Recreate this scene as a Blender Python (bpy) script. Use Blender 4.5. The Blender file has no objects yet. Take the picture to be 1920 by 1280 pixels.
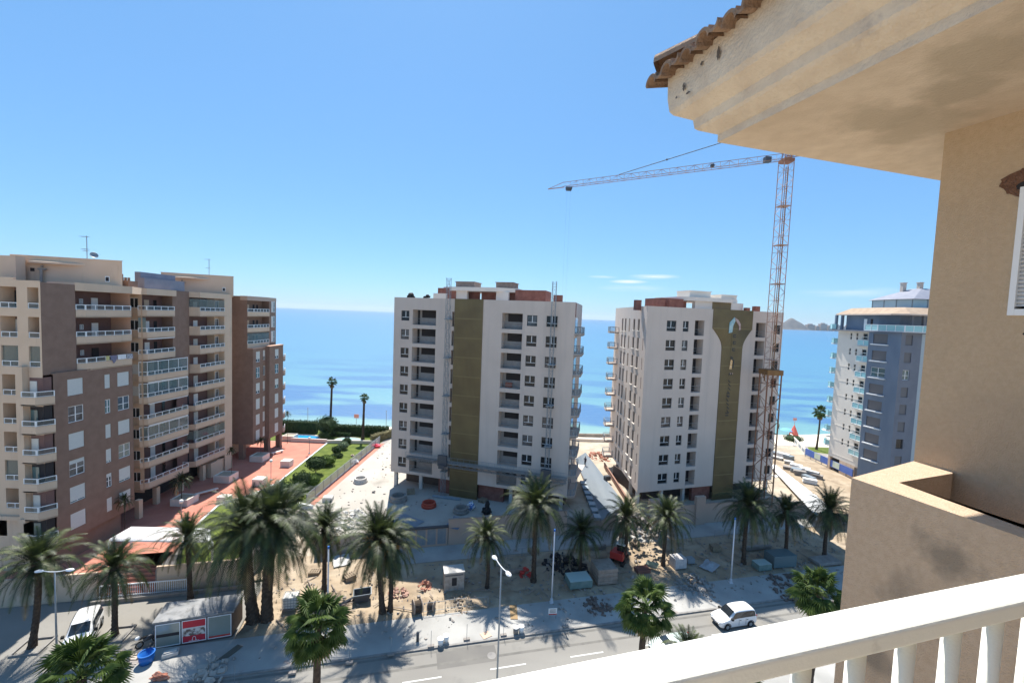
import bpy, bmesh, math, random
from mathutils import Vector, Matrix, noise
R = math.radians
random.seed(7)
SC = bpy.context.scene
COL = SC.collection

# ------------------------------------------------------------------ camera
EYE = Vector((0, 0, 31.5)); FPX = 807.0; PITCH = R(3.44); ROLL = math.atan(0.038)
_fw = Vector((0, math.cos(PITCH), -math.sin(PITCH))); _rt0 = Vector((1, 0, 0)); _up0 = _rt0.cross(_fw)
_rt = _rt0 * math.cos(ROLL) + _up0 * math.sin(ROLL); _up = -_rt0 * math.sin(ROLL) + _up0 * math.cos(ROLL)
cam = bpy.data.cameras.new('camera'); camo = bpy.data.objects.new('camera', cam); COL.objects.link(camo)
m3 = Matrix((_rt, _up, -_fw)).transposed()
camo.matrix_world = Matrix.Translation(EYE) @ m3.to_4x4()
cam.sensor_width = 36.0; cam.lens = 36.0 * FPX / 1920.0; cam.clip_start = 0.05; cam.clip_end = 60000
SC.camera = camo

# ------------------------------------------------------------------ sun, sky, exposure
SUN_EL = R(57.7); SUN_AZ = R(-12.5)          # azimuth measured from +Y towards +X
sdir = Vector((math.sin(SUN_AZ) * math.cos(SUN_EL), math.cos(SUN_AZ) * math.cos(SUN_EL), math.sin(SUN_EL)))
sl = bpy.data.lights.new('sun', 'SUN'); sl.energy = 5.0; sl.angle = R(0.5); sl.color = (1.0, 0.95, 0.87)
so = bpy.data.objects.new('sun', sl); so.rotation_euler = sdir.to_track_quat('Z', 'Y').to_euler(); so.location = (0, 0, 80); COL.objects.link(so)
W = bpy.data.worlds.new('World'); SC.world = W; W.use_nodes = True
wn = W.node_tree; wn.nodes.clear()
wo = wn.nodes.new('ShaderNodeOutputWorld'); bg = wn.nodes.new('ShaderNodeBackground'); sky = wn.nodes.new('ShaderNodeTexSky')
sky.sky_type = 'NISHITA'; sky.sun_disc = False; sky.sun_elevation = SUN_EL; sky.sun_rotation = SUN_AZ
sky.air_density = 1.0; sky.dust_density = 0.3; sky.ozone_density = 2.6; sky.altitude = 0
bg.inputs['Strength'].default_value = 0.078
# a few thin wisps of cloud low over the sea
tc = wn.nodes.new('ShaderNodeTexCoord'); mp = wn.nodes.new('ShaderNodeMapping'); mp.inputs['Scale'].default_value = (5, 5, 60)
nz = wn.nodes.new('ShaderNodeTexNoise'); nz.inputs['Scale'].default_value = 2.2; nz.inputs['Detail'].default_value = 5
wn.links.new(tc.outputs['Generated'], mp.inputs['Vector']); wn.links.new(mp.outputs['Vector'], nz.inputs['Vector'])
def wmath(op, a, b=None, clamp=False):
    n = wn.nodes.new('ShaderNodeMath'); n.operation = op; n.use_clamp = clamp
    for i, v in enumerate((a, b)):
        if v is None: continue
        if isinstance(v, (int, float)): n.inputs[i].default_value = v
        else: wn.links.new(v, n.inputs[i])
    return n.outputs[0]
def wisp(dx, dy, dz, rad, flat):
    d = Vector((dx, dy, dz)).normalized()
    s = wn.nodes.new('ShaderNodeVectorMath'); s.operation = 'SUBTRACT'; wn.links.new(tc.outputs['Generated'], s.inputs[0]); s.inputs[1].default_value = d
    q = wn.nodes.new('ShaderNodeVectorMath'); q.operation = 'MULTIPLY'; wn.links.new(s.outputs[0], q.inputs[0]); q.inputs[1].default_value = (1 / rad, 1 / rad, flat / rad)
    l = wn.nodes.new('ShaderNodeVectorMath'); l.operation = 'LENGTH'; wn.links.new(q.outputs[0], l.inputs[0])
    return wmath('SUBTRACT', 1.0, l.outputs['Value'], True)
def pxdir(x, y): return (_fw + _rt * ((x - 960) / FPX) + _up * ((640 - y) / FPX)).normalized()
mask = None
for (x, y, r_, f_) in ((1225, 519, .06, 9), (1178, 528, .045, 9), (1130, 519, .035, 9), (1600, 548, .09, 8), (1190, 541, .09, 9)):
    k = wisp(*pxdir(x, y), r_, f_)
    if y > 535: k = wmath('MULTIPLY', k, 0.35)
    mask = k if mask is None else wmath('ADD', mask, k, True)
cl = wmath('MULTIPLY', mask, wmath('MULTIPLY', wmath('SUBTRACT', nz.outputs['Fac'], 0.33, True), 4.0, True), True)
mx = wn.nodes.new('ShaderNodeMix'); mx.data_type = 'RGBA'; wn.links.new(cl, mx.inputs['Factor'])
tint = wn.nodes.new('ShaderNodeMix'); tint.data_type = 'RGBA'; tint.blend_type = 'MULTIPLY'; tint.inputs['Factor'].default_value = 1.0
wn.links.new(sky.outputs[0], tint.inputs['A']); tint.inputs['B'].default_value = (0.68, 0.88, 0.98, 1)
flat = wn.nodes.new('ShaderNodeMix'); flat.data_type = 'RGBA'; flat.inputs['Factor'].default_value = 0.42      # bright, even midday blue
wn.links.new(tint.outputs['Result'], flat.inputs['A']); flat.inputs['B'].default_value = (1.75, 4.3, 8.4, 1)
wn.links.new(flat.outputs['Result'], mx.inputs['A']); mx.inputs['B'].default_value = (7.5, 8.0, 8.4, 1)
wn.links.new(mx.outputs['Result'], bg.inputs['Color']); wn.links.new(bg.outputs[0], wo.inputs['Surface'])
vs = SC.view_settings; vs.view_transform = 'Standard'; vs.look = 'None'; vs.exposure = 0.85; vs.gamma = 1.0
SC.render.engine = 'CYCLES'
SC.cycles.max_bounces = 8; SC.cycles.diffuse_bounces = 4; SC.cycles.transparent_max_bounces = 12

def at(x, y, z):                     # the point where the line of sight of photo pixel (x, y) reaches height z
    d = _fw + _rt * ((x - 960) / FPX) + _up * ((640 - y) / FPX)
    return EYE + d * ((z - EYE.z) / d.z)
def atY(x, y, Y):
    d = _fw + _rt * ((x - 960) / FPX) + _up * ((640 - y) / FPX)
    return EYE + d * (Y / d.y)
SD = R(13.3); US = Vector((math.cos(SD), math.sin(SD), 0)); VS = Vector((-US.y, US.x, 0))
def st(s, t, z=0.0): return US * s + VS * t + Vector((0, 0, z))      # street frame: s along the kerb, t across

# ------------------------------------------------------------------ materials
MATS = {}
def mat(name, col, rough=0.8, col2=None, scale=3.0, bump=0.0, bscale=None, metal=0.0, spec=0.3, stretch=None, contrast=(0.35, 0.65), dirt=None, detail=6, transl=0.0, coat=0.0, dstretch=None):
    if name in MATS: return MATS[name]
    m = bpy.data.materials.new(name); m.use_nodes = True; nt = m.node_tree; b = nt.nodes['Principled BSDF']
    b.inputs['Base Color'].default_value = (*col, 1); b.inputs['Roughness'].default_value = rough
    b.inputs['Metallic'].default_value = metal; b.inputs['Specular IOR Level'].default_value = spec
    if coat: b.inputs['Coat Weight'].default_value = coat
    g = nt.nodes.new('ShaderNodeTexCoord'); mpn = nt.nodes.new('ShaderNodeMapping'); nt.links.new(g.outputs['Object'], mpn.inputs['Vector'])
    if stretch: mpn.inputs['Scale'].default_value = stretch
    colout = None
    if col2:
        n = nt.nodes.new('ShaderNodeTexNoise'); n.inputs['Scale'].default_value = scale; n.inputs['Detail'].default_value = detail; nt.links.new(mpn.outputs[0], n.inputs['Vector'])
        r = nt.nodes.new('ShaderNodeValToRGB'); r.color_ramp.elements[0].position = contrast[0]; r.color_ramp.elements[1].position = contrast[1]
        r.color_ramp.elements[0].color = (*col, 1); r.color_ramp.elements[1].color = (*col2, 1)
        nt.links.new(n.outputs['Fac'], r.inputs['Fac']); colout = r.outputs['Color']
    if dirt:
        dc, dsc, lo, hi = dirt
        n = nt.nodes.new('ShaderNodeTexNoise'); n.inputs['Scale'].default_value = dsc; n.inputs['Detail'].default_value = 8; n.inputs['Roughness'].default_value = .65
        if dstretch: dm = nt.nodes.new('ShaderNodeMapping'); dm.inputs['Scale'].default_value = dstretch; nt.links.new(g.outputs['Object'], dm.inputs['Vector']); nt.links.new(dm.outputs[0], n.inputs['Vector'])
        else: nt.links.new(g.outputs['Object'], n.inputs['Vector'])
        r = nt.nodes.new('ShaderNodeValToRGB'); r.color_ramp.elements[0].position = lo; r.color_ramp.elements[1].position = hi
        r.color_ramp.elements[0].color = (0, 0, 0, 1); r.color_ramp.elements[1].color = (1, 1, 1, 1); nt.links.new(n.outputs['Fac'], r.inputs['Fac'])
        mm = nt.nodes.new('ShaderNodeMix'); mm.data_type = 'RGBA'; nt.links.new(r.outputs['Color'], mm.inputs['Factor'])
        if colout: nt.links.new(colout, mm.inputs['A'])
        else: mm.inputs['A'].default_value = (*col, 1)
        mm.inputs['B'].default_value = (*dc, 1); colout = mm.outputs['Result']
    if colout: nt.links.new(colout, b.inputs['Base Color'])
    if bump:
        n = nt.nodes.new('ShaderNodeTexNoise'); n.inputs['Scale'].default_value = bscale or scale * 8; n.inputs['Detail'].default_value = 6; nt.links.new(mpn.outputs[0], n.inputs['Vector'])
        bp = nt.nodes.new('ShaderNodeBump'); bp.inputs['Strength'].default_value = bump; bp.inputs['Distance'].default_value = 0.05
        nt.links.new(n.outputs['Fac'], bp.inputs['Height']); nt.links.new(bp.outputs[0], b.inputs['Normal'])
    if transl:
        t = nt.nodes.new('ShaderNodeBsdfTranslucent'); ms = nt.nodes.new('ShaderNodeMixShader'); ms.inputs[0].default_value = transl
        if colout: nt.links.new(colout, t.inputs['Color'])
        else: t.inputs['Color'].default_value = (*col, 1)
        nt.links.new(b.outputs[0], ms.inputs[1]); nt.links.new(t.outputs[0], ms.inputs[2]); nt.links.new(ms.outputs[0], nt.nodes['Material Output'].inputs['Surface'])
    MATS[name] = m; return m

M_stucco = mat('tan_stucco', (.50, .365, .25), .95, (.55, .41, .29), 40, .38, 150, dirt=((.21, .165, .12), .9, .54, .72))
M_stucco2 = mat('tan_stucco_clean', (.52, .385, .25), .95, (.56, .42, .28), 45, .38, 160, dirt=((.42, .315, .215), 1.2, .5, .9))
M_soffit = mat('soffit_paint', (.68, .565, .435), .9, (.60, .49, .37), 9, .25, 90, dirt=((.50, .39, .28), .9, .50, .75))
M_cornice = mat('cornice_paint', (.60, .49, .37), .9, (.70, .59, .45), 7, .35, 60, dirt=((.40, .32, .26), 3.5, .58, .75), stretch=(1, 1, 1))
M_tile = mat('clay_tile', (.24, .16, .11), .95, (.36, .24, .16), 6, .4, 60)
M_rail = mat('white_rail_paint', (.80, .795, .71), .4, spec=.4, dirt=((.50, .46, .38), 9, .60, .85), bump=.06, bscale=160)
M_facade = mat('pale_render', (.585, .49, .42), .9, (.615, .52, .45), .35, .08, 30, dirt=((.50, .43, .38), .5, .52, .82), dstretch=(2.2, 2.2, .12))
M_facade_w = mat('white_render', (.72, .67, .60), .9, (.68, .63, .565), .4, .05, 30)

def add_stain(m, center, rad, col, squash=(1, 1, 1), thr=(.15, .75)):
    """a weather stain with its own outline at one place of a surface (object coordinates)"""
    nt = m.node_tree; b = nt.nodes['Principled BSDF']; src = b.inputs['Base Color'].links[0].from_socket if b.inputs['Base Color'].links else None
    g = nt.nodes.new('ShaderNodeTexCoord'); s_ = nt.nodes.new('ShaderNodeVectorMath'); s_.operation = 'SUBTRACT'; nt.links.new(g.outputs['Object'], s_.inputs[0]); s_.inputs[1].default_value = center
    q = nt.nodes.new('ShaderNodeVectorMath'); q.operation = 'MULTIPLY'; nt.links.new(s_.outputs[0], q.inputs[0]); q.inputs[1].default_value = [k / rad for k in squash]
    l = nt.nodes.new('ShaderNodeVectorMath'); l.operation = 'LENGTH'; nt.links.new(q.outputs[0], l.inputs[0])
    n = nt.nodes.new('ShaderNodeTexNoise'); n.inputs['Scale'].default_value = 1.6 / rad; n.inputs['Detail'].default_value = 7; nt.links.new(g.outputs['Object'], n.inputs['Vector'])
    a = nt.nodes.new('ShaderNodeMath'); a.operation = 'SUBTRACT'; a.inputs[0].default_value = 1.0; nt.links.new(l.outputs['Value'], a.inputs[1])
    c = nt.nodes.new('ShaderNodeMath'); c.operation = 'MULTIPLY_ADD'; nt.links.new(n.outputs['Fac'], c.inputs[0]); c.inputs[1].default_value = 1.6; nt.links.new(a.outputs[0], c.inputs[2])
    r = nt.nodes.new('ShaderNodeMapRange'); nt.links.new(c.outputs[0], r.inputs['Value']); r.inputs['From Min'].default_value = thr[0] + .8; r.inputs['From Max'].default_value = thr[1] + .8; r.inputs['To Max'].default_value = .7
    mm = nt.nodes.new('ShaderNodeMix'); mm.data_type = 'RGBA'; nt.links.new(r.outputs[0], mm.inputs['Factor']); mm.inputs['B'].default_value = (*col, 1)
    if src: nt.links.new(src, mm.inputs['A'])
    else: mm.inputs['A'].default_value = b.inputs['Base Color'].default_value
    nt.links.new(mm.outputs['Result'], b.inputs['Base Color'])
M_gold = None
M_beige = mat('beige_render', (.60, .45, .325), .95, (.64, .485, .355), .5, .1, 20, dirt=((.40, .30, .235), .6, .58, .85), dstretch=(2, 2, .25))
M_brown = mat('brown_brick', (.225, .145, .108), .95, (.255, .168, .128), 1.2, .2, 14, dirt=((.21, .135, .105), .3, .6, .85))
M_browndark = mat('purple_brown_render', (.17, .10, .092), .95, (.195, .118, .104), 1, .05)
M_blue = mat('blue_cladding', (.135, .18, .245), .7, (.18, .225, .29), .5, .05, 20, stretch=(1, 1, .3))
M_bluedk = mat('slate_cladding', (.15, .165, .20), .7, (.18, .195, .23), .5)
M_white = mat('white_paint', (.80, .80, .78), .5)
M_whitem = mat('white_metal', (.78, .79, .79), .4, spec=.5)
M_darkf = mat('dark_frame', (.05, .055, .06), .5)
M_glass = mat('window_glass', (.012, .016, .02), .08, spec=.35, col2=(.05, .055, .06), scale=.35, contrast=(.45, .7))
M_paneh = mat('painted_reflection_glass', (.10, .115, .13), .1, (.03, .035, .04), 1.2, spec=.5)  # paler noise tint stands in for sky reflected in some panes
M_panew = mat('dusty_glass', (.20, .17, .15), .3, (.06, .05, .045), 1.6, contrast=(.42, .56))
M_glass2 = mat('tinted_glass', (.05, .10, .11), .06, spec=.8, col2=(.10, .17, .17), scale=.3)
M_teal = mat('teal_glass', (.26, .50, .53), .12, spec=.7, col2=(.34, .58, .60), scale=.4)
M_shutter = mat('roller_shutter', (.66, .65, .60), .7, (.60, .59, .55), 2, stretch=(1, 1, 12))
M_greyshut = mat('grey_shutter', (.17, .16, .16), .7)
M_undercroft = mat('undercroft_shade_brown', (.085, .065, .055), .95, (.13, .10, .085), .6)
M_block = mat('shaded_blockwork', (.30, .28, .27), .95, (.36, .34, .32), 2)  # unfinished grey block, made darker to carry the loggia's shade
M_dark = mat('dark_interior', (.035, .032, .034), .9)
M_concrete = mat('concrete', (.46, .44, .41), .95, (.56, .54, .50), 1.2, .3, 25)
M_concdk = mat('weathered_concrete', (.24, .215, .195), .95, (.32, .29, .26), 1.5, .3, 25)
M_slab = mat('pale_concrete_slab', (.37, .34, .295), .95, (.44, .41, .365), .15, .15, 12, dirt=((.27, .25, .215), .22, .55, .72))
M_sand = mat('orange_sand', (.31, .235, .158), .98, (.40, .325, .235), .35, .6, 6, dirt=((.17, .125, .085), .5, .5, .75))
M_dirt = mat('sandy_dirt', (.36, .305, .23), .98, (.44, .38, .30), .3, .6, 6, dirt=((.25, .205, .15), .4, .5, .75))
M_beach = mat('beach_sand', (.62, .54, .42), .98, (.68, .61, .49), .5, .2, 8)
M_asphalt = mat('worn_asphalt', (.215, .203, .182), .92, (.255, .243, .218), .22, .25, 30, dirt=((.165, .158, .145), .35, .58, .8), stretch=(.35, 1, 1))
M_pave = mat('dusty_pavement', (.29, .283, .265), .95, (.39, .38, .355), .3, .2, 12, dirt=((.28, .20, .17), .28, .62, .70))
M_kerb = mat('kerb_stone', (.20, .19, .18), .95, (.28, .265, .245), 2)
M_line = mat('road_paint', (.70, .70, .66), .8, (.55, .54, .50), 3)
M_redtile = mat('red_paving', (.44, .165, .115), .85, (.49, .20, .14), .5, .05, 20, dirt=((.33, .13, .095), .15, .5, .8))
M_grass = mat('lawn_grass', (.068, .10, .012), .95, (.12, .155, .025), .8, .6, 18)
M_bush = mat('dark_leaves', (.022, .045, .014), .8, (.05, .085, .025), 2.5, transl=.15)
M_bush2 = mat('light_leaves', (.07, .12, .02), .8, (.12, .18, .035), 2.5, transl=.2)
M_palm = mat('date_frond', (.018, .030, .009), .55, (.080, .105, .028), 1.1, transl=.18, spec=.4, contrast=(.42, .62))  # paler noise tone puts the frond highlights into the colour
M_palmd = mat('dry_frond', (.12, .09, .045), .8, (.30, .22, .11), 2, transl=.2)
M_fan = mat('fan_frond', (.03, .062, .012), .55, (.12, .17, .045), 1.6, transl=.3, spec=.2)
M_trunk = mat('palm_trunk', (.045, .033, .025), .95, (.09, .066, .048), 5, .9, 14)
M_fruit = mat('date_fruit', (.42, .20, .04), .7, (.55, .28, .06), 6)
M_bark = mat('bark', (.10, .075, .05), .95)
M_crane = mat('crane_paint', (.24, .10, .06), .6, (.32, .16, .09), 1.5)
M_craneup = mat('faded_crane_paint', (.34, .20, .16), .6, (.42, .28, .22), 1.5)
M_craneg = mat('crane_collar_paint', (.28, .15, .05), .6, (.22, .10, .04), 2)
M_steel = mat('dark_steel', (.09, .10, .115), .5, metal=.4)
M_galv = mat('galvanised_steel', (.22, .26, .29), .5, (.28, .31, .33), 2, metal=.3)
M_brick = mat('hollow_brick', (.21, .085, .065), .9, (.28, .125, .095), 1.5, .2, 10)
M_red = mat('red_paint', (.52, .05, .04), .5)
M_poster = mat('poster_red', (.50, .03, .05), .5)
M_bluep = mat('blue_panel', (.075, .14, .42), .6, (.10, .17, .46), .8)
M_bluebin = mat('blue_plastic', (.01, .12, .42), .4)
M_greenc = mat('green_tarp', (.13, .20, .185), .7, (.18, .25, .23), 1.2)
M_timber = mat('grey_boards', (.24, .195, .16), .9, (.32, .265, .22), 2)
M_rubber = mat('black_rubber', (.02, .02, .02), .8)
M_carw = mat('white_car_paint', (.80, .80, .80), .25, spec=.6, coat=.6)
M_carg = mat('car_glass', (.015, .02, .025), .05, spec=.9)
M_orange = mat('orange_mesh', (.36, .12, .075), .8, (.40, .22, .16), 3)
M_pinkish = mat('pink_plaster', (.45, .34, .275), .9)
M_water = mat('pool_water', (.02, .26, .58), .08, (.05, .34, .66), .5, .1, 3, spec=.5)
M_waterp = mat('pale_pool_water', (.36, .60, .55), .12, (.42, .66, .60), .5, spec=.5)
M_metalroof = mat('metal_sheet', (.20, .235, .265), .5, (.28, .31, .335), .6, stretch=(1, .12, 1), metal=.15)
M_island = mat('scrub_hill', (.10, .10, .105), .95, (.14, .13, .12), .02)
M_town = mat('far_town', (.34, .24, .19), .9, (.42, .33, .28), .05)
M_skin = mat('skin', (.42, .26, .18), .6)
M_cloth = mat('dark_clothes', (.03, .035, .05), .9)

for c_, r_ in (((-.80, .73, 32.55), .30), ((-.54, .80, 32.55), .30), ((-.84, .20, 32.55), .34), ((-.70, .46, 32.55), .20)): add_stain(M_soffit, c_, r_, (.42, .345, .25), thr=(.25, .62))
add_stain(M_stucco, (-.75, .35, 30.35), .22, (.17, .145, .115), (1, 1, 1)); add_stain(M_stucco, (-.85, .4, 30.0), .16, (.19, .16, .125)); add_stain(M_stucco, (-.8, .2, 30.6), .14, (.2, .165, .125))
def gold_mat():
    m = bpy.data.materials.new('olive_metal_cladding'); m.use_nodes = True; nt = m.node_tree; b = nt.nodes['Principled BSDF']
    g = nt.nodes.new('ShaderNodeTexCoord'); s = nt.nodes.new('ShaderNodeSeparateXYZ'); nt.links.new(g.outputs['UV'], s.inputs[0])
    n = nt.nodes.new('ShaderNodeTexNoise'); n.inputs['Scale'].default_value = .35; nt.links.new(g.outputs['Object'], n.inputs['Vector'])
    r = nt.nodes.new('ShaderNodeValToRGB'); r.color_ramp.elements[0].color = (.135, .098, .044, 1); r.color_ramp.elements[1].color = (.185, .138, .060, 1)
    r.color_ramp.elements[0].position = .3; r.color_ramp.elements[1].position = .7
    nt.links.new(n.outputs['Fac'], r.inputs['Fac']); nt.links.new(r.outputs[0], b.inputs['Base Color'])
    b.inputs['Roughness'].default_value = .45; b.inputs['Metallic'].default_value = .15
    return m
M_gold = gold_mat()
M_goldband = mat('olive_joint', (.23, .18, .085), .5)

# ------------------------------------------------------------------ mesh builder (world coordinates)
def Fr(p, q=None, z=0.0, ang=None):
    """frame with local x from p to q, y to the left of it (into a wall seen from its right), z up"""
    p = Vector((p[0], p[1], p[2] if len(p) > 2 else z))
    if ang is None: d = Vector((q[0] - p.x, q[1] - p.y, 0)).normalized()
    else: d = Vector((math.cos(ang), math.sin(ang), 0))
    y = Vector((-d.y, d.x, 0))
    return Matrix(((d.x, y.x, 0, p.x), (d.y, y.y, 0, p.y), (0, 0, 1, p.z), (0, 0, 0, 1)))
def dist2(p, q): return math.hypot(q[0] - p[0], q[1] - p[1])
I4 = Matrix.Identity(4)
class MB:
    def __init__(s, M=None): s.v = []; s.f = []; s.M = M or I4; s.smooth = False
    def P(s, pts):
        i = len(s.v); s.v += [tuple(s.M @ Vector(p)) for p in pts]; return i
    def quad(s, a, b, c, d): i = s.P((a, b, c, d)); s.f.append((i, i + 1, i + 2, i + 3))
    def tri(s, a, b, c): i = s.P((a, b, c)); s.f.append((i, i + 1, i + 2))
    def box(s, x0, x1, y0, y1, z0, z1):
        i = s.P([(x, y, z) for z in (z0, z1) for x, y in ((x0, y0), (x1, y0), (x1, y1), (x0, y1))])
        s.f += [(i + 3, i + 2, i + 1, i), (i + 4, i + 5, i + 6, i + 7)] + [(i + k, i + (k + 1) % 4, i + 4 + (k + 1) % 4, i + 4 + k) for k in range(4)]
    def prism(s, poly, z0, z1, top=True, bot=True):
        n = len(poly); i = s.P([(p[0], p[1], z0) for p in poly] + [(p[0], p[1], z1) for p in poly])
        if bot: s.f.append(tuple(i + k for k in reversed(range(n))))
        if top: s.f.append(tuple(i + n + k for k in range(n)))
        s.f += [(i + k, i + (k + 1) % n, i + n + (k + 1) % n, i + n + k) for k in range(n)]
    def tube(s, p, q, r, n=6, r2=None, cap=True):
        p = Vector(p); q = Vector(q); d = q - p
        if d.length < 1e-6: return
        d.normalize(); a = d.orthogonal().normalized(); b = d.cross(a); r2 = r if r2 is None else r2
        i = s.P([p + (a * math.cos(t) + b * math.sin(t)) * r for t in [2 * math.pi * k / n for k in range(n)]] + [q + (a * math.cos(t) + b * math.sin(t)) * r2 for t in [2 * math.pi * k / n for k in range(n)]])
        s.f += [(i + k, i + (k + 1) % n, i + n + (k + 1) % n, i + n + k) for k in range(n)]
        if cap: s.f += [tuple(i + k for k in reversed(range(n))), tuple(i + n + k for k in range(n))]
    def path(s, pts, r, n=6):
        for a, b in zip(pts, pts[1:]): s.tube(a, b, r, n)
    def lathe(s, prof, c=(0, 0, 0), n=16):
        k = len(prof); i = s.P([(c[0] + r * math.cos(2 * math.pi * j / n), c[1] + r * math.sin(2 * math.pi * j / n), c[2] + z) for j in range(n) for r, z in prof])
        for j in range(n):
            for m in range(k - 1):
                a = i + j * k + m; b = i + ((j + 1) % n) * k + m; s.f.append((a, b, b + 1, a + 1))
    def blob(s, c, r, sz=(1, 1, 1), seed=0, amp=.25, n=3):
        bm = bmesh.new(); bmesh.ops.create_icosphere(bm, subdivisions=n, radius=1)
        o = len(s.v)
        for v in bm.verts:
            k = 1 + amp * noise.noise(v.co * 1.7 + Vector((seed * 3.1, seed, 0)))
            s.v.append(tuple(s.M @ Vector((c[0] + v.co.x * r * sz[0] * k, c[1] + v.co.y * r * sz[1] * k, c[2] + v.co.z * r * sz[2] * k))))
        bm.verts.index_update()
        for f in bm.faces: s.f.append(tuple(o + v.index for v in f.verts))
        bm.free()
    def mesh(s, name, m, smooth=False):
        me = bpy.data.meshes.new(name); me.from_pydata(s.v, [], s.f); me.materials.append(m); me.update()
        if smooth or s.smooth: me.polygons.foreach_set('use_smooth', [True] * len(me.polygons))
        return me
    def build(s, name, m, parent=None, smooth=False, kind=None, bevel=0):
        base = wloc(parent) if parent else Vector((0, 0, 0))
        if base.length: s.v = [(x - base.x, y - base.y, z - base.z) for x, y, z in s.v]
        o = bpy.data.objects.new(name, s.mesh(name, m, smooth)); COL.objects.link(o)
        if parent: o.parent = parent
        if kind: o['kind'] = kind
        if bevel:
            b = o.modifiers.new('bevel', 'BEVEL'); b.width = bevel; b.segments = 2; b.limit_method = 'ANGLE'
        return o
def wloc(o):
    v = Vector((0, 0, 0))
    while o: v = v + o.location; o = o.parent
    return v
def thing(name, label, cat, loc, group=None):
    o = bpy.data.objects.new(name, None); COL.objects.link(o); o.location = loc; o.empty_display_size = .2
    return tag(o, label, cat, group)
def tag(o, label, cat, group=None):
    o['label'] = label; o['category'] = cat
    if group: o['group'] = group
    return o
def inst(name, me, parent, M):
    """object sharing mesh data, placed by world matrix M under an un-rotated parent"""
    o = bpy.data.objects.new(name, me); COL.objects.link(o); o.parent = parent
    o.matrix_local = Matrix.Translation(-wloc(parent)) @ M if parent else M
    return o
def copy_thing(root, loc, rz=0, scale=1, label=None):
    r = root.copy(); COL.objects.link(r); r.location = loc; r.rotation_euler = (0, 0, rz); r.scale = (scale,) * 3
    if label: r['label'] = label
    for ch in root.children:
        c = ch.copy(); COL.objects.link(c); c.parent = r
        for g in ch.children:
            d = g.copy(); COL.objects.link(d); d.parent = c
    return r

# ------------------------------------------------------------------ building kit
def punch(mb, F, L, z0, z1, ops):
    """a wall of length L in frame F with openings (x0, x1, za, zb, depth): front faces plus reveals"""
    old = mb.M; mb.M = F
    xs = sorted({0, L, *[v for o in ops for v in o[:2]]}); zs = sorted({z0, z1, *[v for o in ops for v in o[2:4]]})
    for i in range(len(xs) - 1):
        j = 0
        while j < len(zs) - 1:
            xm = (xs[i] + xs[i + 1]) / 2
            def hole(j):
                zm = (zs[j] + zs[j + 1]) / 2
                return any(o[0] < xm < o[1] and o[2] < zm < o[3] for o in ops)
            if hole(j): j += 1; continue
            k = j
            while k + 1 < len(zs) - 1 and not hole(k + 1): k += 1
            mb.quad((xs[i], 0, zs[j]), (xs[i + 1], 0, zs[j]), (xs[i + 1], 0, zs[k + 1]), (xs[i], 0, zs[k + 1])); j = k + 1
    for x0, x1, za, zb, d in ops:
        mb.quad((x0, 0, za), (x0, d, za), (x0, d, zb), (x0, 0, zb)); mb.quad((x1, d, za), (x1, 0, za), (x1, 0, zb), (x1, d, zb))
        mb.quad((x0, 0, za), (x1, 0, za), (x1, d, za), (x0, d, za)); mb.quad((x0, d, zb), (x1, d, zb), (x1, 0, zb), (x0, 0, zb))
    mb.M = old
WC = {}
PANE_RNG = random.Random(31)
def window_meshes(w, h, kind, var=0):
    key = (round(w, 2), round(h, 2), kind, var)
    if key in WC: return WC[key]
    t = .07; f = MB(); f.box(0, w, 0, .07, 0, t); f.box(0, w, 0, .07, h - t, h); f.box(0, t, 0, .07, t, h - t); f.box(w - t, w, 0, .07, t, h - t)
    parts = []
    if kind == 'cross':       # dark frame, pale sashes: one mullion and a low transom
        b = MB(); b.box(w / 2 - .045, w / 2 + .045, .015, .06, h * .34 + .03, h - t); b.box(t, w - t, .012, .062, h * .34 - .03, h * .34 + .03)
        parts.append(('sash', b.mesh('sash', M_whitem)))
    elif kind == 'white':     # white frame with a cross
        b = MB(); b.box(w / 2 - .05, w / 2 + .05, .015, .06, t, h - t); b.box(t, w / 2 - .05, .012, .062, h * .45 - .03, h * .45 + .03); b.box(w / 2 + .05, w - t, .012, .062, h * .45 - .03, h * .45 + .03)
        parts.append(('sash', b.mesh('sash', M_whitem)))
    elif kind == 'mid':
        b = MB(); b.box(w / 2 - .04, w / 2 + .04, .015, .06, t, h - t); parts.append(('sash', b.mesh('sash', M_whitem)))
    p = MB(); p.quad((t * .5, .04, t * .5), (w - t * .5, .04, t * .5), (w - t * .5, .04, h - t * .5), (t * .5, .04, h - t * .5)); parts.append(('pane', p.mesh('pane', (M_glass2 if kind == 'white' else M_glass, M_paneh, M_panew)[var])))
    WC[key] = (f.mesh('window', M_whitem if kind in ('white', 'mid') else M_darkf), parts); return WC[key]
def window(parent, F, x, z, w, h, kind, y=.16, jit=True):
    fm, parts = window_meshes(w, h, kind, PANE_RNG.choice((0, 0, 0, 1, 2)) if kind == 'cross' else PANE_RNG.choice((0, 0, 1)) if kind == 'white' else 0)
    M = F @ Matrix.Translation((x, y, z)); o = inst('window', fm, parent, M)
    for n, me in parts:
        c = bpy.data.objects.new(n, me); COL.objects.link(c); c.parent = o
    return o
SHC = {}
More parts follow.
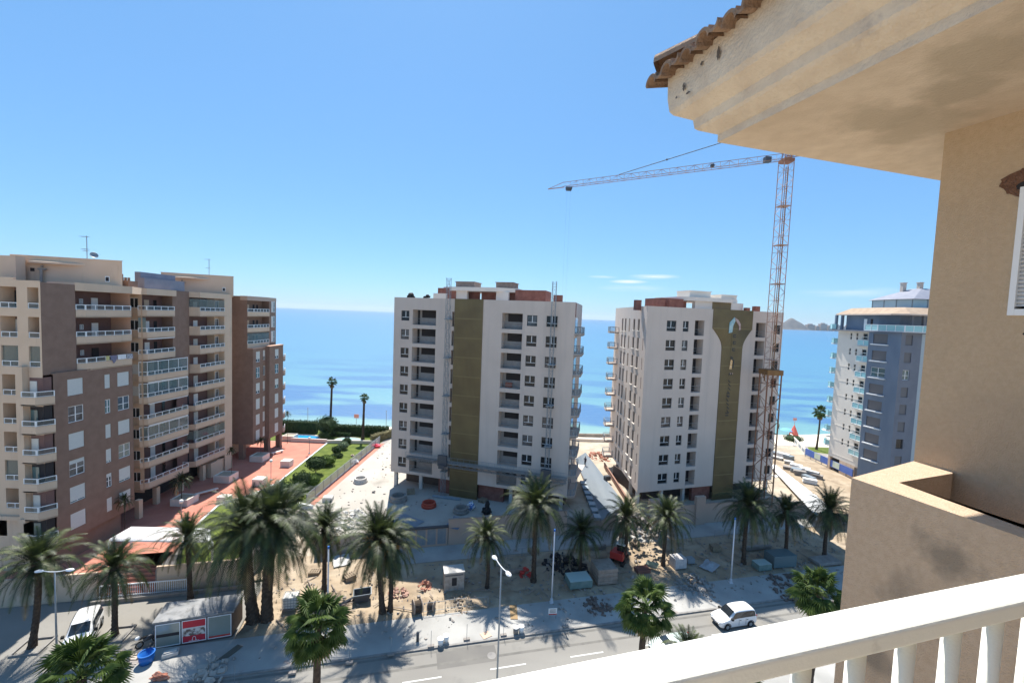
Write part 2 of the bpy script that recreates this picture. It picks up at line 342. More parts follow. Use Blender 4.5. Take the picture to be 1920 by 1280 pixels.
def shutter(parent, o, w, h, drop, m=None):
    """roller shutter let down over the upper part of window o"""
    key = (round(w, 2), round(h, 2), round(drop, 2), (m or M_shutter).name)
    if key not in SHC:
        s = MB(); n = max(4, int(h * drop / .12)); 
        for k in range(n):
            za = h - (k + 1) * h * drop / n; zb = h - k * h * drop / n
            s.quad((.03, -.030, za), (w - .03, -.030, za), (w - .03, -.012, zb), (.03, -.012, zb))
        s.box(.03, w - .03, -.035, -.005, h - h * drop - .04, h - h * drop)
        SHC[key] = s.mesh('shutter', m or M_shutter)
    c = bpy.data.objects.new('shutter', SHC[key]); COL.objects.link(c); c.parent = o; return c
def balcony(parent, pts, zf, back=None, fascia=(-.35, .75), rail=.6, mat_f=None, glass=None, th=.12, rail_from=0, awn=False, name='balcony', frame=None, posts=1.15, slabpoly=None):
    """pts: open plan polyline of the outer edge (seen left to right), zf floor level"""
    b = MB(); n = len(pts)
    z0 = zf + fascia[0]; z1 = zf + fascia[1]
    inner = []
    for i, p in enumerate(pts):       # offset polyline inwards (to the left of travel)
        d1 = Vector(pts[i]) - Vector(pts[i - 1]) if i else None; d2 = Vector(pts[i + 1]) - Vector(pts[i]) if i < n - 1 else None
        ns = [Vector((-d.y, d.x)).normalized() for d in (d1, d2) if d is not None]; nn = sum(ns, Vector((0, 0))).normalized(); nn = nn / max(.4, nn.dot(ns[0]))
        inner.append((p[0] + nn.x * th, p[1] + nn.y * th))
    b.prism(list(pts) + inner[::-1], z0, z1)
    poly = slabpoly or (list(pts) + (back or []))
    b.prism(poly, z0 + .02, zf)
    bo = b.build(name, mat_f or M_beige, parent)
    if awn:
        w = MB()
        for p, q in zip(pts, pts[1:]):
            if dist2(p, q) > 1.5: w.M = Fr(p, q); w.box(.1, dist2(p, q) - .1, .0, .14, z0 - .12, z0 - .01)
        w.M = I4
        if w.v: w.build('awning_case', M_white, bo)
    if rail:
        r = MB(); g = MB(); h = z1 + rail
        for i in range(rail_from, n - 1):
            a = Vector((*inner[i], 0)).lerp(Vector((*pts[i], 0)), .5); c = Vector((*inner[i + 1], 0)).lerp(Vector((*pts[i + 1], 0)), .5)
            L = (c - a).length; F = Fr(a, c); r.M = F; g.M = F
            r.box(0, L, -.03, .03, h - .07, h); r.box(0, L, -.02, .02, z1 + .04, z1 + .08)
            k = max(1, round(L / posts))
            for j in range(k + 1): x = min(max(L * j / k, .04), L - .04); r.box(x - .04, x + .04, -.035, .035, z1, h - .07)
            g.quad((0, 0, z1 + .08), (L, 0, z1 + .08), (L, 0, h - .07), (0, 0, h - .07))
        r.M = I4; g.M = I4
        r.build('railing', frame or M_whitem, bo); g.build('glass_panel', glass or M_railglass, bo)
    return bo
def glassmat(name, col, alpha, rough=.05):
    m = bpy.data.materials.new(name); m.use_nodes = True; b = m.node_tree.nodes['Principled BSDF']
    b.inputs['Base Color'].default_value = (*col, 1); b.inputs['Roughness'].default_value = rough; b.inputs['Alpha'].default_value = alpha; b.inputs['Specular IOR Level'].default_value = .7
    return m
M_railglass = glassmat('railing_glass', (.10, .14, .15), .45)
M_clear = glassmat('clear_balustrade', (.30, .34, .36), .22)
M_screen = glassmat('glass_screen', (.16, .22, .21), .55)
def lattice(mb, a, b, w, step, r, rd=None, tri=False, w2=None, flip=False):
    """square (or triangular) lattice boom from a to b"""
    a = Vector(a); b = Vector(b); d = (b - a); L = d.length; d.normalize()
    up = Vector((0, 0, 1)) if abs(d.z) < .9 else Vector((1, 0, 0)); x = d.cross(up).normalized(); y = x.cross(d).normalized(); rd = rd or r * .55
    cs = [(-.5, 0), (.5, 0), (0, .87)] if tri else [(-.5, -.5), (.5, -.5), (.5, .5), (-.5, .5)]
    n = max(1, round(L / step)); k = len(cs)
    P = lambda i, c: a + d * (L * i / n) + (x * c[0] + y * c[1]) * w
    for c in cs: mb.tube(P(0, c), P(n, c), r, 4)
    for i in range(n):
        for j in range(k):
            c, e = cs[j], cs[(j + 1) % k]
            if (i + j) % 2: c, e = e, c
            mb.tube(P(i, c), P(i + 1, e), rd, 3, cap=False)
            if i % 2 == 0 or tri: mb.tube(P(i, c), P(i, e), rd, 3, cap=False)
# ================================================================== SETTING
def sheet(name, poly, z, m, kind='structure', uvs=None, bump=None):
    b = MB(); i = b.P([(p[0], p[1], z) for p in poly]); b.f.append(tuple(range(i, i + len(poly)))); return b.build(name, m, kind=kind)
def block(name, poly, z0, z1, m): 
    b = MB(); b.prism(poly, z0, z1); return b.build(name, m, kind='structure')
def xy(v): return (v[0], v[1])
def S(s, t): return xy(st(s, t))
def px(x, y, z=2.5): return xy(at(x, y, z))
PZ = 2.5
sheet('ground', [(-3000, -600), (3000, -600), (3000, 111), (-3000, 111)], -.15, M_dirt)

def sea():
    m = bpy.data.materials.new('sea_water'); m.use_nodes = True; nt = m.node_tree; b = nt.nodes['Principled BSDF']
    N = nt.nodes.new; L = nt.links.new
    g = N('ShaderNodeNewGeometry'); sx = N('ShaderNodeSeparateXYZ'); L(g.outputs['Position'], sx.inputs[0])
    dv = N('ShaderNodeMath'); dv.operation = 'DIVIDE'; dv.inputs[0].default_value = 100; L(sx.outputs['Y'], dv.inputs[1])
    mp1 = N('ShaderNodeMapping'); mp1.inputs['Scale'].default_value = (.008, .022, 1); L(g.outputs['Position'], mp1.inputs[0])
    n1 = N('ShaderNodeTexNoise'); n1.inputs['Scale'].default_value = 1; n1.inputs['Detail'].default_value = 4; n1.inputs['Roughness'].default_value = .55; L(mp1.outputs[0], n1.inputs['Vector'])
    w = N('ShaderNodeMath'); w.operation = 'MULTIPLY_ADD'; L(n1.outputs['Fac'], w.inputs[0]); w.inputs[1].default_value = .10; w.inputs[2].default_value = -.05
    ad = N('ShaderNodeMath'); ad.operation = 'ADD'; L(dv.outputs[0], ad.inputs[0]); L(w.outputs[0], ad.inputs[1])
    r = N('ShaderNodeValToRGB'); e = r.color_ramp.elements; e[0].position = 0; e[0].color = (.018, .10, .225, 1); e[1].position = 1; e[1].color = (.33, .36, .29, 1)
    for p, c in ((.05, (.040, .15, .275)), (.2, (.058, .18, .295)), (.42, (.080, .21, .295)), (.62, (.11, .25, .295)), (.80, (.155, .295, .29)), (.865, (.22, .34, .305))):
        k = e.new(p); k.color = (*c, 1)
    L(ad.outputs[0], r.inputs['Fac'])
    mp2 = N('ShaderNodeMapping'); mp2.inputs['Scale'].default_value = (.014, .045, 1); mp2.inputs['Location'].default_value = (3.3, 1.2, 0); L(g.outputs['Position'], mp2.inputs[0])
    n2 = N('ShaderNodeTexNoise'); n2.inputs['Scale'].default_value = 1; n2.inputs['Detail'].default_value = 5; L(mp2.outputs[0], n2.inputs['Vector'])
    r2 = N('ShaderNodeValToRGB'); r2.color_ramp.elements[0].position = .47; r2.color_ramp.elements[1].position = .56; L(n2.outputs['Fac'], r2.inputs['Fac'])
    nr = N('ShaderNodeMapRange'); nr.inputs['From Min'].default_value = .25; nr.inputs['From Max'].default_value = .6; nr.inputs['To Max'].default_value = .85; L(dv.outputs[0], nr.inputs['Value'])
    mu = N('ShaderNodeMath'); mu.operation = 'MULTIPLY'; L(r2.outputs[0], mu.inputs[0]); L(nr.outputs[0], mu.inputs[1])
    fd = N('ShaderNodeMapRange'); fd.inputs['From Min'].default_value = .86; fd.inputs['From Max'].default_value = .80; L(dv.outputs[0], fd.inputs['Value'])
    mu2 = N('ShaderNodeMath'); mu2.operation = 'MULTIPLY'; L(mu.outputs[0], mu2.inputs[0]); L(fd.outputs[0], mu2.inputs[1])
    mx = N('ShaderNodeMix'); mx.data_type = 'RGBA'; L(mu2.outputs[0], mx.inputs['Factor']); L(r.outputs[0], mx.inputs['A']); mx.inputs['B'].default_value = (.040, .115, .27, 1)
    L(mx.outputs['Result'], b.inputs['Base Color'])
    b.inputs['Roughness'].default_value = .32; b.inputs['Specular IOR Level'].default_value = .35
    mp3 = N('ShaderNodeMapping'); mp3.inputs['Scale'].default_value = (.25, .9, 1); L(g.outputs['Position'], mp3.inputs[0])
    n3 = N('ShaderNodeTexNoise'); n3.inputs['Scale'].default_value = 1; n3.inputs['Detail'].default_value = 8; n3.inputs['Roughness'].default_value = .6; L(mp3.outputs[0], n3.inputs['Vector'])
    bp = N('ShaderNodeBump'); bp.inputs['Strength'].default_value = .8; bp.inputs['Distance'].default_value = .35; L(n3.outputs['Fac'], bp.inputs['Height']); L(bp.outputs[0], b.inputs['Normal'])
    sheet('sea', [(-14000, 104), (14000, 104), (14000, 14000), (-14000, 14000)], 0.0, m)
sea()
def shoreY(x): return 115.4 + max(0, (x - 20)) * .15
def beach():
    b = MB(); xs = [-160 + 4 * i for i in range(96)]
    rows = [(103.2, 1.35), (108, 1.2), (112.5, .75)]
    for i in range(len(xs) - 1):
        prof = []
        for x in (xs[i], xs[i + 1]):
            w = math.sin(x * .13) * .5 + math.sin(x * .05 + 1) * .8
            prof.append([(x, 103.2, 1.35), (x, 108, 1.2), (x, shoreY(x) - 4 + w * .3, .6), (x, shoreY(x) + w, 0.0), (x, shoreY(x) + 5 + w, -.6)])
        for k in range(4): b.quad(prof[0][k], prof[1][k], prof[1][k + 1], prof[0][k + 1])
    b.build('beach', M_beach, kind='structure', smooth=True)
beach()

# street: asphalt, kerb, pavement, sand verge (heights step up a few mm each)
sheet('road', [S(-60, 30.6), S(75, 30.6), S(75, 39.0), S(-22.6, 39.0), S(-22.6, 52.3), S(-60, 52.3)], 0.0, M_asphalt)
b = MB(); b.prism([S(-22.5, 39.0), S(80, 39.0), S(80, 39.22), S(-22.5, 39.22)], -.1, .135); b.build('kerb', M_kerb, kind='structure')
b = MB(); b.prism([S(-60, 30.4), S(80, 30.4), S(80, 30.6), S(-60, 30.6)], -.1, .13); b.build('kerb', M_kerb, kind='structure')
block('pavement', [S(-22.5, 39.22), S(80, 39.22), S(80, 43.5), S(-22.5, 43.5)], -.1, .12, M_pave)
block('near_pavement', [S(-60, 24), S(80, 24), S(80, 30.4), S(-60, 30.4)], -.1, .12, M_pave)
block('garden_ground', [S(-60, 2.5), S(80, 2.5), S(80, 24), S(-60, 24)], -.1, .08, M_dirt)
def sandfield():
    b = MB(); ns = 320; nt_ = 44; g = []
    for i in range(ns + 1):
        for j in range(nt_ + 1):
            s = -15.5 + 90 * i / ns; t = 43.5 + 9.7 * j / nt_; 
            z = .11 + (.16 * noise.noise(Vector((s * .35, t * .5, 0))) + .10 * noise.noise(Vector((s * 1.1, t * 1.1, 3)))) * min(1, j / 2, (nt_ - j) / 2)
            if 0 < j < nt_:
                for c0 in (46.3, 47.9, 50.2, 51.5):
                    q = abs(t - c0 - .9 * math.sin(s * .09 + c0)); z -= .07 * max(0, 1 - q / .28)
            g.append(xy(st(s, t)) + (max(z, .012),))
    b.v = g; w = nt_ + 1
    b.f = [(i * w + j, (i + 1) * w + j, (i + 1) * w + j + 1, i * w + j + 1) for i in range(ns) for j in range(nt_)]
    b.build('sandy_verge', M_sand, kind='structure', smooth=True)
sandfield()
sheet('sandy_strip', [S(-15.5, 53.0), S(-1.9, 53.0), S(-1.9, 57.2), S(-15.5, 57.2), (-29.4, 61.2), S(-17.5, 52.9)], .06, M_sand)
block('inner_pavement', [S(-2, 53.2), S(80, 53.2), S(80, 57.0), S(-2, 57.0)], -.1, .18, M_pave)
sheet('asphalt_apron', [S(-22.5, 43.5), S(-15.6, 43.5), S(-15.6, 52.4), S(-22.5, 52.4)], .006, M_asphalt)
b = MB()
for k in range(-7, 14):
    s0 = -1.7 + 7.6 * k - 15.2 + 9.3
    i = b.P([(*S(s0, 35.7), .005), (*S(s0 + 3.3, 35.7), .005), (*S(s0 + 3.3, 35.83), .005), (*S(s0, 35.83), .005)]); b.f.append((i, i + 1, i + 2, i + 3))
b.build('lane_markings', M_line, kind='structure')
b = MB(); c = at(922, 1228, 0); i = b.P([(c.x + math.cos(a) * .42, c.y + math.sin(a) * .42, .005) for a in [R(18 * k) for k in range(20)]]); b.f.append(tuple(range(i, i + 20)))
tag(b.build('manhole_cover', M_kerb), 'pale round manhole cover set in the road', 'manhole cover')
b = MB()
for (s0, t0, w, h) in ((3.0, 36.6, 5.5, 1.9), (-7, 33.5, 9, 1.4), (20, 34, 6, 1.2)):
    i = b.P([(*S(s0, t0), .004), (*S(s0 + w, t0), .004), (*S(s0 + w, t0 + h), .004), (*S(s0, t0 + h), .004)]); b.f.append((i, i + 1, i + 2, i + 3))
b.build('road_patches', mat('patched_asphalt', (.15, .142, .13), .92, (.175, .165, .148), .5, .2, 30), kind='structure')

# podium: one raised terrace that carries plaza, lawn, slab and yard
podp = [S(-66, 52.6), S(-31.4, 52.6), S(-31.4, 56.2), S(-26.4, 56.2), S(-26.4, 52.6), S(-17.6, 52.8), (-29.5, 61.4), (-24.6, 55.0), S(-11, 57.0), S(80, 57.0), (118, 103.2), (-70, 103.2)]
block('podium', podp, -1.0, PZ, M_concdk)
g_edge = [px(616, 829), px(520, 906), px(476, 926), px(420, 943), px(408, 949), px(380, 974), px(352, 1006)]
sheet('red_plaza', [S(-65, 52.9), S(-31.5, 52.9), S(-31.5, 56.3), S(-26.3, 56.3), S(-26.3, 53.2)] + [p for p in g_edge[::-1]] + [(-45.5, 91.5), (-70, 91.5)], PZ + .004, M_redtile)
fence_a = px(575, 946); fence_b = px(712, 831)
sheet('lawn', g_edge[::-1] + [fence_b, (-29.9, 61.0), (-30.3, 50.2), S(-19.0, 53.2), S(-24.8, 53.2)], PZ + .004, M_grass)
sheet('pool_lawn', [(-70, 91.8), (-45.5, 91.8), (-39.3, 91.5), (-28.0, 92.6), (-27.6, 103), (-70, 103)], PZ + .008, M_grass)
sheet('red_gutter', [(fence_a[0] + .15, fence_a[1]), (fence_b[0] + .15, fence_b[1]), (fence_b[0] + 1.05, fence_b[1]), (fence_a[0] + 1.1, fence_a[1] - .2)], PZ + .006, M_redtile)
sheet('concrete_slab', [(-28.3, 61.5), (-24.5, 55.3), S(-11, 57.3), S(24.5, 57.3), (9.3, 66), (15.2, 100), (-26.5, 100), (-26.9, 92.0)], PZ + .004, M_slab)
sheet('site_yard', [S(24.5, 57.3), S(79, 57.3), (66.6, 78), (68.6, 100), (72.0, 102.5), (15.2, 102.5), (9.4, 66)], PZ + .008, M_dirt)
sheet('orange_yard', [(49.5, 66.5), (60, 64.5), (66, 78), (68, 96), (60, 97), (54.8, 90), (53, 80)], PZ + .012, M_sand)
# plaza and lawn edging
b = MB()
for p, q in zip(g_edge, g_edge[1:]):
    F = Fr(p, q); b.M = F; b.box(0, dist2(p, q), -.12, .12, PZ, PZ + .16)
b.M = I4
tag(b.build('edging', M_whitem), 'low white edging between red plaza and lawn', 'edging')
# pools
def pool(name, c, rx, ry, m, label, rim=.6, rot=0):
    t = thing(name, label, 'swimming pool', (c[0], c[1], PZ))
    def ell(k): return [(c[0] + math.cos(a) * (rx + k) * math.cos(rot) - math.sin(a) * (ry + k) * math.sin(rot), c[1] + math.cos(a) * (rx + k) * math.sin(rot) + math.sin(a) * (ry + k) * math.cos(rot)) for a in [2 * math.pi * j / 36 for j in range(36)]]
    b = MB(); o = ell(rim); n = ell(0)
    for j in range(36):
        k = (j + 1) % 36
        b.quad((*o[j], PZ + .10), (*o[k], PZ + .10), (*n[k], PZ + .10), (*n[j], PZ + .10)); b.quad((*o[j], PZ), (*o[k], PZ), (*o[k], PZ + .10), (*o[j], PZ + .10))
        b.quad((*n[j], PZ + .10), (*n[k], PZ + .10), (*n[k], PZ), (*n[j], PZ))
    b.build('rim', M_slab, t)
    w = MB(); i = w.P([(*p, PZ + .05) for p in n]); w.f.append(tuple(range(i, i + 36))); w.build('water', m, t)
pool('swimming_pool', (-46.3, 94.4), 4.6, 2.0, M_water, 'oval blue swimming pool behind the brown apartment block', .8)
pool('swimming_pool', (-35.6, 94.2), 2.7, 1.7, M_waterp, 'small pale green pool at the far end of the garden fence', .35)
pool('swimming_pool', (79.5, 95.4), 4.2, 2.4, M_water, 'rounded pool beside the white and blue apartment tower', .7)
sheet('tower_lawn', [(70.6, 99.0), (84, 92), (90, 98), (80, 102.8), (72.4, 102.6)], PZ + .014, M_grass)

# island and far shore
def island():
    b = MB(); n = 44; m_ = 22; c = (2640, 4060)
    hs = {}
    for i in range(n + 1):
        for j in range(m_ + 1):
            x = -190 + 380 * i / n; y = -170 + 340 * j / m_
            d = math.hypot(x / 150 + .10, y / 150); h = 104 * max(0, 1 - d ** 1.5) + 22 * noise.noise(Vector((x * .012, y * .012, 1))) * max(0, 1.2 - d)
            h = max(h, 8 * max(0, 1.25 - math.hypot(x / 190, y / 160)))
            b.v.append((c[0] + x, c[1] + y, h - 1.5))
    b.f = [(i * (m_ + 1) + j, (i + 1) * (m_ + 1) + j, (i + 1) * (m_ + 1) + j + 1, i * (m_ + 1) + j + 1) for i in range(n) for j in range(m_)]
    b.build('island_hill', M_island, kind='structure', smooth=True)
    b = MB(); n = 50
    for i in range(n + 1):
        x = 2700 + 900 * i / n; h = 6 + 9 * abs(noise.noise(Vector((x * .01, 0, 0)))) + (0 if i else -6)
        b.v += [(x, 4040, -1), (x, 4080, h), (x, 4400, h + 3)]
    b.f = [q for i in range(n) for q in ((i * 3, i * 3 + 3, i * 3 + 4, i * 3 + 1), (i * 3 + 1, i * 3 + 4, i * 3 + 5, i * 3 + 2))]
    b.build('far_shore', M_island, kind='structure')
    rs = random.Random(3); x = 2770
    kinds = [(70, 36, 'broad ochre block nearest the conical hill across the sea'), (34, 24, 'low tan block second from the hill across the sea'), (60, 44, 'tallest tan block of the far seaside town'), (44, 30, 'grey-tan block right of the tallest far block'), (70, 38, 'wide pinkish block in the middle of the far seaside town'), (40, 26, 'low block near the right end of the far seaside town'), (80, 42, 'last big block of the far seaside town, beside the blue tower')]
    for w, h, lab in kinds:
        h *= 1.45; b = MB(); b.box(x, x + w, 4050, 4090, -1, h); b.box(x + w * .3, x + w * .7, 4056, 4084, h, h + 9)
        for k in range(4): b.box(x + w * (.1 + .22 * k), x + w * (.2 + .22 * k), 4049.4, 4050, 6, h - 3)
        tag(b.build('far_building', M_town), lab, 'building', 'blocks of the far seaside town'); x += w + 10
island()
# ================================================================== THE BUILDING WE LOOK FROM (wall, cornice, roof edge, parapet) AND ITS RAILING
EZ = 31.5
M_dirtchip = mat('chip_brown', (.13, .105, .085), .98)  # dark brown for the flat chips and cracks
home = thing('apartment_building', 'tan stucco building close at right with stained eaves and a low parapet', 'building', (2.6, 1.5, 0))
A_ = Vector((2.252, 2.349)); wd = Vector((math.cos(R(-71.3)), math.sin(R(-71.3)))); wnorm = Vector((-wd.y, wd.x))   # inward normal (to the right)
Fw = Fr((A_.x, A_.y), (A_.x + wd.x, A_.y + wd.y))       # local x towards the camera side, y into the wall
b = MB(); SOF = EZ + 1.049
# front wall with a window opening and a ragged hole beside its top corner
hx, hz, hr = .30, EZ + .705, .055
win = (.335, 1.45, EZ + .12, EZ + .655, .10)
punch(b, Fw, 6.0, EZ - 3.2, SOF, [win])
b.M = Fw; b.quad((0, 3.5, EZ - 3.2), (0, 0, EZ - 3.2), (0, 0, SOF), (0, 3.5, SOF)); b.M = I4
b.build('wall', M_stucco2, home)
# shutter of slats with its frame
b = MB(Fw); x0, x1, za, zb = win[:4]
b.box(x0 - .022, x0, -.018, .05, za - .03, zb + .03); b.box(x1, x1 + .04, -.018, .05, za - .03, zb + .03); b.box(x0, x1, -.017, .05, zb, zb + .03); b.box(x0, x1, -.017, .05, za - .03, za)
wf = b.build('window', M_whitem, home)
b = MB(Fw); z = za + .012
while z < zb - .012:
    b.quad((x0, -.012, z), (x1, -.012, z), (x1, .012, z + .012), (x0, .012, z + .012)); b.quad((x0, .012, z + .012), (x1, .012, z + .012), (x1, -.012, z + .019), (x0, -.012, z + .019)); z += .019
b.build('shutter', M_whitem, wf)
b = MB(Fw); b.quad((x0, .04, za), (x1, .04, za), (x1, .04, zb), (x0, .04, zb)); b.build('pane', M_dark, wf)
def ragged(cx, cz, rx, rz, y, seed, n=26, amp=.45):
    return [(cx + math.cos(a) * rx * (1 + amp * noise.noise(Vector((math.cos(a) * 2 + seed, math.sin(a) * 2, 0)))), y, cz + math.sin(a) * rz * (1 + amp * noise.noise(Vector((math.cos(a) * 2, math.sin(a) * 2 + seed, 5))))) for a in [2 * math.pi * k / n for k in range(n)]]
b = MB(Fw); i = b.P(ragged(.35, EZ + .71, .10, .068, -.003, 2.2, 34, amp=.6)); b.f.append(tuple(range(i, i + 34)))
b.build('chipped_patch', mat('raw_mortar', (.17, .085, .055), .98, (.24, .13, .085), 30, .8, 90), home)
b = MB(Fw); i = b.P(ragged(.325, EZ + .69, .03, .022, -.0055, 4.0)); b.f.append(tuple(range(i, i + 26))); b.build('hole', M_dark, home)
b = MB(Fw); i = b.P(ragged(.372, EZ + .005, .006, .006, -.003, 4.0)); b.f.append(tuple(range(i, i + 26))); b.build('hole', M_dark, home)

# parapet: outer face drops to the street, inner ledge, top
PT = EZ - .72
co = Vector((1.670, 2.046)); ci = Vector((1.860, 2.004)); o2 = co + Vector((.175, -.548)).normalized() * 6; i2 = ci + Vector((.100, -.560)).normalized() * 6
wa = A_ + wnorm * .05; wi = Vector((2.235, 2.150)) + wnorm * .05
far = Vector((2.252, 2.349)) + wnorm * .3
b = MB()
for poly in ([co, o2, i2, ci], [co, ci, wi, far, A_]):
    i = b.P([(p.x, p.y, PT) for p in poly]); b.f.append(tuple(i + k for k in range(len(poly))))
for p, q, zb in ((co, o2, 0), (A_, co, 0), (far, A_, 0), (i2, ci, PT - .5), (ci, wi, PT - .5)): b.quad((*p, zb), (*q, zb), (*q, PT), (*p, PT))
b.quad((*ci, PT - .42), (*i2, PT - .42), (i2.x + 2.5, i2.y, PT - .42), (wi.x + .4, wi.y, PT - .42))
b.build('parapet', M_stucco, home)
# cornice: stepped profile swept round the corner
e1 = Vector((math.cos(R(15)), math.sin(R(15)))); e2 = Vector((-e1.y, e1.x))
C0 = Vector((1.150, 2.571)); fardir = (Vector((2.920, 3.059)) - C0).normalized(); neardir = (Vector((1.433, 1.675)) - C0).normalized()
prof = [(0, 0), (0, .043), (.078, .086), (.092, .100), (.100, .150), (.180, .200), (.198, .226), (.208, .30), (.212, .44), (.10, .47)]
b = MB()
farp = lambda a: C0 + fardir * 5 + Vector((-fardir.y, fardir.x)) * a
corn = lambda a: C0 + (-e1 + e2) * a
nearp = lambda a: C0 + neardir * 7 + Vector((neardir.y, -neardir.x)) * a
rows = []
for a, h in prof: rows.append([b.P([(*p, SOF + h)]) for p in (farp(a), corn(a), nearp(a))])
for r0, r1 in zip(rows, rows[1:]):
    for k in range(2): b.f.append((r0[k], r0[k + 1], r1[k + 1], r1[k]))
b.build('cornice', M_cornice, home)
b = MB(); i = b.P([(*farp(0), SOF), (*corn(0), SOF), (*nearp(0), SOF), (*(nearp(0) + e1 * 8), SOF), (*(farp(0) - e2 * 1), SOF)]); b.f.append((i, i + 1, i + 2, i + 3, i + 4)[::-1])
b.build('soffit', M_soffit, home)
# chips, a drip hole and hairline cracks in the cornice render
rc = random.Random(12); nn_ = Vector((neardir.y, -neardir.x)); 
for (d0, z0_, rw, rh) in ((.16, .30, .012, .02), (.30, .36, .010, .012), (.42, .345, .012, .03), (.10, .27, .008, .007), (.95, .37, .012, .01), (.20, .25, .02, .006), (1.35, .31, .02, .007)):
    F = Fr(xy(corn(.212) - nn_ * .0 + neardir * d0), xy(corn(.212) + neardir * (d0 + 1))); b = MB(F); i = b.P(ragged(0, SOF + z0_, rw, rh, -.006, d0 * 9, 14, .8)); b.f.append(tuple(range(i, i + 14))); b.build('chip', M_dirtchip, home)
for (d0, L0, z0_) in ((.9, .35, .30), (1.7, .5, .36), (2.2, .3, .27)):
    F = Fr(xy(corn(.212) + neardir * d0), xy(corn(.212) + neardir * (d0 + 1))); b = MB(F); z = SOF + z0_; x = 0
    while x < L0: nx = x + rc.uniform(.03, .07); nz_ = z + rc.uniform(-.012, .014); b.quad((x, -.005, z - .0012), (nx, -.005, nz_ - .0012), (nx, -.005, nz_ + .0012), (x, -.005, z + .0012)); x, z = nx, nz_
    b.build('crack', M_dirtchip, home)
# roof: sloping sheet under curved clay tiles; one row of tile mouths along each eave, hip tiles above
b = MB(); zt = SOF + .385
apex = C0 + e1 * 3.2 - e2 * 3.0
b.tri((*corn(.20), zt), (*nearp(.20), zt), (*(apex + neardir * 6), zt + 1.1)); b.tri((*corn(.20), zt), (*(apex + neardir * 6), zt + 1.1), (*apex, zt + 1.0)); b.tri((*farp(.2), zt), (*corn(.20), zt), (*apex, zt + 1.0))
rf = b.build('roof', M_tile, home)
def tile_row(org, along, up, n, pitch, over, name_parent):
    b = MB(); b.smooth = False
    for k in range(n):
        c = org + along * (pitch * (k + .5))
        jit = .012 * math.sin(k * 2.7)
        for s_, rr in ((1, pitch * .34), (-1, pitch * .24)):
            cc = c + along * (0 if s_ == 1 else pitch * .5)
            pts0 = []; pts1 = []; pi0 = []
            m = 8
            for j in range(m + 1):
                a = math.pi * j / m; dx = math.cos(a) * rr; dz = math.sin(a) * rr * s_ * .95 + (0.022 if s_ == 1 else .045)
                p = cc + along * dx - up * (over + jit); q = cc + along * dx * .8 + up * .6
                pts0.append((p.x, p.y, zt + dz)); pts1.append((q.x, q.y, zt + dz * .9 + .17))
                pi = cc + along * dx * .78 - up * (over + jit); pi0.append((pi.x, pi.y, zt + (dz - .016 * s_)))
            for j in range(m):
                b.quad(pts0[j], pts0[j + 1], pts1[j + 1], pts1[j]); b.quad(pts0[j + 1], pts0[j], pi0[j], pi0[j + 1])
                q0 = pi0[j]; q1 = pi0[j + 1]; b.quad(q0, (pts1[j][0], pts1[j][1], pts1[j][2] - .02), (pts1[j + 1][0], pts1[j + 1][1], pts1[j + 1][2] - .02), q1)
    return b.build('roof_tiles', M_tile, name_parent)
nout = Vector((neardir.y, -neardir.x))
tile_row(corn(.20) - neardir * .13, neardir, -nout, 31, .150, .105, rf)
fout = Vector((-fardir.y, fardir.x))
tile_row(corn(.20) + fardir * .16, fardir, -fout, 20, .150, .10, rf)
b = MB(); hd = (apex - corn(.22)).normalized(); n_ = 8
for k in range(7):
    p = corn(.262) + hd * (.0 + .36 * k); q = p + hd * .42; zp = zt + .10 + .105 * k; zq = zp + .13; sd = Vector((-hd.y, hd.x))
    a0 = [(*(p + sd * math.cos(math.pi * j / n_) * .105), zp + math.sin(math.pi * j / n_) * .085) for j in range(n_ + 1)]
    a1 = [(*(q + sd * math.cos(math.pi * j / n_) * .085), zq + math.sin(math.pi * j / n_) * .07) for j in range(n_ + 1)]
    ai = [(*(p + sd * math.cos(math.pi * j / n_) * .088), zp + math.sin(math.pi * j / n_) * .068 - .004) for j in range(n_ + 1)]
    for j in range(n_): b.quad(a0[j], a0[j + 1], a1[j + 1], a1[j]); b.quad(a0[j + 1], a0[j], ai[j], ai[j + 1])
    b.f.append(tuple(b.P(ai[:]) + j for j in range(n_ + 1)))
b.build('hip_tiles', M_tile, rf)

# our own balcony: floor slab, wall behind, and the white handrail with round balusters
home_b = home
o = Vector((-.060, .611)); rd = Vector((math.cos(R(15.87)), math.sin(R(15.87)))); 
Frl = Fr((o.x, o.y), (o.x + rd.x, o.y + rd.y), z=0)
b = MB(Frl); b.box(-4, 1.55, -2.0, .12, EZ - 1.85, EZ - 1.65); b.build('balcony_floor', M_concrete, home)
b = MB(Frl); punch(b, Frl @ Matrix.Translation((-4, -2.0, 0)), 5.4, EZ - 1.65, EZ + 1.2, []); b.box(-4, 1.5, -2.3, -2.0, 0, EZ + 1.2)
b.build('rear_wall', M_stucco2, home)
rail = thing('balcony_railing', 'white metal balcony railing with a wide flat handrail and round balusters in front', 'railing', (o.x, o.y, EZ - 1.65))
b = MB(); hz = EZ - .55; W2 = .0725
pr = []       # rounded flat section: (y, z)
for (cy, cz, a0, a1) in ((-.009, -.009, 90, 0), (-.009, -.031, 0, -90), (-W2 + .009, -.031, -90, -180), (-W2 + .009, -.009, 180, 90)):
    for k in range(5): a = R(a0 + (a1 - a0) * k / 4); pr.append((cy + math.cos(a) * .009, cz + math.sin(a) * .009))
b.M = Frl; n_ = len(pr); xs = (-3.9, 1.7)
i = b.P([(xs[0], y, hz + z) for y, z in pr] + [(xs[1], y, hz + z) for y, z in pr])
b.f += [(i + k, i + n_ + k, i + n_ + (k + 1) % n_, i + (k + 1) % n_) for k in range(n_)]
b.build('handrail', M_rail, rail, smooth=False)
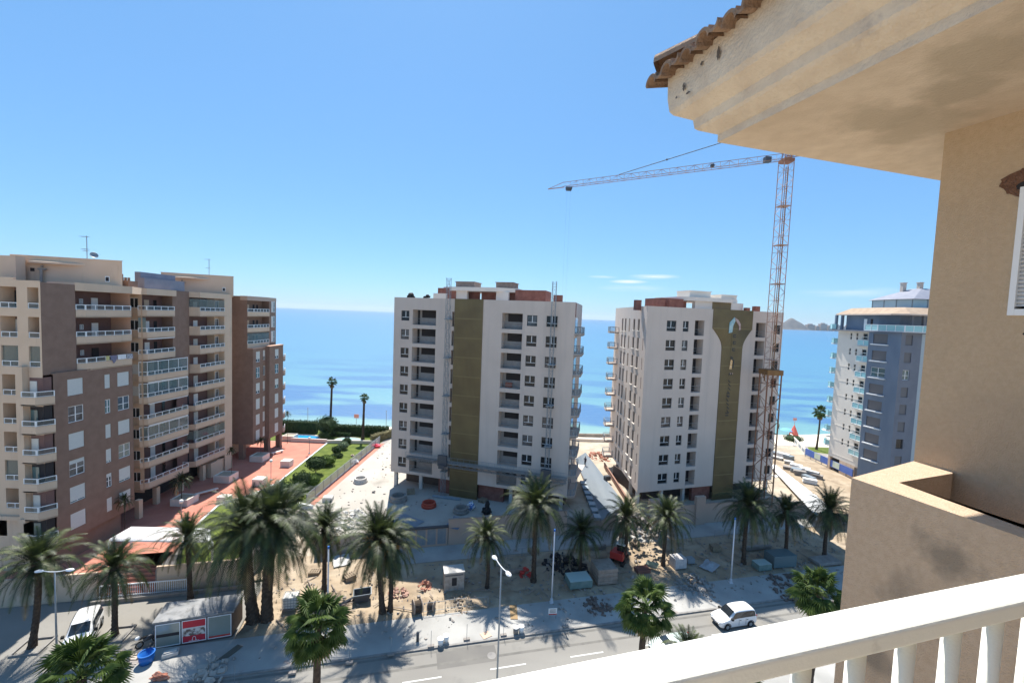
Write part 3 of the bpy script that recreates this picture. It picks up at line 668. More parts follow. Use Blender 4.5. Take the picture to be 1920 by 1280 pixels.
bal = MB(); bal.tube((0, 0, -.98), (0, 0, 0), .0158, 16); bme = bal.mesh('baluster', M_rail, smooth=True)
orr = Vector((.0905, .6175)); sb = .7326 - orr.dot(rd)
for k in range(-30, 6):
    p = orr + rd * (sb + .1336 * k); inst('baluster', bme, rail, Matrix.Translation((p.x, p.y, EZ - .588)))
b = MB(Frl); b.box(-3.9, 1.7, -.055, -.018, EZ - 1.60, EZ - 1.565); b.build('bottom_rail', M_rail, rail)
# ================================================================== TWO PALE TOWERS UNDER CONSTRUCTION
def loggia_fill(t, F, x0, x1, za, zb, d, wall, style=0, seed=0):
    """inside of a loggia: back wall, unfinished parapet line, thin safety rail"""
    b = MB(F); b.quad((x0, d - .01, za), (x1, d - .01, za), (x1, d - .01, zb), (x0, d - .01, zb)); lo = b.build('loggia', M_block, t)
    b = MB(F); w = x1 - x0; z1 = zb - .15
    if style == 0:      # dark panel stands in for the unlit room above a low block wall
        b.box(x0 + w * .2, x1 - .03, d - .05, d - .02, za + 1.15, z1 + .1); b.box(x0 + .08, x0 + .42, d - .06, d - .02, za + .05, z1 + .1)
    elif style == 1:
        b.box(x0 + w * .16, x1 - .02, d - .05, d - .02, za + 1.1, z1 + .05)
    else:
        b.box(x0 + .08, x1 - .05, d - .05, d - .02, za + .05, z1 + .1)
    b.build('opening', M_dark, lo)  # dark panel in place of an open, unlit room
    b = MB(F); b.tube((x0, .12, za + 1.0), (x1, .12, za + 1.0), .03, 4); b.tube((x0, .12, za + .55), (x1, .12, za + .55), .02, 4)
    b.build('safety_rail', M_galv, lo)
def hull(b, poly, z0, z1, skip=0):
    n = len(poly)
    for k in range(n - skip):
        p, q = poly[k], poly[(k + 1) % n]; b.quad((*p, z0), (*q, z0), (*q, z1), (*p, z1))
def gold_panel(t, F, outline, z0, y=-.10, step=.20):
    """folded metal cladding: vertical ribs, horizontal joints, cut to a given outline (list of (z, xl, xr))"""
    b = MB(F)
    for (za, xl, xr), (zb, xl2, xr2) in zip(outline, outline[1:]):
        n = max(2, int(round((xr - xl) / step))); 
        for k in range(n):
            f0, f1 = k / n, (k + 1) / n; fm = (f0 * .5 + f1 * .5)
            P = lambda f, z, l, r: l + (r - l) * f
            b.quad((P(f0, za, xl, xr), y, za), (P(fm, za, xl, xr), y - .05, za), (P(fm, zb, xl2, xr2), y - .05, zb), (P(f0, zb, xl2, xr2), y, zb))
            b.quad((P(fm, za, xl, xr), y - .05, za), (P(f1, za, xl, xr), y, za), (P(f1, zb, xl2, xr2), y, zb), (P(fm, zb, xl2, xr2), y - .05, zb))
        b.quad((xl, 0, za), (xl, y, za), (xl2, y, zb), (xl2, 0, zb)); b.quad((xr, y, za), (xr, 0, za), (xr2, 0, zb), (xr2, y, zb))
    g = b.build('metal_cladding', M_gold, t)
    z = outline[-1][0] - 3.05
    def wid(z):
        for (za, xl, xr), (zb, xl2, xr2) in zip(outline, outline[1:]):
            lo, hi = min(za, zb), max(za, zb)
            if lo <= z <= hi: f = (z - za) / (zb - za); return xl + (xl2 - xl) * f, xr + (xr2 - xr) * f
        return outline[0][1:]
    while z > outline[0][0] + .5:
        l, r = wid(z); b = MB(F); b.box(l + .03, r - .03, y - .062, y - .045, z - .07, z + .07); z -= 3.0; b.build('joint', M_goldband, g)
    return g
def mast(t, F, x, z0, z1, y=-.8):
    b = MB(F); lattice(b, (x, y, z0), (x, y, z1), .55, .75, .035, .018)
    for z in [z0 + 4 + 6 * k for k in range(int((z1 - z0 - 4) / 6))]: b.box(x - .5, x + .5, y - .3, -.01, z, z + .12); 
    return b.build('mast', M_galv, t)

# ---- tower with the hanging work platform
P2, Q2 = (-19.3, 70.0), (8.95, 62.05); F2 = Fr(P2, Q2); L2 = dist2(P2, Q2)
T2 = thing('apartment_tower', 'pale unfinished tower block with work platform and two lattice masts on its face', 'building', (-5.0, 73.0, PZ), 'twin towers under construction')
ops = []; log1, log2 = [], []
for k in range(9):
    z = 30.05 - 3 * k; zl = 29.45 - 3 * k
    ops += [(1.31, 2.76, z, z + 1.6, .22), (22.24, 23.79, z, z + 1.6, .22), (25.18, 26.81, z, z + 1.6, .22)]
    ops += [(3.36, 7.46, zl, zl + 2.4, 1.7), (18.36, 21.57, zl, zl + 2.4, 1.6), (10.18, 10.55, zl, zl + 2.3, .8)]
b = MB(); punch(b, F2, L2, 5.1, 33.75, ops)
sd2 = Vector((.22, .975)).normalized(); bl2 = Vector((.13, .99)).normalized()
Bk = (Q2[0] + sd2.x * 15, Q2[1] + sd2.y * 15); Bl = (P2[0] + .26 * 14, P2[1] + .965 * 14)
hull(b, [Q2, Bk, Bl, P2], 5.1, 33.75, 1)
b.M = F2; b.box(0, L2 - .02, .02, .28, 33.0, 33.748); b.quad((0, 0, 5.1), (L2, 0, 5.1), (L2 + 1, 15, 5.1), (0, 14, 5.1)); b.quad((.05, .05, 33.0), (L2 - .05, .05, 33.0), (L2 - 1, 14, 33.0), (.05, 14, 33.0))
b.box(0, L2, -.03, .0, 5.0, 5.22)
b.M = I4; b.build('wall', M_facade, T2)
kindsw = ['cross'] * 27
rw = random.Random(4)
for k in range(9):
    z = 30.05 - 3 * k; zl = 29.45 - 3 * k
    window(T2, F2, 1.31, z, 1.45, 1.6, 'cross'); window(T2, F2, 22.24, z, 1.55, 1.6, 'cross'); window(T2, F2, 25.18, z, 1.63, 1.6, 'cross')
    loggia_fill(T2, F2, 3.36, 7.46, zl, zl + 2.4, 1.7, M_facade, 0, 1); loggia_fill(T2, F2, 18.36, 21.57, zl, zl + 2.4, 1.6, M_facade, 1)
    b = MB(F2); b.quad((10.18, .78, zl), (10.55, .78, zl), (10.55, .78, zl + 2.3), (10.18, .78, zl + 2.3)); b.build('slot_window', M_glass, T2)
b = MB(F2); bx = [(18.9 + .1, 20.0, .9, 1.3, 29.45 - 9 + .02, 29.45 - 9 + .8)]
b.box(*bx[0]); b.build('brick_stack', M_brick, T2)
gold_panel(T2, F2, [(2.54, 10.62, 15.30), (33.78, 10.62, 15.30)], 2.5)
# red brick ground floor, columns, dark void
for x0, x1 in ((8.4, 10.6), (15.3, 19.4)): b = MB(F2); b.box(x0, x1, .6, 1.2, PZ, 5.1); b.build('brick_infill', M_brick, T2)
b = MB(F2); b.box(1.2, 28.6, 3.0, 12.5, PZ, 5.1); b.build('dark_void_core', M_undercroft, T2)  # widened and coloured dark to stand in for the shaded void
for x in (.6, 5.2, 20.6, 24.6, 28.4):
    b = MB(F2); b.box(x - .25, x + .25, .5, 1.0, PZ, 5.1); b.build('column', M_concrete, T2)
# curved corner balconies on the right-hand side
for k in range(10):
    zf = 29.15 - 3 * k + 3 * 0
    if zf < 4: break
    c = Vector(Q2); n = Vector((sd2.y, -sd2.x)); pts = [xy(c + sd2 * .1)] + [xy(c + sd2 * (1.15 - 1.05 * math.cos(a)) + n * 1.15 * math.sin(a)) for a in (R(30), R(55), R(80))] + [xy(c + sd2 * 5.5 + n * 1.15), xy(c + sd2 * 5.5)]
    bo = balcony(T2, pts, zf, fascia=(-.28, .06), rail=.95, mat_f=M_facade, frame=M_galv, posts=1.6, glass=M_clear)
    b = MB(Fr(xy(c), xy(c + sd2))); b.box(.6, 5.0, -.03, -.005, zf + .05, zf + 2.35); b.build('balcony_door', M_glass, T2)
b = MB(Fr(Q2, Bk)); b.box(.02, 1.2, -.05, -.004, 31.6, 33.6); b.build('brick_patch', M_brick, T2)
# roof level
def pent2(t, F, x0, x1, y0, slabz, boxes, bricks, cols, tone, flare=0):
    b = MB(F); b.prism([(x0 + 1.2, y0 - .0), (x1 - 2.8, y0), (x1, y0 + 1.6), (x1, y0 + 8), (x0 - 1, y0 + 8), (x0 - 1, y0 + 1.2)], slabz, slabz + .62); b.build('roof_slab', tone, t)
    for c in cols: b = MB(F); b.box(c[0], c[1], y0 + .5, y0 + 1.2, 33.0, slabz); b.build('roof_wall', tone, t)
    for i, (a0, a1, h) in enumerate(boxes): b = MB(F); b.box(a0, a1, y0 + 1.2, y0 + 4.4, slabz + .62, slabz + .62 + h); b.box(a0 - .12, a1 + .12, y0 + 1.08, y0 + 4.52, slabz + .62 + h, slabz + .72 + h); b.build('vent_housing', mat('mortar_brown', (.22, .17, .145), .95, (.28, .22, .19), 2) if not flare else tone, t)
    for (a0, a1, yy0, yy1, h) in bricks: b = MB(F); b.box(a0, a1, yy0, yy1, 33.0, h); b.build('brick_wall', M_brick, t)
pent2(T2, F2, 8.0, 19.6, 2.2, 35.15, [(9.2, 12.4, .85), (16.1, 18.9, .85)], [(6.4, 9.6, 2.6, 8, 35.55), (19.3, 24.2, 3.5, 8, 35.55), (9.6, 12.9, 4.5, 5, 35.1), (13.3, 19.3, 4.5, 5, 35.1)], [(9.3, 11.5), (16.4, 18.4)], M_facade_w)
b = MB(F2); b.box(25.9, 27.2, .8, 1.5, 33.0, 34.75); b.build('chimney', M_brick, T2)
b = MB(F2); b.box(6.3, 8.6, 1.2, 1.4, 33.7, 34.6); b.build('roof_parapet', M_facade_w, T2)
for x, r_, lab in ((2.8, .75, 'dark rounded heap of sacks on the left end of the tower roof'), (5.4, .5, 'smaller dark heap of sacks on the tower roof beside the larger heap')):
    c = F2 @ Vector((x, .9, 33.9)); b = MB()
    for k in range(6): b.blob((c.x + random.uniform(-.5, .5) * r_ * 1.5, c.y + random.uniform(-.3, .3), c.z + random.uniform(-.2, .5) * r_), r_ * .6, (1, 1, .7), k + x, .4, 2)
    tag(b.build('sack_heap', M_rubber, None, True), lab, 'sacks', 'heaps on the tower roofs')
# hanging work platform on two masts
MC = thing('mast_climber', 'grey mast climbing work platform hung across the face of the left pale tower', 'work platform', tuple(F2 @ Vector((10, -.8, PZ))))
mast(MC, F2, 9.85, PZ, 36.9); mast(MC, F2, 26.3, PZ, 36.6)
b = MB(F2)
for x0_, x1_, zz in ((3.4, 9.3, 8.35), (10.4, 25.7, 8.05), (26.8, 29.3, 7.95)):
    lattice(b, (x0_, -.9, zz - .3), (x1_, -.9, zz - .3), .5, .6, .045, .03)
b.build('truss', M_galv, MC)
b = MB(F2); b.box(3.4, 29.3, -1.3, -.25, 8.10, 8.16); b.build('deck', M_concdk, MC)
b = MB(F2)
for yy in (-1.3,):
    for zz in (8.6, 9.1): b.tube((3.4, yy, zz), (29.3, yy, zz), .022, 4)
    for k in range(27): b.tube((3.4 + k, yy, 8.1), (3.4 + k, yy, 9.1), .022, 4)
    for k in range(104): b.tube((3.4 + k * .25, yy, 8.15), (3.4 + k * .25, yy, 9.08), .008, 3, cap=False)
b.build('guard_rail', M_galv, MC)
for x in (9.85, 26.3): b = MB(F2); b.box(x - .75, x + .75, -1.5, -1.1, 7.6, 9.3); b.box(x - .5, x + .5, -1.75, -1.5, 7.3, 7.9); b.build('drive_unit', M_steel, MC)

# ---- tower with the flared olive panel
P3, Q3 = (20.2, 65.0), (45.6, 72.77); F3 = Fr(P3, Q3); L3 = dist2(P3, Q3)
T3 = thing('apartment_tower', 'pale unfinished tower block with flared olive panel and emblem, behind the tower crane', 'building', (33, 76, PZ), 'twin towers under construction')
ops = []
for k in range(9):
    z = 30.05 - 3 * k; zl = 29.43 - 3 * k
    ops += [(3.57, 5.30, z - .02, z + 1.6, .2), (6.53, 7.60, z - .02, z + 1.6, .2), (24.8, 26.07, z, z + 1.5, .2), (8.74, 10.52, zl, zl + 2.42, 1.4), (20.85, 22.85, zl, zl + 2.42, 1.4)]
b = MB(); punch(b, F3, L3, 4.95, 33.72, ops)
F3L = Fr((20.2, 81.5), (20.2, 65.0)); opsL = []
cols3 = [(1.75, .95, -.5, 2.25), (3.85, .95, -.5, 2.25), (9.25, 1.05, -.15, 1.85), (11.85, 1.05, -.15, 1.85)]
for k in range(9):
    z = 30.0 - 3 * k
    for x, w, a, h in cols3: opsL.append((x, x + w, z + a, z + a + h, .25))
    opsL.append((6.55, 7.35, z - .5, z + 1.75, .12)); opsL.append((14.9, 15.35, z - .15, z + 1.7, .12))
punch(b, F3L, 16.5, 4.95, 33.72, opsL)
hull(b, [Q3, (42.0, 86.0), (20.2, 81.5)], 4.95, 33.72, 1)
i = b.P([(20.25, 65.05, 33.1), (45.5, 72.8, 33.1), (41.9, 85.9, 33.1), (20.25, 81.4, 33.1)]); b.f.append((i, i + 1, i + 2, i + 3)); i = b.P([(20.2, 65, 4.95), (45.6, 72.77, 4.95), (42, 86, 4.95), (20.2, 81.5, 4.95)]); b.f.append((i + 3, i + 2, i + 1, i))
b.M = F3; b.box(0.02, L3 - .02, .02, .25, 33.1, 33.718); b.M = F3L; b.box(.02, 16.2, .02, .25, 33.1, 33.716); b.M = I4
b.build('wall', M_facade, T3)
for k in range(9):
    z = 30.05 - 3 * k; zl = 29.43 - 3 * k; zz = 30.0 - 3 * k
    window(T3, F3, 3.57, z - .02, 1.73, 1.62, 'cross'); window(T3, F3, 6.53, z - .02, 1.07, 1.62, 'cross'); window(T3, F3, 24.8, z, 1.27, 1.5, 'none')
    loggia_fill(T3, F3, 8.74, 10.52, zl, zl + 2.42, 1.4, M_facade, 2); loggia_fill(T3, F3, 20.85, 22.85, zl, zl + 2.42, 1.4, M_facade, 2)
    for x, w, a, h in cols3: window(T3, F3L, x, zz + a, w, h, 'none', y=.18)
    for x, w, a, h in ((6.55, .8, -.5, 2.25), (14.9, .45, -.15, 1.85)):
        b = MB(F3L); b.quad((x, .11, zz + a), (x + w, .11, zz + a), (x + w, .11, zz + a + h), (x, .11, zz + a + h)); b.build('louvre', M_beige, T3)
for k in range(9):
    z = 30.0 - 3 * k
    for x, w, a, h in cols3: b = MB(F3L); b.box(x - .12, x + w + .12, -.14, .03, z + a - .12, z + a); b.build('window_sill', M_facade_w, T3)
fl = [(2.54, 14.15, 18.25), (27.5, 14.15, 18.25)]
for j in range(1, 9): f = j / 8; e = f * f; fl.append((27.5 + 3.2 * f, 14.15 - 2.05 * (1 - math.cos(f * math.pi / 2)) ** 1.0, 18.25 + 1.75 * (1 - math.cos(f * math.pi / 2))))
fl.append((33.76, 12.08, 20.0))
g = gold_panel(T3, F3, fl, 2.5)
# emblem: two folded leaf shapes, then a column of small sloping marks
def plate(name, pts, m, y=-.24, th=.05, parent=None):
    b = MB(F3); n = len(pts); i = b.P([(p[0], y, p[1]) for p in pts] + [(p[0], y + th, p[1]) for p in pts])
    b.f.append(tuple(i + k for k in range(n))); b.f += [(i + k, i + n + k, i + n + (k + 1) % n, i + (k + 1) % n) for k in range(n)]
    return b.build(name, m, parent or T3)
M_emb = mat('pale_blue_enamel', (.24, .40, .45), .3, (.42, .55, .56), 2, metal=.4); M_emb2 = mat('rose_enamel', (.38, .24, .22), .4, (.55, .42, .38), 3, metal=.3)
plate('emblem', [(15.15, 30.0), (15.85, 30.15), (15.95, 31.2), (16.35, 32.0), (16.1, 32.6), (15.2, 31.7)], M_emb)
plate('emblem', [(16.15, 32.55), (16.45, 32.0), (17.1, 31.2), (17.15, 30.5), (17.5, 30.6), (17.45, 31.5), (16.9, 32.2)], M_emb2)
plate('emblem', [(15.9, 27.0), (16.0, 27.0), (16.05, 29.9), (15.95, 29.9)], M_goldband)
rr = random.Random(5)
def stroke(x0, z0, x1, z1, w, m):
    dx, dz = x1 - x0, z1 - z0; l = math.hypot(dx, dz); nx, nz = -dz / l * w, dx / l * w
    plate('lettering', [(x0 - nx, z0 - nz), (x1 - nx, z1 - nz), (x1 + nx, z1 + nz), (x0 + nx, z0 + nz)], m)
for (x, z) in ((16.35, 29.4), (16.4, 28.3), (16.35, 27.2)):
    for dz in (0, .35): stroke(x - .25, z + dz, x + .3, z + dz, .07, M_darkf)
    stroke(x - .22, z, x - .22, z + .35, .05, M_darkf)
for k, z in enumerate((26.2, 25.9)): stroke(15.9, z, 16.4, z - .3, .08, M_darkf)
plate('lettering', [(15.75, 24.2), (16.25, 24.2), (16.3, 25.6), (15.95, 25.8)], mat('copper_letters', (.62, .36, .14), .3, (.8, .7, .5), 5, metal=.6))
plate('lettering', [(16.35, 24.3), (16.55, 24.3), (16.6, 25.7), (16.4, 25.7)], M_darkf)
for k in range(4): stroke(15.75 + .2 * k, 23.2 + .25 * (k % 2), 15.95 + .2 * k, 23.5, .08, M_emb2 if k % 2 else M_darkf)
for k in range(9): z = 22.4 - .62 * k; x = 15.9 + .12 * math.sin(k); stroke(x - .2, z, x + .25, z - .42, .06, M_darkf); 
for z in (20.2, 17.0): stroke(15.6, z, 16.2, z, .07, M_darkf); stroke(15.6, z - .4, 16.2, z - .4, .07, M_darkf)
b = MB(F3); b.box(10.6, 14.1, .5, 1.1, PZ, 4.95); b.build('brick_infill', M_brick, T3)
b = MB(F3); b.box(2.8, 25.6, 2.8, 12, PZ, 4.95); b.build('dark_void_core', M_undercroft, T3)  # dark colour stands in for the shade under this tower too
for x in (.5, 4.8, 8.9, 22.5, 26.0): b = MB(F3); b.box(x - .22, x + .22, .4, .9, PZ, 4.95); b.build('column', M_concrete, T3)
for x in (2.0, 6.5, 11.0): b = MB(F3L); b.box(x - .2, x + .2, .3, .8, PZ, 4.95); b.build('column', M_concrete, T3)
pent2(T3, F3, 9.2, 20.2, 2.0, 35.0, [(10.0, 14.2, 1.0), (16.4, 19.6, .65)], [(4.2, 8.4, 2.6, 7, 35.2), (8.4, 9.8, 3.6, 4.2, 34.9), (20.2, 20.9, 1.5, 2.2, 34.3)], [(10.6, 14.0), (17.9, 20.4)], M_facade_w, flare=1)
b = MB(F3); b.box(14.0, 17.9, 2.6, 2.8, 33.1, 35.0); b.build('roof_wall', M_gold, T3)
for x, yy, w in ((-1.2, 3, .9), (1.9, 1.2, .8), (3.3, .9, .85)): b = MB(F3); b.box(x + 1.2, x + 1.2 + w, yy, yy + .8, 33.1, 34.9 if x > 0 else 34.7); b.build('chimney', M_brick, T3)
b = MB(F3); b.box(21.6, 22.5, 1, 1.8, 33.1, 34.6); b.build('chimney', M_brick, T3)
for k in range(10):     # rear balconies that stick out to the left at the seaward corner
    zf = 29.1 - 3 * k + .0
    if zf < 4: break
    pts = [(20.2, 84.5), (18.7, 84.3), (18.5, 82.0), (20.2, 81.6)]
    balcony(T3, pts, zf, fascia=(-.22, .05), rail=.95, mat_f=M_facade, frame=M_galv, posts=1.2, glass=M_clear)
b = MB(); b.box(20.2, 30, 81.5, 85, 4.95, 33.7); b.build('rear_wing', M_facade, T3)

# ---- white and blue tower at right
T4 = thing('apartment_tower', 'white and slate blue tower with teal glass balconies and glazed penthouse at right', 'building', (70, 80, PZ))
cW0, cW1 = (66.25, 87.6), (66.7, 79.0); cB0, cB1 = (65.05, 78.6), (66.4, 73.5); cD1 = (70.0, 73.6)
FW = Fr(cW0, cW1); LW = dist2(cW0, cW1); FB = Fr(cB0, cB1); LB = dist2(cB0, cB1); FD = Fr(cB1, cD1); LD = dist2(cB1, cD1)
TOP4 = 31.0; opsW = []; opsB = []; opsD = []
for k in range(8):
    z = 29.5 - 3 * k
    opsW += [(2.95, 3.35, z - .1, z + 1.1, .2), (4.35, 4.75, z - .1, z + 1.1, .2), (5.9, 6.85, z + .05, z + 1.1, .2)]
    opsB += [(.75, 3.15, z - .5, z + 1.2, .2)]; opsD += [(.75, 2.0, z - .5, z + 1.2, .2)]
opsW.append((6.1, 7.3, 3.4, 6.0, .2))
b = MB(); punch(b, FW, LW, 5.2, TOP4, opsW[:-1]); b.build('wall', M_facade_w, T4)
b = MB(); punch(b, Fr(xy(FW @ Vector((2.9, 0, 0))), cW1), LW - 2.9, PZ, 5.2, [(3.5, 4.7, PZ + .2, 5.0, .2)]); b.M = FW; b.box(.0, .55, .0, .5, PZ, 5.2); b.quad((0, 0, 5.2), (LW, 0, 5.2), (LW, 8, 5.2), (0, 8, 5.2)); b.build('ground_floor_wall', M_beige, T4)
b = MB(FW); b.box(6.4, 7.6, .12, .2, PZ + .2, 5.0); b.build('shutter', M_greyshut, T4)
b = MB(FW)
for k in range(9): b.box(0, LW - .02, -.03, 0, 31.0 - 3 * k - .2 - .9, 31.0 - 3 * k - .05 - .9)
b.build('string_course', M_facade_w, T4)
b = MB(); punch(b, FB, LB, 3.2, TOP4, opsB); b.quad((*cW1, 3.2), (*cB0, 3.2), (*cB0, TOP4), (*cW1, TOP4)); b.build('wall', M_blue, T4)
b = MB(); punch(b, FD, LD, PZ, TOP4, opsD); b.build('wall', M_bluedk, T4)
b = MB(); hull(b, [cD1, (71.4, 73.0), (86, 76), (84, 90), cW0], PZ, TOP4, 1); b.build('wall', mat('pale_grey_render', (.42, .47, .49), .9), T4)
for k in range(8):
    z = 29.5 - 3 * k
    window(T4, FW, 2.95, z - .1, .4, 1.2, 'none'); window(T4, FW, 4.35, z - .1, .4, 1.2, 'none'); window(T4, FW, 5.9, z + .05, .95, 1.05, 'none')
    w_ = window(T4, FB, .75, z - .5, 2.4, 1.7, 'white' if k == 2 else 'none'); 
    if k != 2: shutter(T4, w_, 2.4, 1.7, .95, M_greyshut)
    w_ = window(T4, FD, .75, z - .5, 1.25, 1.7, 'white' if k == 2 else 'none')
    if k not in (2, 6): shutter(T4, w_, 1.25, 1.7, .95, M_greyshut)
    b = MB(FB); b.box(.55, 3.35, -.35, .0, z - .78, z - .62); b.build('window_ledge', M_white, T4)
    # teal glass balcony on the white face, and the seaward ones at the far corner
    a = FW @ Vector((5.35, 0, 0)); pts = [xy(FW @ Vector((5.35, 0, 0))), xy(FW @ Vector((5.35, -.7, 0))), xy(FW @ Vector((8.25, -.7, 0))), xy(FW @ Vector((8.25, 0, 0)))]
    balcony(T4, pts, z - 1.15, fascia=(-.14, .03), rail=1.05, mat_f=M_white, glass=M_teal, frame=M_whitem, posts=1.4)
    pts = [(67.0, 89.5), (66.15, 89.2), (65.85, 88.2), (66.3, 87.55)]
    balcony(T4, pts, z - 1.15, fascia=(-.16, .03), rail=1.0, mat_f=M_white, glass=M_teal, frame=M_teal, posts=2)
# penthouse floor, eaves, glazed top storey and hip roof
c4 = Vector((75, 81))
b = MB(); b.prism([(66.2, 89.4), (65.3, 87.8), (64.8, 77.2), (66.0, 73.0), (72.5, 72.8), (88, 75), (86, 92)], TOP4, TOP4 + .22); b.build('terrace_slab', M_bluedk, T4)
b = MB(); b.prism([(66.9, 86.6), (66.9, 79.0), (67.6, 75.4), (72.2, 75.2), (86, 78), (84, 90)], TOP4 + .22, 34.1); b.build('penthouse_wall', M_blue, T4)
for p in ((66.1, 88.2), (66.4, 87.0), (68.3, 73.9), (70.3, 73.9)): b = MB(); b.box(p[0] - .2, p[0] + .2, p[1] - .2, p[1] + .2, TOP4 + .22, 34.1); b.build('column', M_blue if p[1] > 80 else M_bluedk, T4)
for (x, w) in ((4.4, .7), (5.9, .5)):
    b = MB(Fr((66.89, 86.6), (66.89, 79.0))); b.box(x, x + w, -.04, -.005, TOP4 + .3, 33.4); b.build('door', M_whitem if w > .6 else M_dark, T4)
balcony(T4, [(64.9, 79.6), (64.95, 76.8), (66.1, 72.7), (70.5, 72.5)], TOP4 + .22, fascia=(-.02, .06), rail=1.1, mat_f=M_whitem, glass=M_teal, frame=M_whitem, posts=1.4, slabpoly=[(65.2, 79), (66.4, 73.0), (66.9, 74)])
balcony(T4, [(66.7, 89.9), (65.9, 89.6), (65.3, 88.2), (65.5, 87.4)], TOP4 + .22, fascia=(-.02, .06), rail=1.0, mat_f=M_blue, glass=M_teal, frame=M_teal, posts=2)
M_eave = mat('tan_eave_tiles', (.34, .25, .18), .9, (.42, .32, .23), 1.2)
def frustum(b, lo, hi, z0, z1, th=.0):
    n = len(lo)
    for k in range(n): b.quad((*lo[k], z0), (*lo[(k + 1) % n], z0), (*hi[(k + 1) % n], z1), (*hi[k], z1))
    i = b.P([(*p, z1) for p in hi]); b.f.append(tuple(i + k for k in range(n)))
    i = b.P([(*p, z0) for p in lo]); b.f.append(tuple(i + k for k in reversed(range(n))))
lo = [(66.0, 88.4), (65.0, 74.4), (66.3, 72.2), (73, 72.0), (89, 74.5), (87, 93)]; hi = [(67.3, 86.0), (66.9, 78.6), (67.7, 74.8), (73, 74.6), (86, 77), (84, 90)]
b = MB(); frustum(b, lo, hi, 34.3, 35.5); b.build('roof', M_eave, T4)
b = MB(); b.prism(lo, 34.1, 34.29); b.build('eave', M_facade, T4)
g0 = [(70.3, 84.8), (70.2, 79.4), (70.9, 77.0), (76, 76.6), (84, 78), (82, 88)]
b = MB(); b.prism(g0, 35.5, 37.1); b.build('glazed_storey', mat('sky_glass', (.30, .42, .50), .08, (.38, .50, .58), .3, spec=.8), T4)
b = MB()
for p, q in zip(g0, g0[1:]):
    F = Fr(p, q); L = dist2(p, q); b.M = F; b.box(0, L, -.08, 0, 35.5, 35.62); k = max(1, round(L / 2.6))
    for j in range(k + 1): b.box(L * j / k - .06, L * j / k + .06, -.06, 0, 35.62, 37.1)
b.M = I4; b.build('mullions', M_galv, T4)
lo = [(69.8, 85.4), (69.5, 79.0), (70.3, 76.2), (76.4, 75.8), (85.6, 77.5), (83.4, 89.5)]; hi = [(75.6, 82.8), (75.7, 81.6), (76.0, 80.9), (77, 80.7), (79, 81), (78.5, 83)]
b = MB(); frustum(b, lo, hi, 37.12, 39.4); b.build('roof', mat('grey_zinc_roof', (.20, .21, .26), .6, (.25, .26, .30), 1), T4)
for p in ((74.6, 83.2), (76.2, 81.5), (77.9, 79.8)): b = MB(); b.box(p[0] - .33, p[0] + .33, p[1] - .33, p[1] + .33, 38.2, 40.5); b.box(p[0] - .42, p[0] + .42, p[1] - .42, p[1] + .42, 40.5, 40.62); b.build('chimney', M_facade, T4)
# ================================================================== BROWN AND BEIGE APARTMENT BLOCKS AT LEFT
T1 = thing('apartment_building', 'long beige and brown apartment complex with rows of stacked balconies at left', 'building', (-52, 60, PZ))
RT = 33.2; rl = random.Random(11)
# --- front (facing the street): beige pillars and loggias
FA = Fr((-60, 43.95), (-48.2, 43.95)); LA = 11.8
A = lambda X: X + 60
opsA = []
for k in range(9):
    zb = 32.5 - 3 * k; zo = 30.35 - 3 * k
    opsA += [(A(-55.4), A(-53.2), zo, zb, 1.5), (A(-52.4), A(-50.65), zo, zb, 1.5)]
    if k < 3: opsA += [(A(-49.55), A(-48.4), zo, zb, 1.4)]
b = MB(); punch(b, FA, LA, 8.2, RT, [o for o in opsA])
b.build('wall', M_beige, T1)
b = MB(FA); b.quad((0, 0, PZ), (LA - .3, 0, PZ), (LA - .3, 0, 8.2), (0, 0, 8.2)); b.box(A(-56), A(-53), -.05, .0, PZ, 5); b.build('ground_floor_wall', M_beige, T1)
for k in range(9):
    zb = 32.5 - 3 * k; zo = 30.35 - 3 * k; zf = zo - .75
    for x0, x1 in ((-55.4, -53.2), (-52.4, -50.65)) + (((-49.55, -48.4),) if k < 3 else ()):
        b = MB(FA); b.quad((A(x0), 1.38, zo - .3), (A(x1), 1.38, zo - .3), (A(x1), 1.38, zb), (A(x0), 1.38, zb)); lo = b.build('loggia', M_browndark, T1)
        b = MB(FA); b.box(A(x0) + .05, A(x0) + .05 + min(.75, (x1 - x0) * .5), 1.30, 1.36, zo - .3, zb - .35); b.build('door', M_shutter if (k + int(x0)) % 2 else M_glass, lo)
        # railing inside the opening
        b = MB(FA); L0, L1 = A(x0), A(x1); b.box(L0, L1, .04, .10, zo + .50, zo + .57); b.box(L0, L1, .04, .10, zo + .02, zo + .06)
        n = max(1, round((x1 - x0) / 1.1))
        for j in range(n + 1): x = min(max(L0 + (L1 - L0) * j / n, L0 + .03), L1 - .03); b.box(x - .03, x + .03, .035, .105, zo, zo + .5)
        r_ = b.build('railing', M_whitem, lo); g = MB(FA); g.quad((L0, .07, zo + .06), (L1, .07, zo + .06), (L1, .07, zo + .5), (L0, .07, zo + .5)); g.build('glass_panel', M_railglass, lo)
        if k == 2 and x0 > -54 or (k == 6 and x0 < -51):
            g = MB(FA); g.quad((L0, .15, zo), (L1, .15, zo), (L1, .15, zb), (L0, .15, zb)); g.build('glass_screen', M_screen, lo)
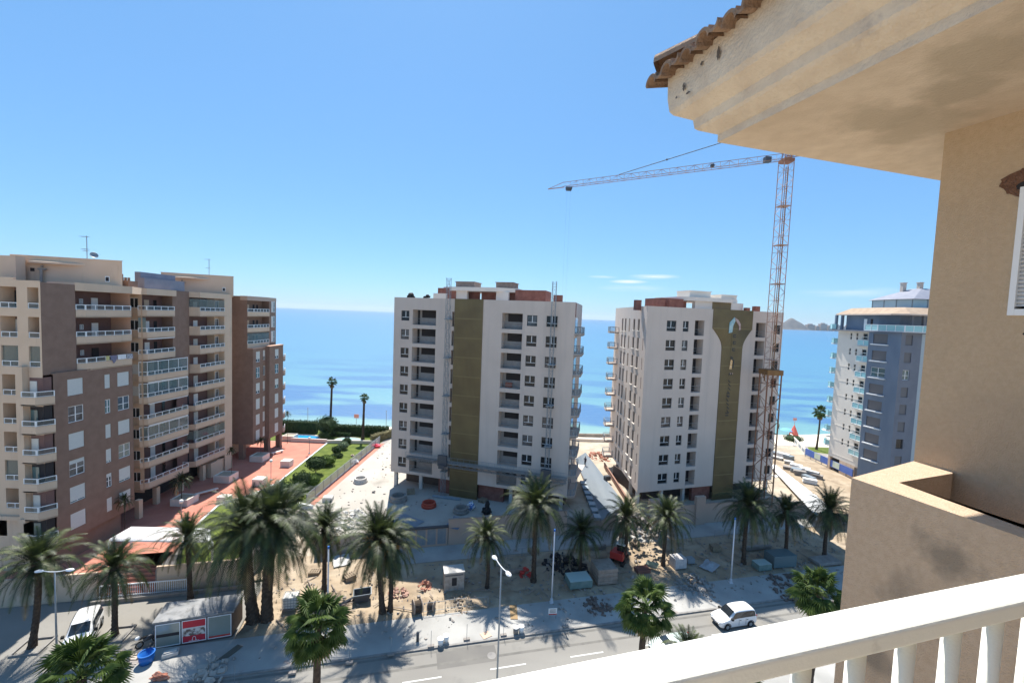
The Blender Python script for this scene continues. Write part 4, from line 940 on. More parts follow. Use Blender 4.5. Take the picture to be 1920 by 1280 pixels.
# projecting corner balconies on the lower floors
for k in range(3, 9):
    zf = 29.6 - 3 * k; pts = [(-50.7, 43.93), (-50.7, 43.15), (-48.15, 43.1), (-47.45, 44.4), (-47.45, 44.75)]
    pts = [(-49.6, 43.93), (-49.6, 43.12), (-48.15, 43.12), (-47.4, 44.35), (-47.9, 44.7)]
    balcony(T1, pts[1:4], zf, back=[(-47.9, 44.7), (-49.6, 43.93)], fascia=(-.15, .75), rail=.58)
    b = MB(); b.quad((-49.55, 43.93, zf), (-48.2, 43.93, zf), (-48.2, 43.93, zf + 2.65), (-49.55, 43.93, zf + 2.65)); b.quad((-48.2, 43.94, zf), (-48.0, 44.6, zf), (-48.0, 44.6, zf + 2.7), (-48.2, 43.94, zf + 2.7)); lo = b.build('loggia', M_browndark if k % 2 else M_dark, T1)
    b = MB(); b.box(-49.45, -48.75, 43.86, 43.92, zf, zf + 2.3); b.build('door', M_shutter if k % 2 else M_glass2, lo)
b = MB(); b.prism([(-60, 43.95), (-49.5, 43.95), (-49.5, 43.1), (-50.2, 43.1), (-50.2, 43.6), (-60, 43.6)], 8.2, 8.6)
b.box(-50.35, -49.65, 43.35, 43.94, 8.2, 24.4); b.build('pillar', M_beige, T1)
# --- brown flank, upper and lower with its ledge
FU = Fr((-48.22, 43.97), (-48.22, 47.45)); FL_ = Fr((-47.95, 44.7), (-47.95, 54.15)); ZL = 23.5
b = MB(); punch(b, FU, 3.48, ZL, RT - .15, []); b.build('wall', M_brown, T1)
opsL = []; Y0 = 44.7
for k in range(6):
    z = 20.95 - 3 * k; opsL += [(1.45, 3.15, z, z + 1.8, .14), (5.7, 6.4, z + .1, z + 1.75, .14), (7.35, 8.95, z + .05, z + 1.75, .14)]
b = MB(); punch(b, FL_, 9.45, 5.0, ZL, opsL); b.M = FL_; b.box(-.02, 9.47, -.01, .9, ZL, ZL + .12); b.quad((0, 0, 5.0), (9.45, 0, 5.0), (9.45, 4, 5.0), (0, 4, 5.0)); b.M = I4; b.quad((-47.95, 54.15, 5), (-51.5, 54.15, 5), (-51.5, 54.15, ZL), (-47.95, 54.15, ZL)); b.build('wall', M_brown, T1)
b = MB(FL_); b.box(.3, 8.0, .5, .7, PZ, 5.0); b.build('ground_floor_wall', M_brown, T1)
pat = {(0, 0): 1, (0, 1): 0, (0, 2): 1, (0, 3): .22, (0, 4): .9, (0, 5): 1, (1, 0): 1, (1, 1): 0, (1, 2): 1, (1, 3): .88, (1, 4): .25, (1, 5): 1, (2, 0): 1, (2, 1): 0, (2, 2): 1, (2, 3): 0, (2, 4): .88, (2, 5): 1}
for k in range(6):
    z = 20.95 - 3 * k
    for c, (x, w, za, h) in enumerate(((1.45, 1.7, 0, 1.8), (5.7, .7, .1, 1.65), (7.35, 1.6, .05, 1.7))):
        o_ = window(T1, FL_, x, z + za, w, h, 'white', y=.06); d = pat[(c, k)]
        if d: shutter(T1, o_, w, h, d * .97)
# --- upper corner balconies (three floors) with washing on the lowest
for k in range(3):
    zf = 29.6 - 3 * k; pts = [(-48.22, 47.5), (-47.95, 48.35), (-47.8, 53.95)]
    balcony(T1, pts, zf, back=[(-50.4, 53.95), (-50.4, 47.5)], fascia=(-.15, .72), rail=.58)
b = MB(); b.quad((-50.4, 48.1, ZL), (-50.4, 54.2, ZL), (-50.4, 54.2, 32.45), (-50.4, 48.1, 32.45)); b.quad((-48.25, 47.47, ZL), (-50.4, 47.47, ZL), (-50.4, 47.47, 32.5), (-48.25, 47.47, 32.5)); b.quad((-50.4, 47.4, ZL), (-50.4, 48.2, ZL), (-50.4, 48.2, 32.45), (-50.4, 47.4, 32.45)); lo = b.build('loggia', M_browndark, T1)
for k in range(3):
    zf = 29.6 - 3 * k; F = Fr((-50.38, 48.1), (-50.38, 54.2))
    for x in (.9, 1.9): window(T1, F, x, zf + 1.35, .42, .6, 'white', y=-.06)
    b = MB(F); b.box(3.3, 4.1, -.08, -.01, zf + .02, zf + 2.1); b.build('door', M_white if k < 2 else M_dark, lo)
b = MB(); punch(b, Fr((-50.4, 53.97), (-47.95, 53.97)), 2.45, ZL, 32.45, []); b.build('end_wall', mat('lit_orange_render', (.60, .36, .25), .9), T1)  # orange bounce light is put into the wall's colour
# top fascia of this corner
b = MB(); b.prism([(-50.5, 47.45), (-48.2, 47.45), (-47.95, 48.35), (-47.78, 54.1), (-50.2, 58.3), (-52, 58.3), (-52, 48.1)], 32.42, RT + .1); b.build('roof_fascia', M_beige, T1)
# --- recessed strip with small windows
FN = Fr((-52.6, 58.2), (-50.1, 58.2)); opsN = []
for k in range(9): z = 30.6 - 3 * k; opsN.append((.75, 1.95, z, z + 1.35, .12))
b = MB(); punch(b, FN, 2.5, 5.1, 32.45, opsN); b.quad((-48.3, 54.2, ZL), (-51.9, 58.2, ZL), (-51.9, 58.2, 32.4), (-48.3, 54.2, 32.4)); b.quad((-47.95, 54.16, 5.1), (-51.9, 58.2, 5.1), (-51.9, 58.2, ZL), (-47.95, 54.16, ZL)); b.build('wall', M_beige, T1)
for k in range(9):
    z = 30.6 - 3 * k; o_ = window(T1, FN, .75, z, 1.2, 1.35, 'mid', y=.06)
    if k in (3, 4): shutter(T1, o_, 1.2, 1.35, .97)
# --- middle stack of balconies
def backwall(p, q, z0, z1, nwin, doors):
    F = Fr(p, q); L = dist2(p, q); b = MB(F); b.quad((0, 0, z0), (L, 0, z0), (L, 0, z1), (0, 0, z1)); lo = b.build('loggia', M_browndark, T1)
    for (f, w, m) in doors: b = MB(F); b.box(L * f, L * f + w, -.07, -.01, z0 + .02, z0 + 2.15); b.build('door', m, lo)
    return lo
for k in range(9):
    zf = 29.6 - 3 * k; up = k < 3
    e = (-49.9, 63.6) if up else (-49.35, 65.4)
    pts = [(-50.5, 57.95), (-49.8, 58.6), e] + ([] if up else [(-50.4, 65.6)])
    bo = balcony(T1, pts, zf, back=[(-51.9, e[1]), (-51.9, 58.2)], fascia=(-.15, .75), rail=.58, awn=k in (1, 3, 4, 5, 6))
    backwall((-51.85, 58.25), (-51.85, e[1]), zf, zf + 2.87, 0, [(.02, .9, M_shutter if k != 1 else M_glass2), (.42, .8, M_white if k % 3 else M_beige), (.72, .5, M_glass)])
    if k in (1,): b = MB(Fr((-50.5, 58.0), (-49.85, 58.6))); b.box(0, .8, .0, .05, zf + .75, zf + 2.7); b.build('glass_screen', M_glass2, bo)
    if k in (3, 4, 6):
        for p, q in ((pts[0], pts[1]), (pts[1], pts[2])):
            b = MB(Fr(p, q)); L = dist2(p, q); b.quad((.02, .09, zf + .8), (L - .02, .09, zf + .8), (L - .02, .09, zf + 2.6), (.02, .09, zf + 2.6)); b.build('glass_screen', M_screen, bo)
            b = MB(Fr(p, q)); b.box(0, L, .05, .12, zf + 2.6, zf + 2.7); n = max(1, round(L / 1.6))
            for j in range(n + 1): x = min(max(L * j / n, .03), L - .03); b.box(x - .03, x + .03, .06, .11, zf + .8, zf + 2.6)
            b.build('screen_frame', M_whitem, bo)
b = MB(); b.prism([(-50.5, 57.95), (-49.8, 58.6), (-49.9, 63.9), (-52, 63.9), (-52, 57.95)], 32.45, RT + .1); b.build('roof_fascia', M_beige, T1)
# --- brown strip between the stacks
b = MB(); punch(b, Fr((-50.25, 63.6), (-50.6, 67.3)), 3.72, 20.45, RT + .1, []); b.quad((-51.9, 63.6, 20.45), (-50.25, 63.6, 20.45), (-50.25, 63.6, 32.5), (-51.9, 63.6, 32.5)); b.build('wall', M_brown, T1)
b = MB(); punch(b, Fr((-51.2, 65.4), (-51.2, 67.6)), 2.2, 5.1, 20.45, []); b.build('wall', M_browndark, T1)
# --- far stack of balconies
for k in range(9):
    zf = 29.6 - 3 * k; up = k < 4
    a = (-50.75, 67.3); c = (-49.35, 67.95) if up else (-49.75, 67.4); 
    if not up: a = (-50.9, 66.9)
    pts = [a, c, (-49.2, 73.6)]
    bo = balcony(T1, pts, zf, back=[(-51.6, 73.6), (-51.6, 67.4)], fascia=(-.15, .75), rail=.58, rail_from=1)
    if up: b = MB(Fr(a, c)); b.box(0.02, dist2(a, c) - .02, .01, .10, zf + .75, zf + 1.33); b.build('parapet', M_beige, bo)
    backwall((-51.55, 67.4), (-51.55, 72.6), zf, zf + 2.87, 0, [(.05, .6, M_glass), (.38, .9, M_white if k % 2 else M_shutter)])
    if k in (0, 7):
        for p, q in ((pts[0], pts[1]), (pts[1], pts[2])):
            b = MB(Fr(p, q)); L = dist2(p, q); b.quad((.02, .09, zf + 1.3), (L - .02, .09, zf + 1.3), (L - .02, .09, zf + 2.6), (.02, .09, zf + 2.6)); b.build('glass_screen', M_screen, bo)
    b = MB(); b.quad((-50.35, 72.6, zf), (-50.35, 73.65, zf), (-50.35, 73.65, zf + 2.87), (-50.35, 72.6, zf + 2.87)); b.quad((-51.55, 72.6, zf), (-50.35, 72.6, zf), (-50.35, 72.6, zf + 2.87), (-51.55, 72.6, zf + 2.87)); b.build('loggia', M_beige, T1)
    window(T1, Fr((-50.33, 72.62), (-50.33, 73.6)), .1, zf + 1.1, .8, 1.35, 'mid', y=-.07)
b = MB(); punch(b, Fr((-49.3, 73.6), (-49.25, 75.5)), 1.9, PZ, RT + .1, []); hull(b, [(-49.25, 75.5), (-58, 75.5)], PZ, RT + .1, 1); b.quad((-51.5, 73.6, 5.1), (-49.3, 73.6, 5.1), (-49.3, 73.6, 32.5), (-51.5, 73.6, 32.5)); b.build('wall', M_beige, T1)
b = MB(); b.prism([(-50.75, 67.3), (-49.35, 67.95), (-49.2, 73.62), (-51.7, 73.62), (-51.7, 67.3)], 32.45, RT + .1); b.build('roof_fascia', M_beige, T1)
# core and roofs
b = MB(); b.prism([(-60, 45.4), (-50.45, 45.4), (-50.45, 54), (-52.7, 58.3), (-51.95, 67), (-51.6, 75.4), (-60, 75.4)], 5.0, 33.0); b.build('core', M_browndark, T1)
b = MB(); b.prism([(-60, 48), (-52.5, 48), (-52.5, 75), (-60, 75)], PZ, 5.0); b.build('dark_void_core', M_dark, T1)  # box coloured dark for the shaded void behind the columns
for p in ((-49.2, 56.2), (-50.4, 60.5), (-50.4, 65.0), (-50.2, 69.5), (-50.0, 72.5)): b = MB(); b.box(p[0] - .3, p[0] + .3, p[1] - .3, p[1] + .3, PZ, 5.0); b.build('column', M_beige, T1)
b = MB(); b.box(-51.8, -49.5, 70.5, 75.4, PZ, 4.9); b.build('ground_floor_wall', M_beige, T1)
# penthouses
def penthouse(p, q, ztop, zeave):
    F = Fr(p, q); L = dist2(p, q); b = MB(); e_ = Vector((q[0], q[1])).normalized() * 6.5; b.prism([p, q, (q[0] + e_.x, q[1] + e_.y), (p[0] - 1.5, p[1] + 5.5)], 32.95, ztop); b.M = F; b.box(-.04, L + .02, -.05, .12, ztop, ztop + .07); ph = b.build('penthouse', M_beige, T1)
    b = MB(F); n = 18
    ed = [(1.6 + (L * .66 - 1.6) * j / n, -.75 * math.sin(math.pi * min(1, (j / n) ** .6 * .98 + .02)) - .02) for j in range(n + 1)]
    i = b.P([(x, y, zeave) for x, y in ed] + [(x, 0, zeave) for x, y in ed]); 
    top = b.P([(x, y, zeave + .22) for x, y in ed] + [(x, 0, zeave + .35) for x, y in ed])
    for j in range(n):
        b.f += [(i + j, i + j + n + 1, i + j + n + 2, i + j + 1), (top + j, top + j + 1, top + j + n + 2, top + j + n + 1), (i + j, i + j + 1, top + j + 1, top + j)]
    b.build('canopy', M_beige, ph)
    b = MB(F); b.box(L * .84, L * .84 + .45, -.06, 0, 33.75, 34.45); b.box(L * .8, L * .8 + .0, 0, 0, 0, 0) if 0 else None; wv = b.build('window', M_white, ph)
    b = MB(F); b.box(L * .84 + .06, L * .84 + .39, -.075, -.06, 33.85, 34.35); b.build('pane', M_dark, wv)
    b = MB(F); b.box(L * .17, L * .17 + .4, -.03, 0, 34.6, 35.0); b.build('vent', M_dark, ph)
    b = MB(F); b.tube((L * .28, -.3, 33.4), (L * .28, -.3, 34.9), .14, 8); b.tube((L * .28 - .3, -.3, 34.9), (L * .28 + .5, -.3, 34.9), .11, 8); b.blob((L * .29, -.3, 35.25), .14, n=2); b.build('vent_pipe', M_concdk, ph)
    b = MB(F); b.box(L * .86, L * .96, -.03, 0, 34.3, ztop - .5); b.build('panel', M_beige, ph)
    b = MB(F)
    for j in range(5): b.box(.3 + j * 1.4, .3 + j * 1.4 + .9, -.9, -.7, 33.05, 33.3)
    return F, L
FP1, LP1 = penthouse((-59.5, 51.1), (-49.0, 54.1), 36.4, 35.55)
FP2, LP2 = penthouse((-58.3, 71.4), (-48.9, 75.4), 36.4, 35.6)
b = MB(); b.prism([(-51.5, 59.2), (-50.6, 59.2), (-50.6, 66.4), (-51.5, 66.4)], 33.05, 34.75); b.prism([(-52.8, 60.2), (-52.0, 60.2), (-52, 66.4), (-52.8, 66.4)], 33.05, 35.6); b.build('roof_screen', mat('grey_blue_sheet', (.20, .21, .26), .7, (.24, .25, .30), 1), T1)
b = MB(); b.box(-51.5, -49.6, 55.6, 57.0, 33.0, 34.1); b.box(-53, -51.5, 56, 57, 33.0, 35.0)
for k in range(5): b.box(-51.4 + k * .42, -51.2 + k * .42, 55.6, 55.8, 34.1, 34.5)
b.build('chimney', M_brown, T1)
b = MB(FA); b.box(A(-57), A(-51.0), .02, .3, 33.2, 33.45); b.build('roof_parapet', M_beige, T1)
b = MB(); b.box(-63, -54.4, 46.5, 47, 33.2, 35.9) if 0 else b.box(-60, -57.6, 50, 51, 33.0, 36.2); b.build('roof_wall', M_beige, T1)
# antennas and dish
def antenna(pos, h, label, parts=3):
    t = thing('tv_antenna', label, 'antenna', pos, 'rooftop antennas'); x, y, z = pos
    b = MB(); b.tube((x, y, z), (x, y, z + h), .045, 5); b.build('pole', M_galv, t)
    b = MB()
    for k, (zz, w) in enumerate(((h - .1, .7), (h * .45, .5), (h * .38, .35))[:parts]):
        b.tube((x - w, y, z + zz), (x + w * .4, y, z + zz), .03, 4)
        for j in range(4): xx = x - w + j * w * .4; b.tube((xx, y - .3, z + zz), (xx, y + .3, z + zz), .02, 4)
    b.build('elements', M_galv, t); return t
q = FP1 @ Vector((LP1 * .60, 1.5, 36.4)); antenna(tuple(q), 3.0, 'tall rooftop antenna on the nearer beige penthouse')
q = FP2 @ Vector((LP2 * .62, 1.5, 36.4)); antenna(tuple(q), 2.9, 'slim rooftop antenna on the farther beige penthouse', 2)
q = FP1 @ Vector((LP1 * .69, 1.0, 36.47)); b = MB(); n = 12
t = thing('satellite_dish', 'small pale satellite dish on the nearer beige penthouse roof', 'satellite dish', tuple(q)); b.M = Matrix.Translation(q + Vector((0, 0, .55))) @ Matrix.Rotation(R(60), 4, 'Z') @ Matrix.Rotation(R(62), 4, 'X')
b.lathe([(0, -.08), (.2, -.05), (.42, .06), (.40, .07), (.2, -.03), (0, -.06)], n=16); b.build('dish', M_galv, t); b = MB(); b.tube(q, q + Vector((0, 0, .5)), .03, 5); b.build('mount', M_galv, t)
# laundry on the lowest of the three corner balconies
zr = 29.6 - 6 + .72 + .58
def towel(y0, y1, drop, m, lab, skew=0):
    b = MB(); n = 8
    for k in range(n):
        a0, a1 = y0 + (y1 - y0) * k / n, y0 + (y1 - y0) * (k + 1) / n; w = lambda a: .03 * math.sin(a * 14)
        x = lambda a: -47.95 + .15 * (a - 48.35) / 5.6 + .03
        d0 = drop * (1 - skew * abs(2 * k / n - 1)); d1 = drop * (1 - skew * abs(2 * (k + 1) / n - 1))
        b.quad((x(a0) + .03 + w(a0), a0, zr - d0), (x(a1) + .03 + w(a1), a1, zr - d1), (x(a1), a1, zr + .02), (x(a0), a0, zr + .02)); b.quad((x(a0), a0, zr + .02), (x(a1), a1, zr + .02), (x(a1) - .12, a1, zr), (x(a0) - .12, a0, zr))
    tag(b.build('towel', m), lab, 'towel', 'washing hung on a balcony rail')
towel(50.55, 50.95, .5, mat('yellow_cloth', (.55, .50, .22), .9), 'small yellow cloth hung on a balcony rail at left')
towel(51.1, 51.9, 1.0, mat('grey_cloth', (.20, .19, .26), .9), 'pointed grey cloth hung lowest on a balcony rail', .6)
towel(52.0, 53.1, .55, mat('white_cloth', (.74, .74, .74), .9), 'wide white sheet hung on a balcony rail')
towel(53.2, 54.0, .6, mat('patterned_cloth', (.14, .14, .20), .9, (.6, .6, .6), 9, contrast=(.45, .55)), 'patterned dark and white cloth hung at the end of a balcony rail')
# --- far brown block
ZE = 23.5
b = MB(); punch(b, Fr((-54, 79.5), (-47.95, 79.5)), 6.05, 5.45, ZE, []); punch(b, Fr((-54, 79.5), (-49.0, 79.5)), 5.0, ZE, RT, [])
opsE = [];
for k in range(6): z = 20.9 - 3 * k; opsE += [(.95, 2.25, z, z + 2.0, .14), (3.2, 3.95, z + .2, z + 2.1, .14)]
punch(b, Fr((-47.95, 79.5), (-47.95, 84.2)), 4.7, 5.45, ZE, opsE)
opsR = [(1.9, 3.2, 21.1 - 3 * k, 23.0 - 3 * k, .14) for k in range(6)]
punch(b, Fr((-47.2, 83.6), (-47.1, 88.4)), 4.8, 5.45, ZE + .15, opsR); b.quad((-47.95, 83.6, 5.45), (-47.2, 83.6, 5.45), (-47.2, 83.6, ZE + .15), (-47.95, 83.6, ZE + .15))
b.quad((-48.9, 86.4, ZE), (-48.9, 88.9, ZE), (-48.9, 88.9, RT), (-48.9, 86.4, RT)); b.quad((-50.3, 86.4, ZE), (-48.9, 86.4, ZE), (-48.9, 86.4, RT), (-50.3, 86.4, RT))
b.quad((-50.3, 79.6, ZE), (-50.3, 86.4, ZE), (-50.3, 86.4, 32.4), (-50.3, 79.6, 32.4)); hull(b, [(-48.9, 88.9), (-60, 88.9), (-60, 79.5)], 5.45, RT, 1)
i = b.P([(-54, 79.5, 5.45), (-47.95, 79.5, 5.45), (-47.1, 88.4, 5.45), (-54, 88.9, 5.45)]); b.f.append((i + 3, i + 2, i + 1, i)); i = b.P([(-54, 79.5, RT), (-49, 79.5, RT), (-48.9, 88.9, RT), (-60, 88.9, RT)]); b.f.append((i, i + 1, i + 2, i + 3))
b.build('wall', M_brown, T1)
b = MB(); b.box(-47.95, -47.05, 83.55, 88.5, ZE + .15, ZE + .3); b.box(-48.9, -47.94, 79.45, 83.5, ZE, ZE + .1); b.build('ledge', mat('lit_orange_render'.replace('render', 'coping'), (.62, .38, .27), .9), T1)  # orange of the sunlit ledge is put into its colour
for k in range(6):
    z = 20.9 - 3 * k
    o_ = window(T1, Fr((-47.95, 79.5), (-47.95, 84.2)), .95, z, 1.3, 2.0, 'white', y=.06); d = (.7, 0, .72, .97, .97, .97)[k]
    if d: shutter(T1, o_, 1.3, 2.0, d)
    o_ = window(T1, Fr((-47.95, 79.5), (-47.95, 84.2)), 3.2, z + .2, .75, 1.9, 'mid', y=.06); d = (.6, 0, .8, .97, .97, .97)[k]
    if d: shutter(T1, o_, .75, 1.9, d)
    o_ = window(T1, Fr((-47.2, 83.6), (-47.1, 88.4)), 1.9, 21.1 - 3 * k, 1.3, 1.9, 'white', y=.06); d = (.7, 0, .6, .97, .97, .97)[k]
    if d: shutter(T1, o_, 1.3, 1.9, d)
for k in range(3):
    zf = 29.6 - 3 * k
    bo = balcony(T1, [(-49.0, 79.52), (-48.7, 81.1), (-48.75, 86.3)], zf, back=[(-50.2, 86.3), (-50.2, 79.6)], fascia=(-.15, .75), rail=.58)
    F = Fr((-50.28, 79.6), (-50.28, 86.4))
    for x, w, m in ((1.6, .8, M_beige), (3.6, .5, M_dark), (4.8, .45, M_dark)): b = MB(F); b.box(x, x + w, -.06, -.01, zf + .1, zf + 2.1); b.build('door', m, bo)
    if k == 2:
        b = MB(Fr((-49.0, 79.52), (-48.7, 81.1))); b.quad((0, .1, zf + .8), (1.6, .1, zf + .8), (1.6, .1, zf + 2.7), (0, .1, zf + 2.7)); b.M = Fr((-48.7, 81.1), (-48.75, 86.3)); b.quad((0, .1, zf + .8), (5.2, .1, zf + .8), (5.2, .1, zf + 2.7), (0, .1, zf + 2.7)); b.build('glass_screen', M_screen, bo)
    o_ = window(T1, Fr((-48.9, 86.4), (-48.9, 88.9)), .7, zf + .7, 1.3, 2.2, 'white', y=-.06); shutter(T1, o_, .75, 2.2, .97)
b = MB(); b.prism([(-49.0, 79.45), (-48.7, 81.1), (-48.75, 86.3), (-50.3, 86.3), (-50.3, 79.45)], 32.45, RT + .05); b.box(-49.6, -48.85, 86.45, 88.9, RT - .7, RT + .02); b.build('roof_fascia', M_pinkish, T1)
for k in range(7):
    zf = 20.4 - 3 * k + .2
    if zf > 5: balcony(T1, [(-47.2, 88.45), (-46.95, 88.8), (-47.75, 90.6)], zf, back=[(-49, 90.6), (-49, 88.45)], fascia=(-.3, .75), rail=.35, mat_f=M_pinkish)
for p in ((-50.2, 79.9), (-48.4, 85.0), (-47.7, 88.0), (-53, 80)):
    b = MB(); b.box(p[0] - .45, p[0] + .45, p[1] - .4, p[1] + .4, PZ, 5.45); b.build('column', M_brown, T1)
b = MB(); b.box(-60, -53.5, 80, 88, PZ, 5.4); b.build('ground_floor_wall', M_beige, T1)
# ================================================================== PALMS
def frond(b, base, az, el, L, droop, rng, nl=32, leafl=.70, wid=.088, fold=.5):
    """feather frond: arching rachis with leaflets both sides"""
    d = Vector((math.cos(az) * math.cos(el), math.sin(az) * math.cos(el), math.sin(el))); side = Vector((-math.sin(az), math.cos(az), 0))
    pts = [Vector(base)]; dirs = [d.copy()]; n = 10; tw = rng.uniform(-.15, .15)
    for k in range(n):
        pts.append(pts[-1] + d * (L / n)); d = (d + Vector((0, 0, -droop / n * (1 + 1.2 * k / n))) + side * (tw / n)).normalized(); dirs.append(d.copy())
    def P(f):
        x = f * n; i = min(int(x), n - 1); return pts[i].lerp(pts[i + 1], x - i), dirs[i].lerp(dirs[i + 1], x - i).normalized()
    for k in range(n):      # rachis as a thin strip
        w0 = .035 * (1 - k / n) + .008; w1 = .035 * (1 - (k + 1) / n) + .008; u = dirs[k].cross(side).normalized()
        b.quad(pts[k] - side * w0, pts[k] + side * w0, pts[k + 1] + side * w1, pts[k + 1] - side * w1)
    for k in range(nl):
        f = .14 + .86 * k / (nl - 1); p, dd = P(f); up = side.cross(dd).normalized() * -1
        if up.z < 0: up = -up
        ll = leafl * (math.sin(math.pi * min(1, (f * .82 + .16))) ** .6) * rng.uniform(.85, 1.12)
        for s in (-1, 1):
            v = (side * s * 1.0 + dd * (.55 + .5 * f) + up * (fold * rng.uniform(.3, 1.0)) - Vector((0, 0, .22))).normalized()
            q = p + v * ll; q.z -= ll * .12; w = dd * wid * .5
            b.tri(p - w, p + w, q)
def date_crown(seed, nf=78, L=4.5, full=1.0):
    rng = random.Random(seed); g = MB(); dry = MB(); ga = 2.39996
    for k in range(nf):
        u = k / nf; el = R(82 - 100 * u ** 1.15 + rng.uniform(-7, 7)); az = k * ga + rng.uniform(-.25, .25)
        l = L * (.72 + .34 * math.sin(min(1, u * 1.6) * math.pi / 2)) * rng.uniform(.86, 1.08)
        base = (math.cos(az) * .18, math.sin(az) * .18, -.1 - .45 * u)
        tgt = dry if (u > .90 and rng.random() < .55) else g
        frond(tgt, base, az, el, l, (.95 + 1.15 * u) * rng.uniform(.75, 1.25), rng)
    for k in range(int(10 * full)):       # hanging dead fronds
        az = rng.uniform(0, 6.28); frond(dry, (math.cos(az) * .22, math.sin(az) * .22, -.6), az, R(-35 - rng.uniform(0, 35)), L * rng.uniform(.5, .75), .9, rng, nl=22, leafl=.5)
    return g.mesh('crown', M_palm), dry.mesh('dry_fronds', M_palmd)
def trunk_mesh(r0, r1, H, bumps=True, seed=0, curve=0.0, flare=1.35):
    b = MB(); n = 12; rows = int(H / .22); rng = random.Random(seed)
    for j in range(rows + 1):
        f = j / rows; r = r0 + (r1 - r0) * f; r *= 1 + (flare - 1) * max(0, 1 - f * 7); 
        cx = curve * math.sin(f * math.pi * .9)
        for k in range(n):
            rr = r * (1 + (.10 if (j + k) % 2 else -.04) * (1 if bumps else .2)) * rng.uniform(.95, 1.05)
            a = 2 * math.pi * k / n; b.v.append((cx + math.cos(a) * rr, math.sin(a) * rr, H * f))
    for j in range(rows):
        for k in range(n): b.f.append((j * n + k, j * n + (k + 1) % n, (j + 1) * n + (k + 1) % n, (j + 1) * n + k))
    return b.mesh('trunk', M_trunk)
def bulge_mesh():
    b = MB(); rng = random.Random(2)
    b.lathe([(.24, -1.0), (.34, -.75), (.42, -.45), (.40, -.2), (.25, .1), (0, .25)], n=12)
    for k in range(60):
        a = rng.uniform(0, 6.28); z = rng.uniform(-.9, .0); r = .36; p = Vector((math.cos(a) * r, math.sin(a) * r, z)); b.tube(p, p + Vector((math.cos(a) * .18, math.sin(a) * .18, .16)), .035, 4, .015)
    return b.mesh('crownshaft', M_trunk)
DC = [date_crown(s, nf=n, L=l) for s, n, l in ((1, 84, 4.5), (2, 70, 4.3), (3, 104, 4.7), (4, 62, 4.1))]
TR = [trunk_mesh(.27, .23, 1.0 * 8, seed=s, curve=c) for s, c in ((1, .0), (2, .25), (3, -.15))]
BU = bulge_mesh()
def fruit_mesh():
    b = MB(); rng = random.Random(9)
    for k in range(9):
        a = k * .7; p = Vector((math.cos(a) * .3, math.sin(a) * .3, -.25)); q = p + Vector((math.cos(a) * .75, math.sin(a) * .75, .15)); b.tube(p, q, .03, 4)
        for j in range(26):
            v = Vector((rng.uniform(-.28, .28), rng.uniform(-.28, .28), rng.uniform(-.75, .1))); b.tube(q, q + v, .018, 3, .01, cap=False); b.blob(tuple(q + v), .045, n=1)
    return b.mesh('fruit_clusters', M_fruit)
FR = fruit_mesh()
def date_palm(x, y, h, z0=0.0, var=0, sc=1.0, lean=0.0, label='', rz=0.0, group='date palms along the construction site', fruit=False, dead=True, thick=1.0):
    t = thing('palm_tree', label, 'palm tree', (x, y, z0), group)
    H = h - .35
    tr = bpy.data.objects.new('trunk', TR[var % 3]); COL.objects.link(tr); tr.parent = t; k = max(.05, (H) / 8.0); tr.scale = (sc * thick * .85, sc * thick * .85, k)
    if lean: tr.rotation_euler = (0, math.atan2(lean, H), 0)
    cr = bpy.data.objects.new('crown', DC[var % 4][0]); COL.objects.link(cr); cr.parent = t; cr.location = (lean, 0, h); cr.scale = (sc,) * 3; cr.rotation_euler = (.06 * math.sin(rz * 5), .06 * math.cos(rz * 7), rz)
    for nme, me in (('crownshaft', BU), ('dry_fronds', DC[var % 4][1])) + ((('fruit_clusters', FR),) if fruit else ()):
        if nme == 'dry_fronds' and not dead: continue
        c = bpy.data.objects.new(nme, me); COL.objects.link(c); c.parent = cr
    return t
# base pixel, crown pixel, mesh variant, crown scale, label
DP = [((60, 1212), (70, 1050), 1, .95, 'yellow-green palm at the far left, nearest the shaded roadside', .0),
      ((215, 1190), (215, 1062), 3, .9, 'palm with a bent dark trunk behind the white van', .0),
      ((357, 1122), (352, 1003), 3, .88, 'palm directly behind the roof of the advertising booth', .0),
      ((476, 1166), (464, 985), 2, 1.3, 'left palm of the dense dark pair beside the advertising booth', .0),
      ((500, 1164), (516, 978), 2, 1.28, 'right palm of the dense dark pair beside the advertising booth', .0),
      ((608, 1110), (609, 989), 3, .92, 'thin palm behind the bright lamp post left of centre', .0),
      ((717, 1149), (708, 1006), 0, 1.08, 'palm with orange fruit clusters, left trunk of its pair', .0),
      ((731, 1147), (728, 1020), 1, .92, 'right trunk of the pair of palms with orange fruit', .0),
      ((913, 1102), (912, 1004), 1, .78, 'short palm just right of the white transformer hut', .0),
      ((1000, 1090), (1005, 945), 0, 1.05, 'tall palm in front of the right end of the work platform', .0),
      ((1087, 1073), (1091, 996), 3, .82, 'short shaded palm behind the teal crate', .0),
      ((1167, 1058), (1175, 967), 1, .95, 'palm rising beside the little excavator', .0),
      ((1243, 1062), (1250, 967), 0, .88, 'palm on the sunlit patch of orange sand', .0),
      ((1394, 1058), (1404, 947), 2, .98, 'dark palm right of the tall pale pole, below the crane', .0),
      ((1471, 1050), (1474, 959), 1, .85, 'dark palm behind the grey-green crates', .0),
      ((1545, 1047), (1556, 953), 2, .88, 'dark palm at the right, next to the tan parapet', .0)]
for i, (bp_, cp, var, sc, lab, _) in enumerate(DP):
    B = at(*bp_, 0); C = atY(*cp, B.y)
    date_palm(B.x, B.y, C.z, 0, var, sc, C.x - B.x, lab, rz=i * 1.3, fruit=i in (6, 7), thick=1.7 if i in (3, 4) else 1.15)
